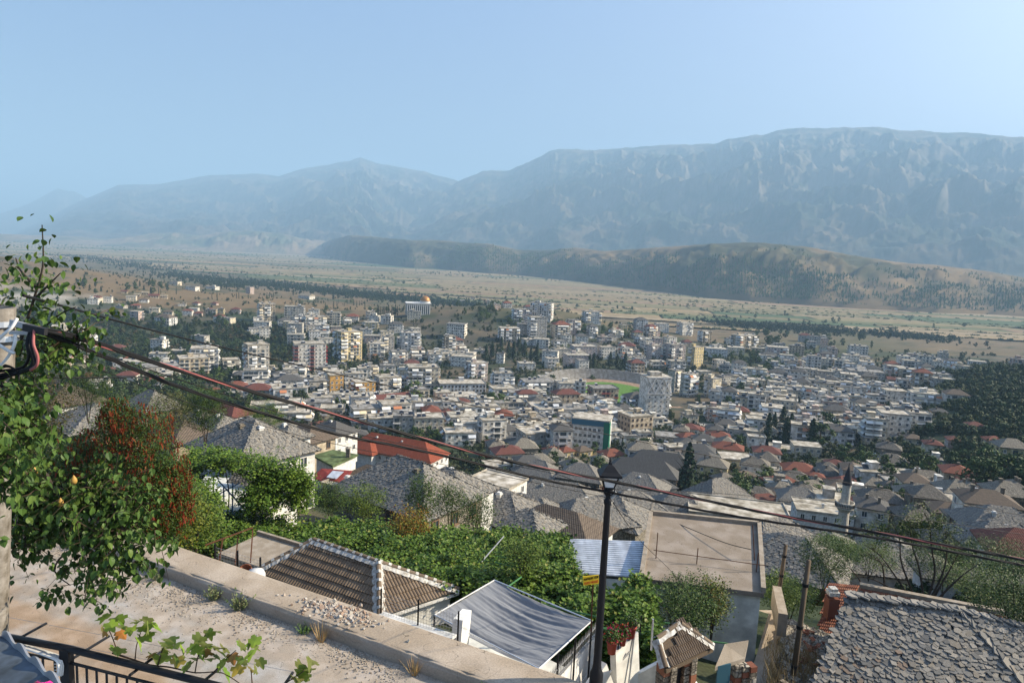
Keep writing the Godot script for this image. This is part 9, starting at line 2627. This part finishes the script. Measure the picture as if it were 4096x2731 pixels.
func landmarks():
	rng.seed = 61
	# stadium: grass, track and curved concrete terraces
	var c: Vector3 = Vector3(86.21, 24.79, -512.26)
	var yaw := .35
	var bs := Basis(Vector3.UP, yaw)
	var oval := func(a: float, rx_: float, rz: float) -> Vector3:
		return c + bs * Vector3(cos(a) * rx_, 0, sin(a) * rz)
	for q in [["sports_track", 42.0, 62.0, .7, mat(lin(.30, .2, .14), .95, M.t_field, .05), "reddish running track round the green pitch"], ["football_pitch", 30.0, 48.0, .9, mat(lin(.10, .20, .035), .95, M.t_field, .06), "bright green football pitch inside the stadium"]]:
		var m := MB.new()
		for k in 48: m.tri(c + Vector3(0, q[3], 0), oval.call(TAU * (k + 1) / 48, q[1], q[2]) + Vector3(0, q[3], 0), oval.call(TAU * k / 48, q[1], q[2]) + Vector3(0, q[3], 0))
		tag(ground_part(q[0], m.mesh(), q[4]), q[5])
	var st := thing("stadium_stand", "curved grey concrete terraces of the oval stadium", "stadium", c)
	for r in 12:
		var m := MB.new()
		for k in 40:
			var a := lerpf(-2.9, -.35, k / 40.0); var b := lerpf(-2.9, -.35, (k + 1) / 40.0)
			var i0: Vector3 = oval.call(a, 42 + r * 1.3, 62 + r * 1.3) - c; var i1: Vector3 = oval.call(b, 42 + r * 1.3, 62 + r * 1.3) - c
			var o0: Vector3 = oval.call(a, 43.3 + r * 1.3, 63.3 + r * 1.3) - c; var o1: Vector3 = oval.call(b, 43.3 + r * 1.3, 63.3 + r * 1.3) - c
			var h := Vector3(0, .8 + r * .55, 0)
			m.quad(i0 + h, o0 + h, o1 + h, i1 + h)
			m.quad(i1 + h, i1, i0, i0 + h)
		part(st, "terrace_step", m.mesh(), M.roofs.F2)
	# hall with the gold dome on the knoll
	var p: Vector3 = Vector3(-124.15, 43.57, -882.29)
	var o := thing("domed_hall", "grey columned hall with a golden dome on the dry knoll", "building", p, .25)
	var m := MB.new()
	m.at(Vector3(30, 15, 20), Vector3(0, 6.5, 0))
	part(o, "wall", m.mesh(), M.walls[2])
	m = MB.new()
	m.at(Vector3(32, 1.2, 22), Vector3(0, 14.6, 0))
	part(o, "cornice", m.mesh(), M.whitep)
	for k in 12:
		m = MB.new()
		m.at(Vector3(.9, 13, .9), Vector3(-14.2 + k * 2.58, 6.5, 10.4))
		part(o, "column", m.mesh(), M.whitep)
	for k in 11:
		m = MB.new()
		m.at(Vector3(1.2, 10, .2), Vector3(-12.9 + k * 2.58, 6.5, 10.05))
		part(o, "window", m.mesh(), M.pane)
	m = MB.new()
	m.lathe([Vector2(6.6, 13), Vector2(6.6, 17.2), Vector2(6.9, 17.2), Vector2(6.9, 17.6), Vector2(6.3, 17.6)], 28, Vector3(9, 0, 3))
	part(o, "drum", m.mesh(), M.whitep)
	m = MB.new()
	var prof := []
	for k in 11: prof.append(Vector2(6.4 * cos(k * PI / 20), 17.6 + 6.6 * sin(k * PI / 20)))
	m.lathe(prof, 28, Vector3(9, 0, 3))
	part(o, "dome", m.mesh(true), mat(lin(.46, .23, .08), .45, M.t_soft, .2, null, 1, .35))
	# slab tower wrapped in crossed white braces
	p = Vector3(94.92, 26.91, -439.58)
	o = thing("braced_tower", "tall grey apartment tower wrapped in crossed white braces", "apartment block", p, .2)
	m = MB.new()
	m.at(Vector3(16, 29, 13), Vector3(0, 12, 0))
	part(o, "wall", m.mesh(), M.walls[0])
	m = MB.new()
	m.at(Vector3(17, .6, 14), Vector3(0, 26.7, 0))
	m.at(Vector3(8, 2.6, 6), Vector3(-1, 28.2, 0))
	part(o, "roof", m.mesh(), M.roofs.F3)
	for f in [[0.0, 16.0, 6.65], [PI / 2, 13.0, 8.15]]:
		var b := Basis(Vector3.UP, f[0])
		for s in 8:
			for k in int(f[1] / 3.6):
				put_mesh(o, "window", window_mesh(1.1, 1.2, 0), Transform3D(b, b * Vector3((k + .5) * f[1] / int(f[1] / 3.6) - f[1] / 2, s * 3 + 1.8, f[2] - .14)))
		for k in 3:
			for s in [-1, 1]:
				m = MB.new()
				var x0: float = (k / 3.0 - .5) * f[1]; var x1: float = ((k + 1) / 3.0 - .5) * f[1]
				m.bar(b * Vector3(x0, 16.5 + 5.0 * (1 - s), f[2] + .5), b * Vector3(x1, 16.5 + 5.0 * (1 + s), f[2] + .5), .5)
				part(o, "brace", m.mesh(), M.whitep)
		m = MB.new()
		m.bar(b * Vector3(-f[1] / 2, 16.2, f[2] + .5), b * Vector3(f[1] / 2, 16.2, f[2] + .5), .5)
		m.bar(b * Vector3(-f[1] / 2, 26.6, f[2] + .5), b * Vector3(f[1] / 2, 26.6, f[2] + .5), .5)
		part(o, "brace_frame", m.mesh(), M.whitep)
	# white block under green builders' netting
	p = Vector3(40.44, 37.43, -319.2)
	o = thing("netted_building", "white block with blue hoarding and green builders' netting on its corner", "building", p, -.25)
	m = MB.new()
	m.at(Vector3(17, 18, 12), Vector3(0, 6.5, 0))
	part(o, "wall", m.mesh(), M.walls[6])
	m = MB.new()
	m.at(Vector3(18, .5, 13), Vector3(0, 15.8, 0))
	part(o, "roof", m.mesh(), M.roofs.F3)
	m = MB.new()
	m.at(Vector3(17.6, 2.6, .1), Vector3(-.3, 14.2, 6.25))
	part(o, "blue_hoarding", m.mesh(), mat(lin(.03, .10, .16), .7))
	m = MB.new()
	m.at(Vector3(.1, 15, 5), Vector3(8.75, 7.6, 3.8))
	m.at(Vector3(2.6, 15, .1), Vector3(7.4, 7.6, 6.5))
	part(o, "green_netting", m.mesh(), mat(lin(.03, .22, .14), .9, M.t_speck, .5))
	for s in 4:
		for k in 6: put_mesh(o, "window", window_mesh(1.3, 1.5, 0), Transform3D(Basis(), Vector3(-7 + k * 2.2, 1.7 + s * 3.1, 6.0)))
	# the boulevard and its parked cars
	m = MB.new()
	var line := [Vector3(138.98, 27.94, -439.56), Vector3(165.44, 26.64, -494.17), Vector3(201.34, 25.05, -564), Vector3(243.56, 23.78, -642.2), Vector3(300.15, 22.51, -747.94), Vector3(359.53, 21.11, -852.09)]
	for k in line.size() - 1:
		var a: Vector3 = line[k] + Vector3(0, .9, 0); var b: Vector3 = line[k + 1] + Vector3(0, .9, 0)
		var sx := (b - a).cross(Vector3.UP).normalized() * 6.0
		m.quad(a - sx, b - sx, b + sx, a + sx)
	tag(ground_part("boulevard", m.mesh(), mat(lin(.16, .16, .16), .95, M.t_field, .1)), "straight town boulevard lined with trees and parked cars")
	var paints := [lin(.6, .6, .6), lin(.7, .7, .68), lin(.05, .06, .08), lin(.2, .2, .22), lin(.3, .03, .03), lin(.08, .14, .3)]
	var words := ["silver", "white", "black", "grey", "red", "blue"]
	for k in 46:
		var u := k / 46.0 * (line.size() - 1)
		var i := mini(int(u), line.size() - 2)
		var a: Vector3 = line[i].lerp(line[i + 1], u - i)
		var d: Vector3 = (line[i + 1] - line[i]).normalized()
		var side := d.cross(Vector3.UP).normalized() * (4.6 if k % 2 else -4.6)
		car(a + side + Vector3(0, .92, 0), atan2(d.x, d.z), paints[k % 6], words[k % 6], "parked along the tree-lined boulevard")
	for q in [[Vector3(-161, 27.28, -496.06), 0], [Vector3(-162.55, 26.53, -506.64), 1], [Vector3(-168.49, 26.18, -513.22), 3], [Vector3(-155.8, 27.5, -491.35), 0], [Vector3(53.77, 23.33, -609.75), 1], [Vector3(57.36, 23.34, -611.92), 0], [Vector3(61.32, 23.34, -612.91), 1], [Vector3(68.9, 23.34, -613.55), 3]]:
		car(q[0] + Vector3(0, .1, 0), fr(0, 3), paints[q[1]], words[q[1]], "in the car park by the " + ("red-striped tower" if q[0].x < -50 else "stadium terraces"))

func car(p: Vector3, yaw: float, c: Color, word: String, where: String):
	if not cache.has("car_body"):
		var m := MB.new()
		m.at(Vector3(1.75, .65, 4.2), Vector3(0, .6, 0))
		cache["car_body"] = m.mesh()
		m = MB.new()
		var b := [Vector3(-.8, .9, 1.0), Vector3(.8, .9, 1.0), Vector3(.8, .9, -1.7), Vector3(-.8, .9, -1.7)]
		var t := [Vector3(-.65, 1.45, .4), Vector3(.65, 1.45, .4), Vector3(.65, 1.45, -1.3), Vector3(-.65, 1.45, -1.3)]
		for k in 4: m.quad(t[k], t[(k + 1) % 4], b[(k + 1) % 4], b[k])
		m.quad(t[3], t[2], t[1], t[0])
		cache["car_cabin"] = m.mesh()
		m = MB.new()
		m.tube([Vector3(-.1, 0, 0), Vector3(.1, 0, 0)], .32, .32, 10)
		cache["car_wheel"] = m.mesh()
	if not cache.has("paint" + word):
		var pm := mat(c, .3)
		pm.clearcoat_enabled = true
		cache["paint" + word] = pm
	var o := thing("parked_car", word + " car " + where, "car", p, yaw, word + " cars " + where)
	part(o, "body", cache["car_body"], cache["paint" + word])
	part(o, "cabin", cache["car_cabin"], M.pane)
	for q in [Vector3(-.8, .32, 1.3), Vector3(.8, .32, 1.3), Vector3(-.8, .32, -1.3), Vector3(.8, .32, -1.3)]:
		part(o, "wheel", cache["car_wheel"], M.black, Transform3D(Basis(), q))
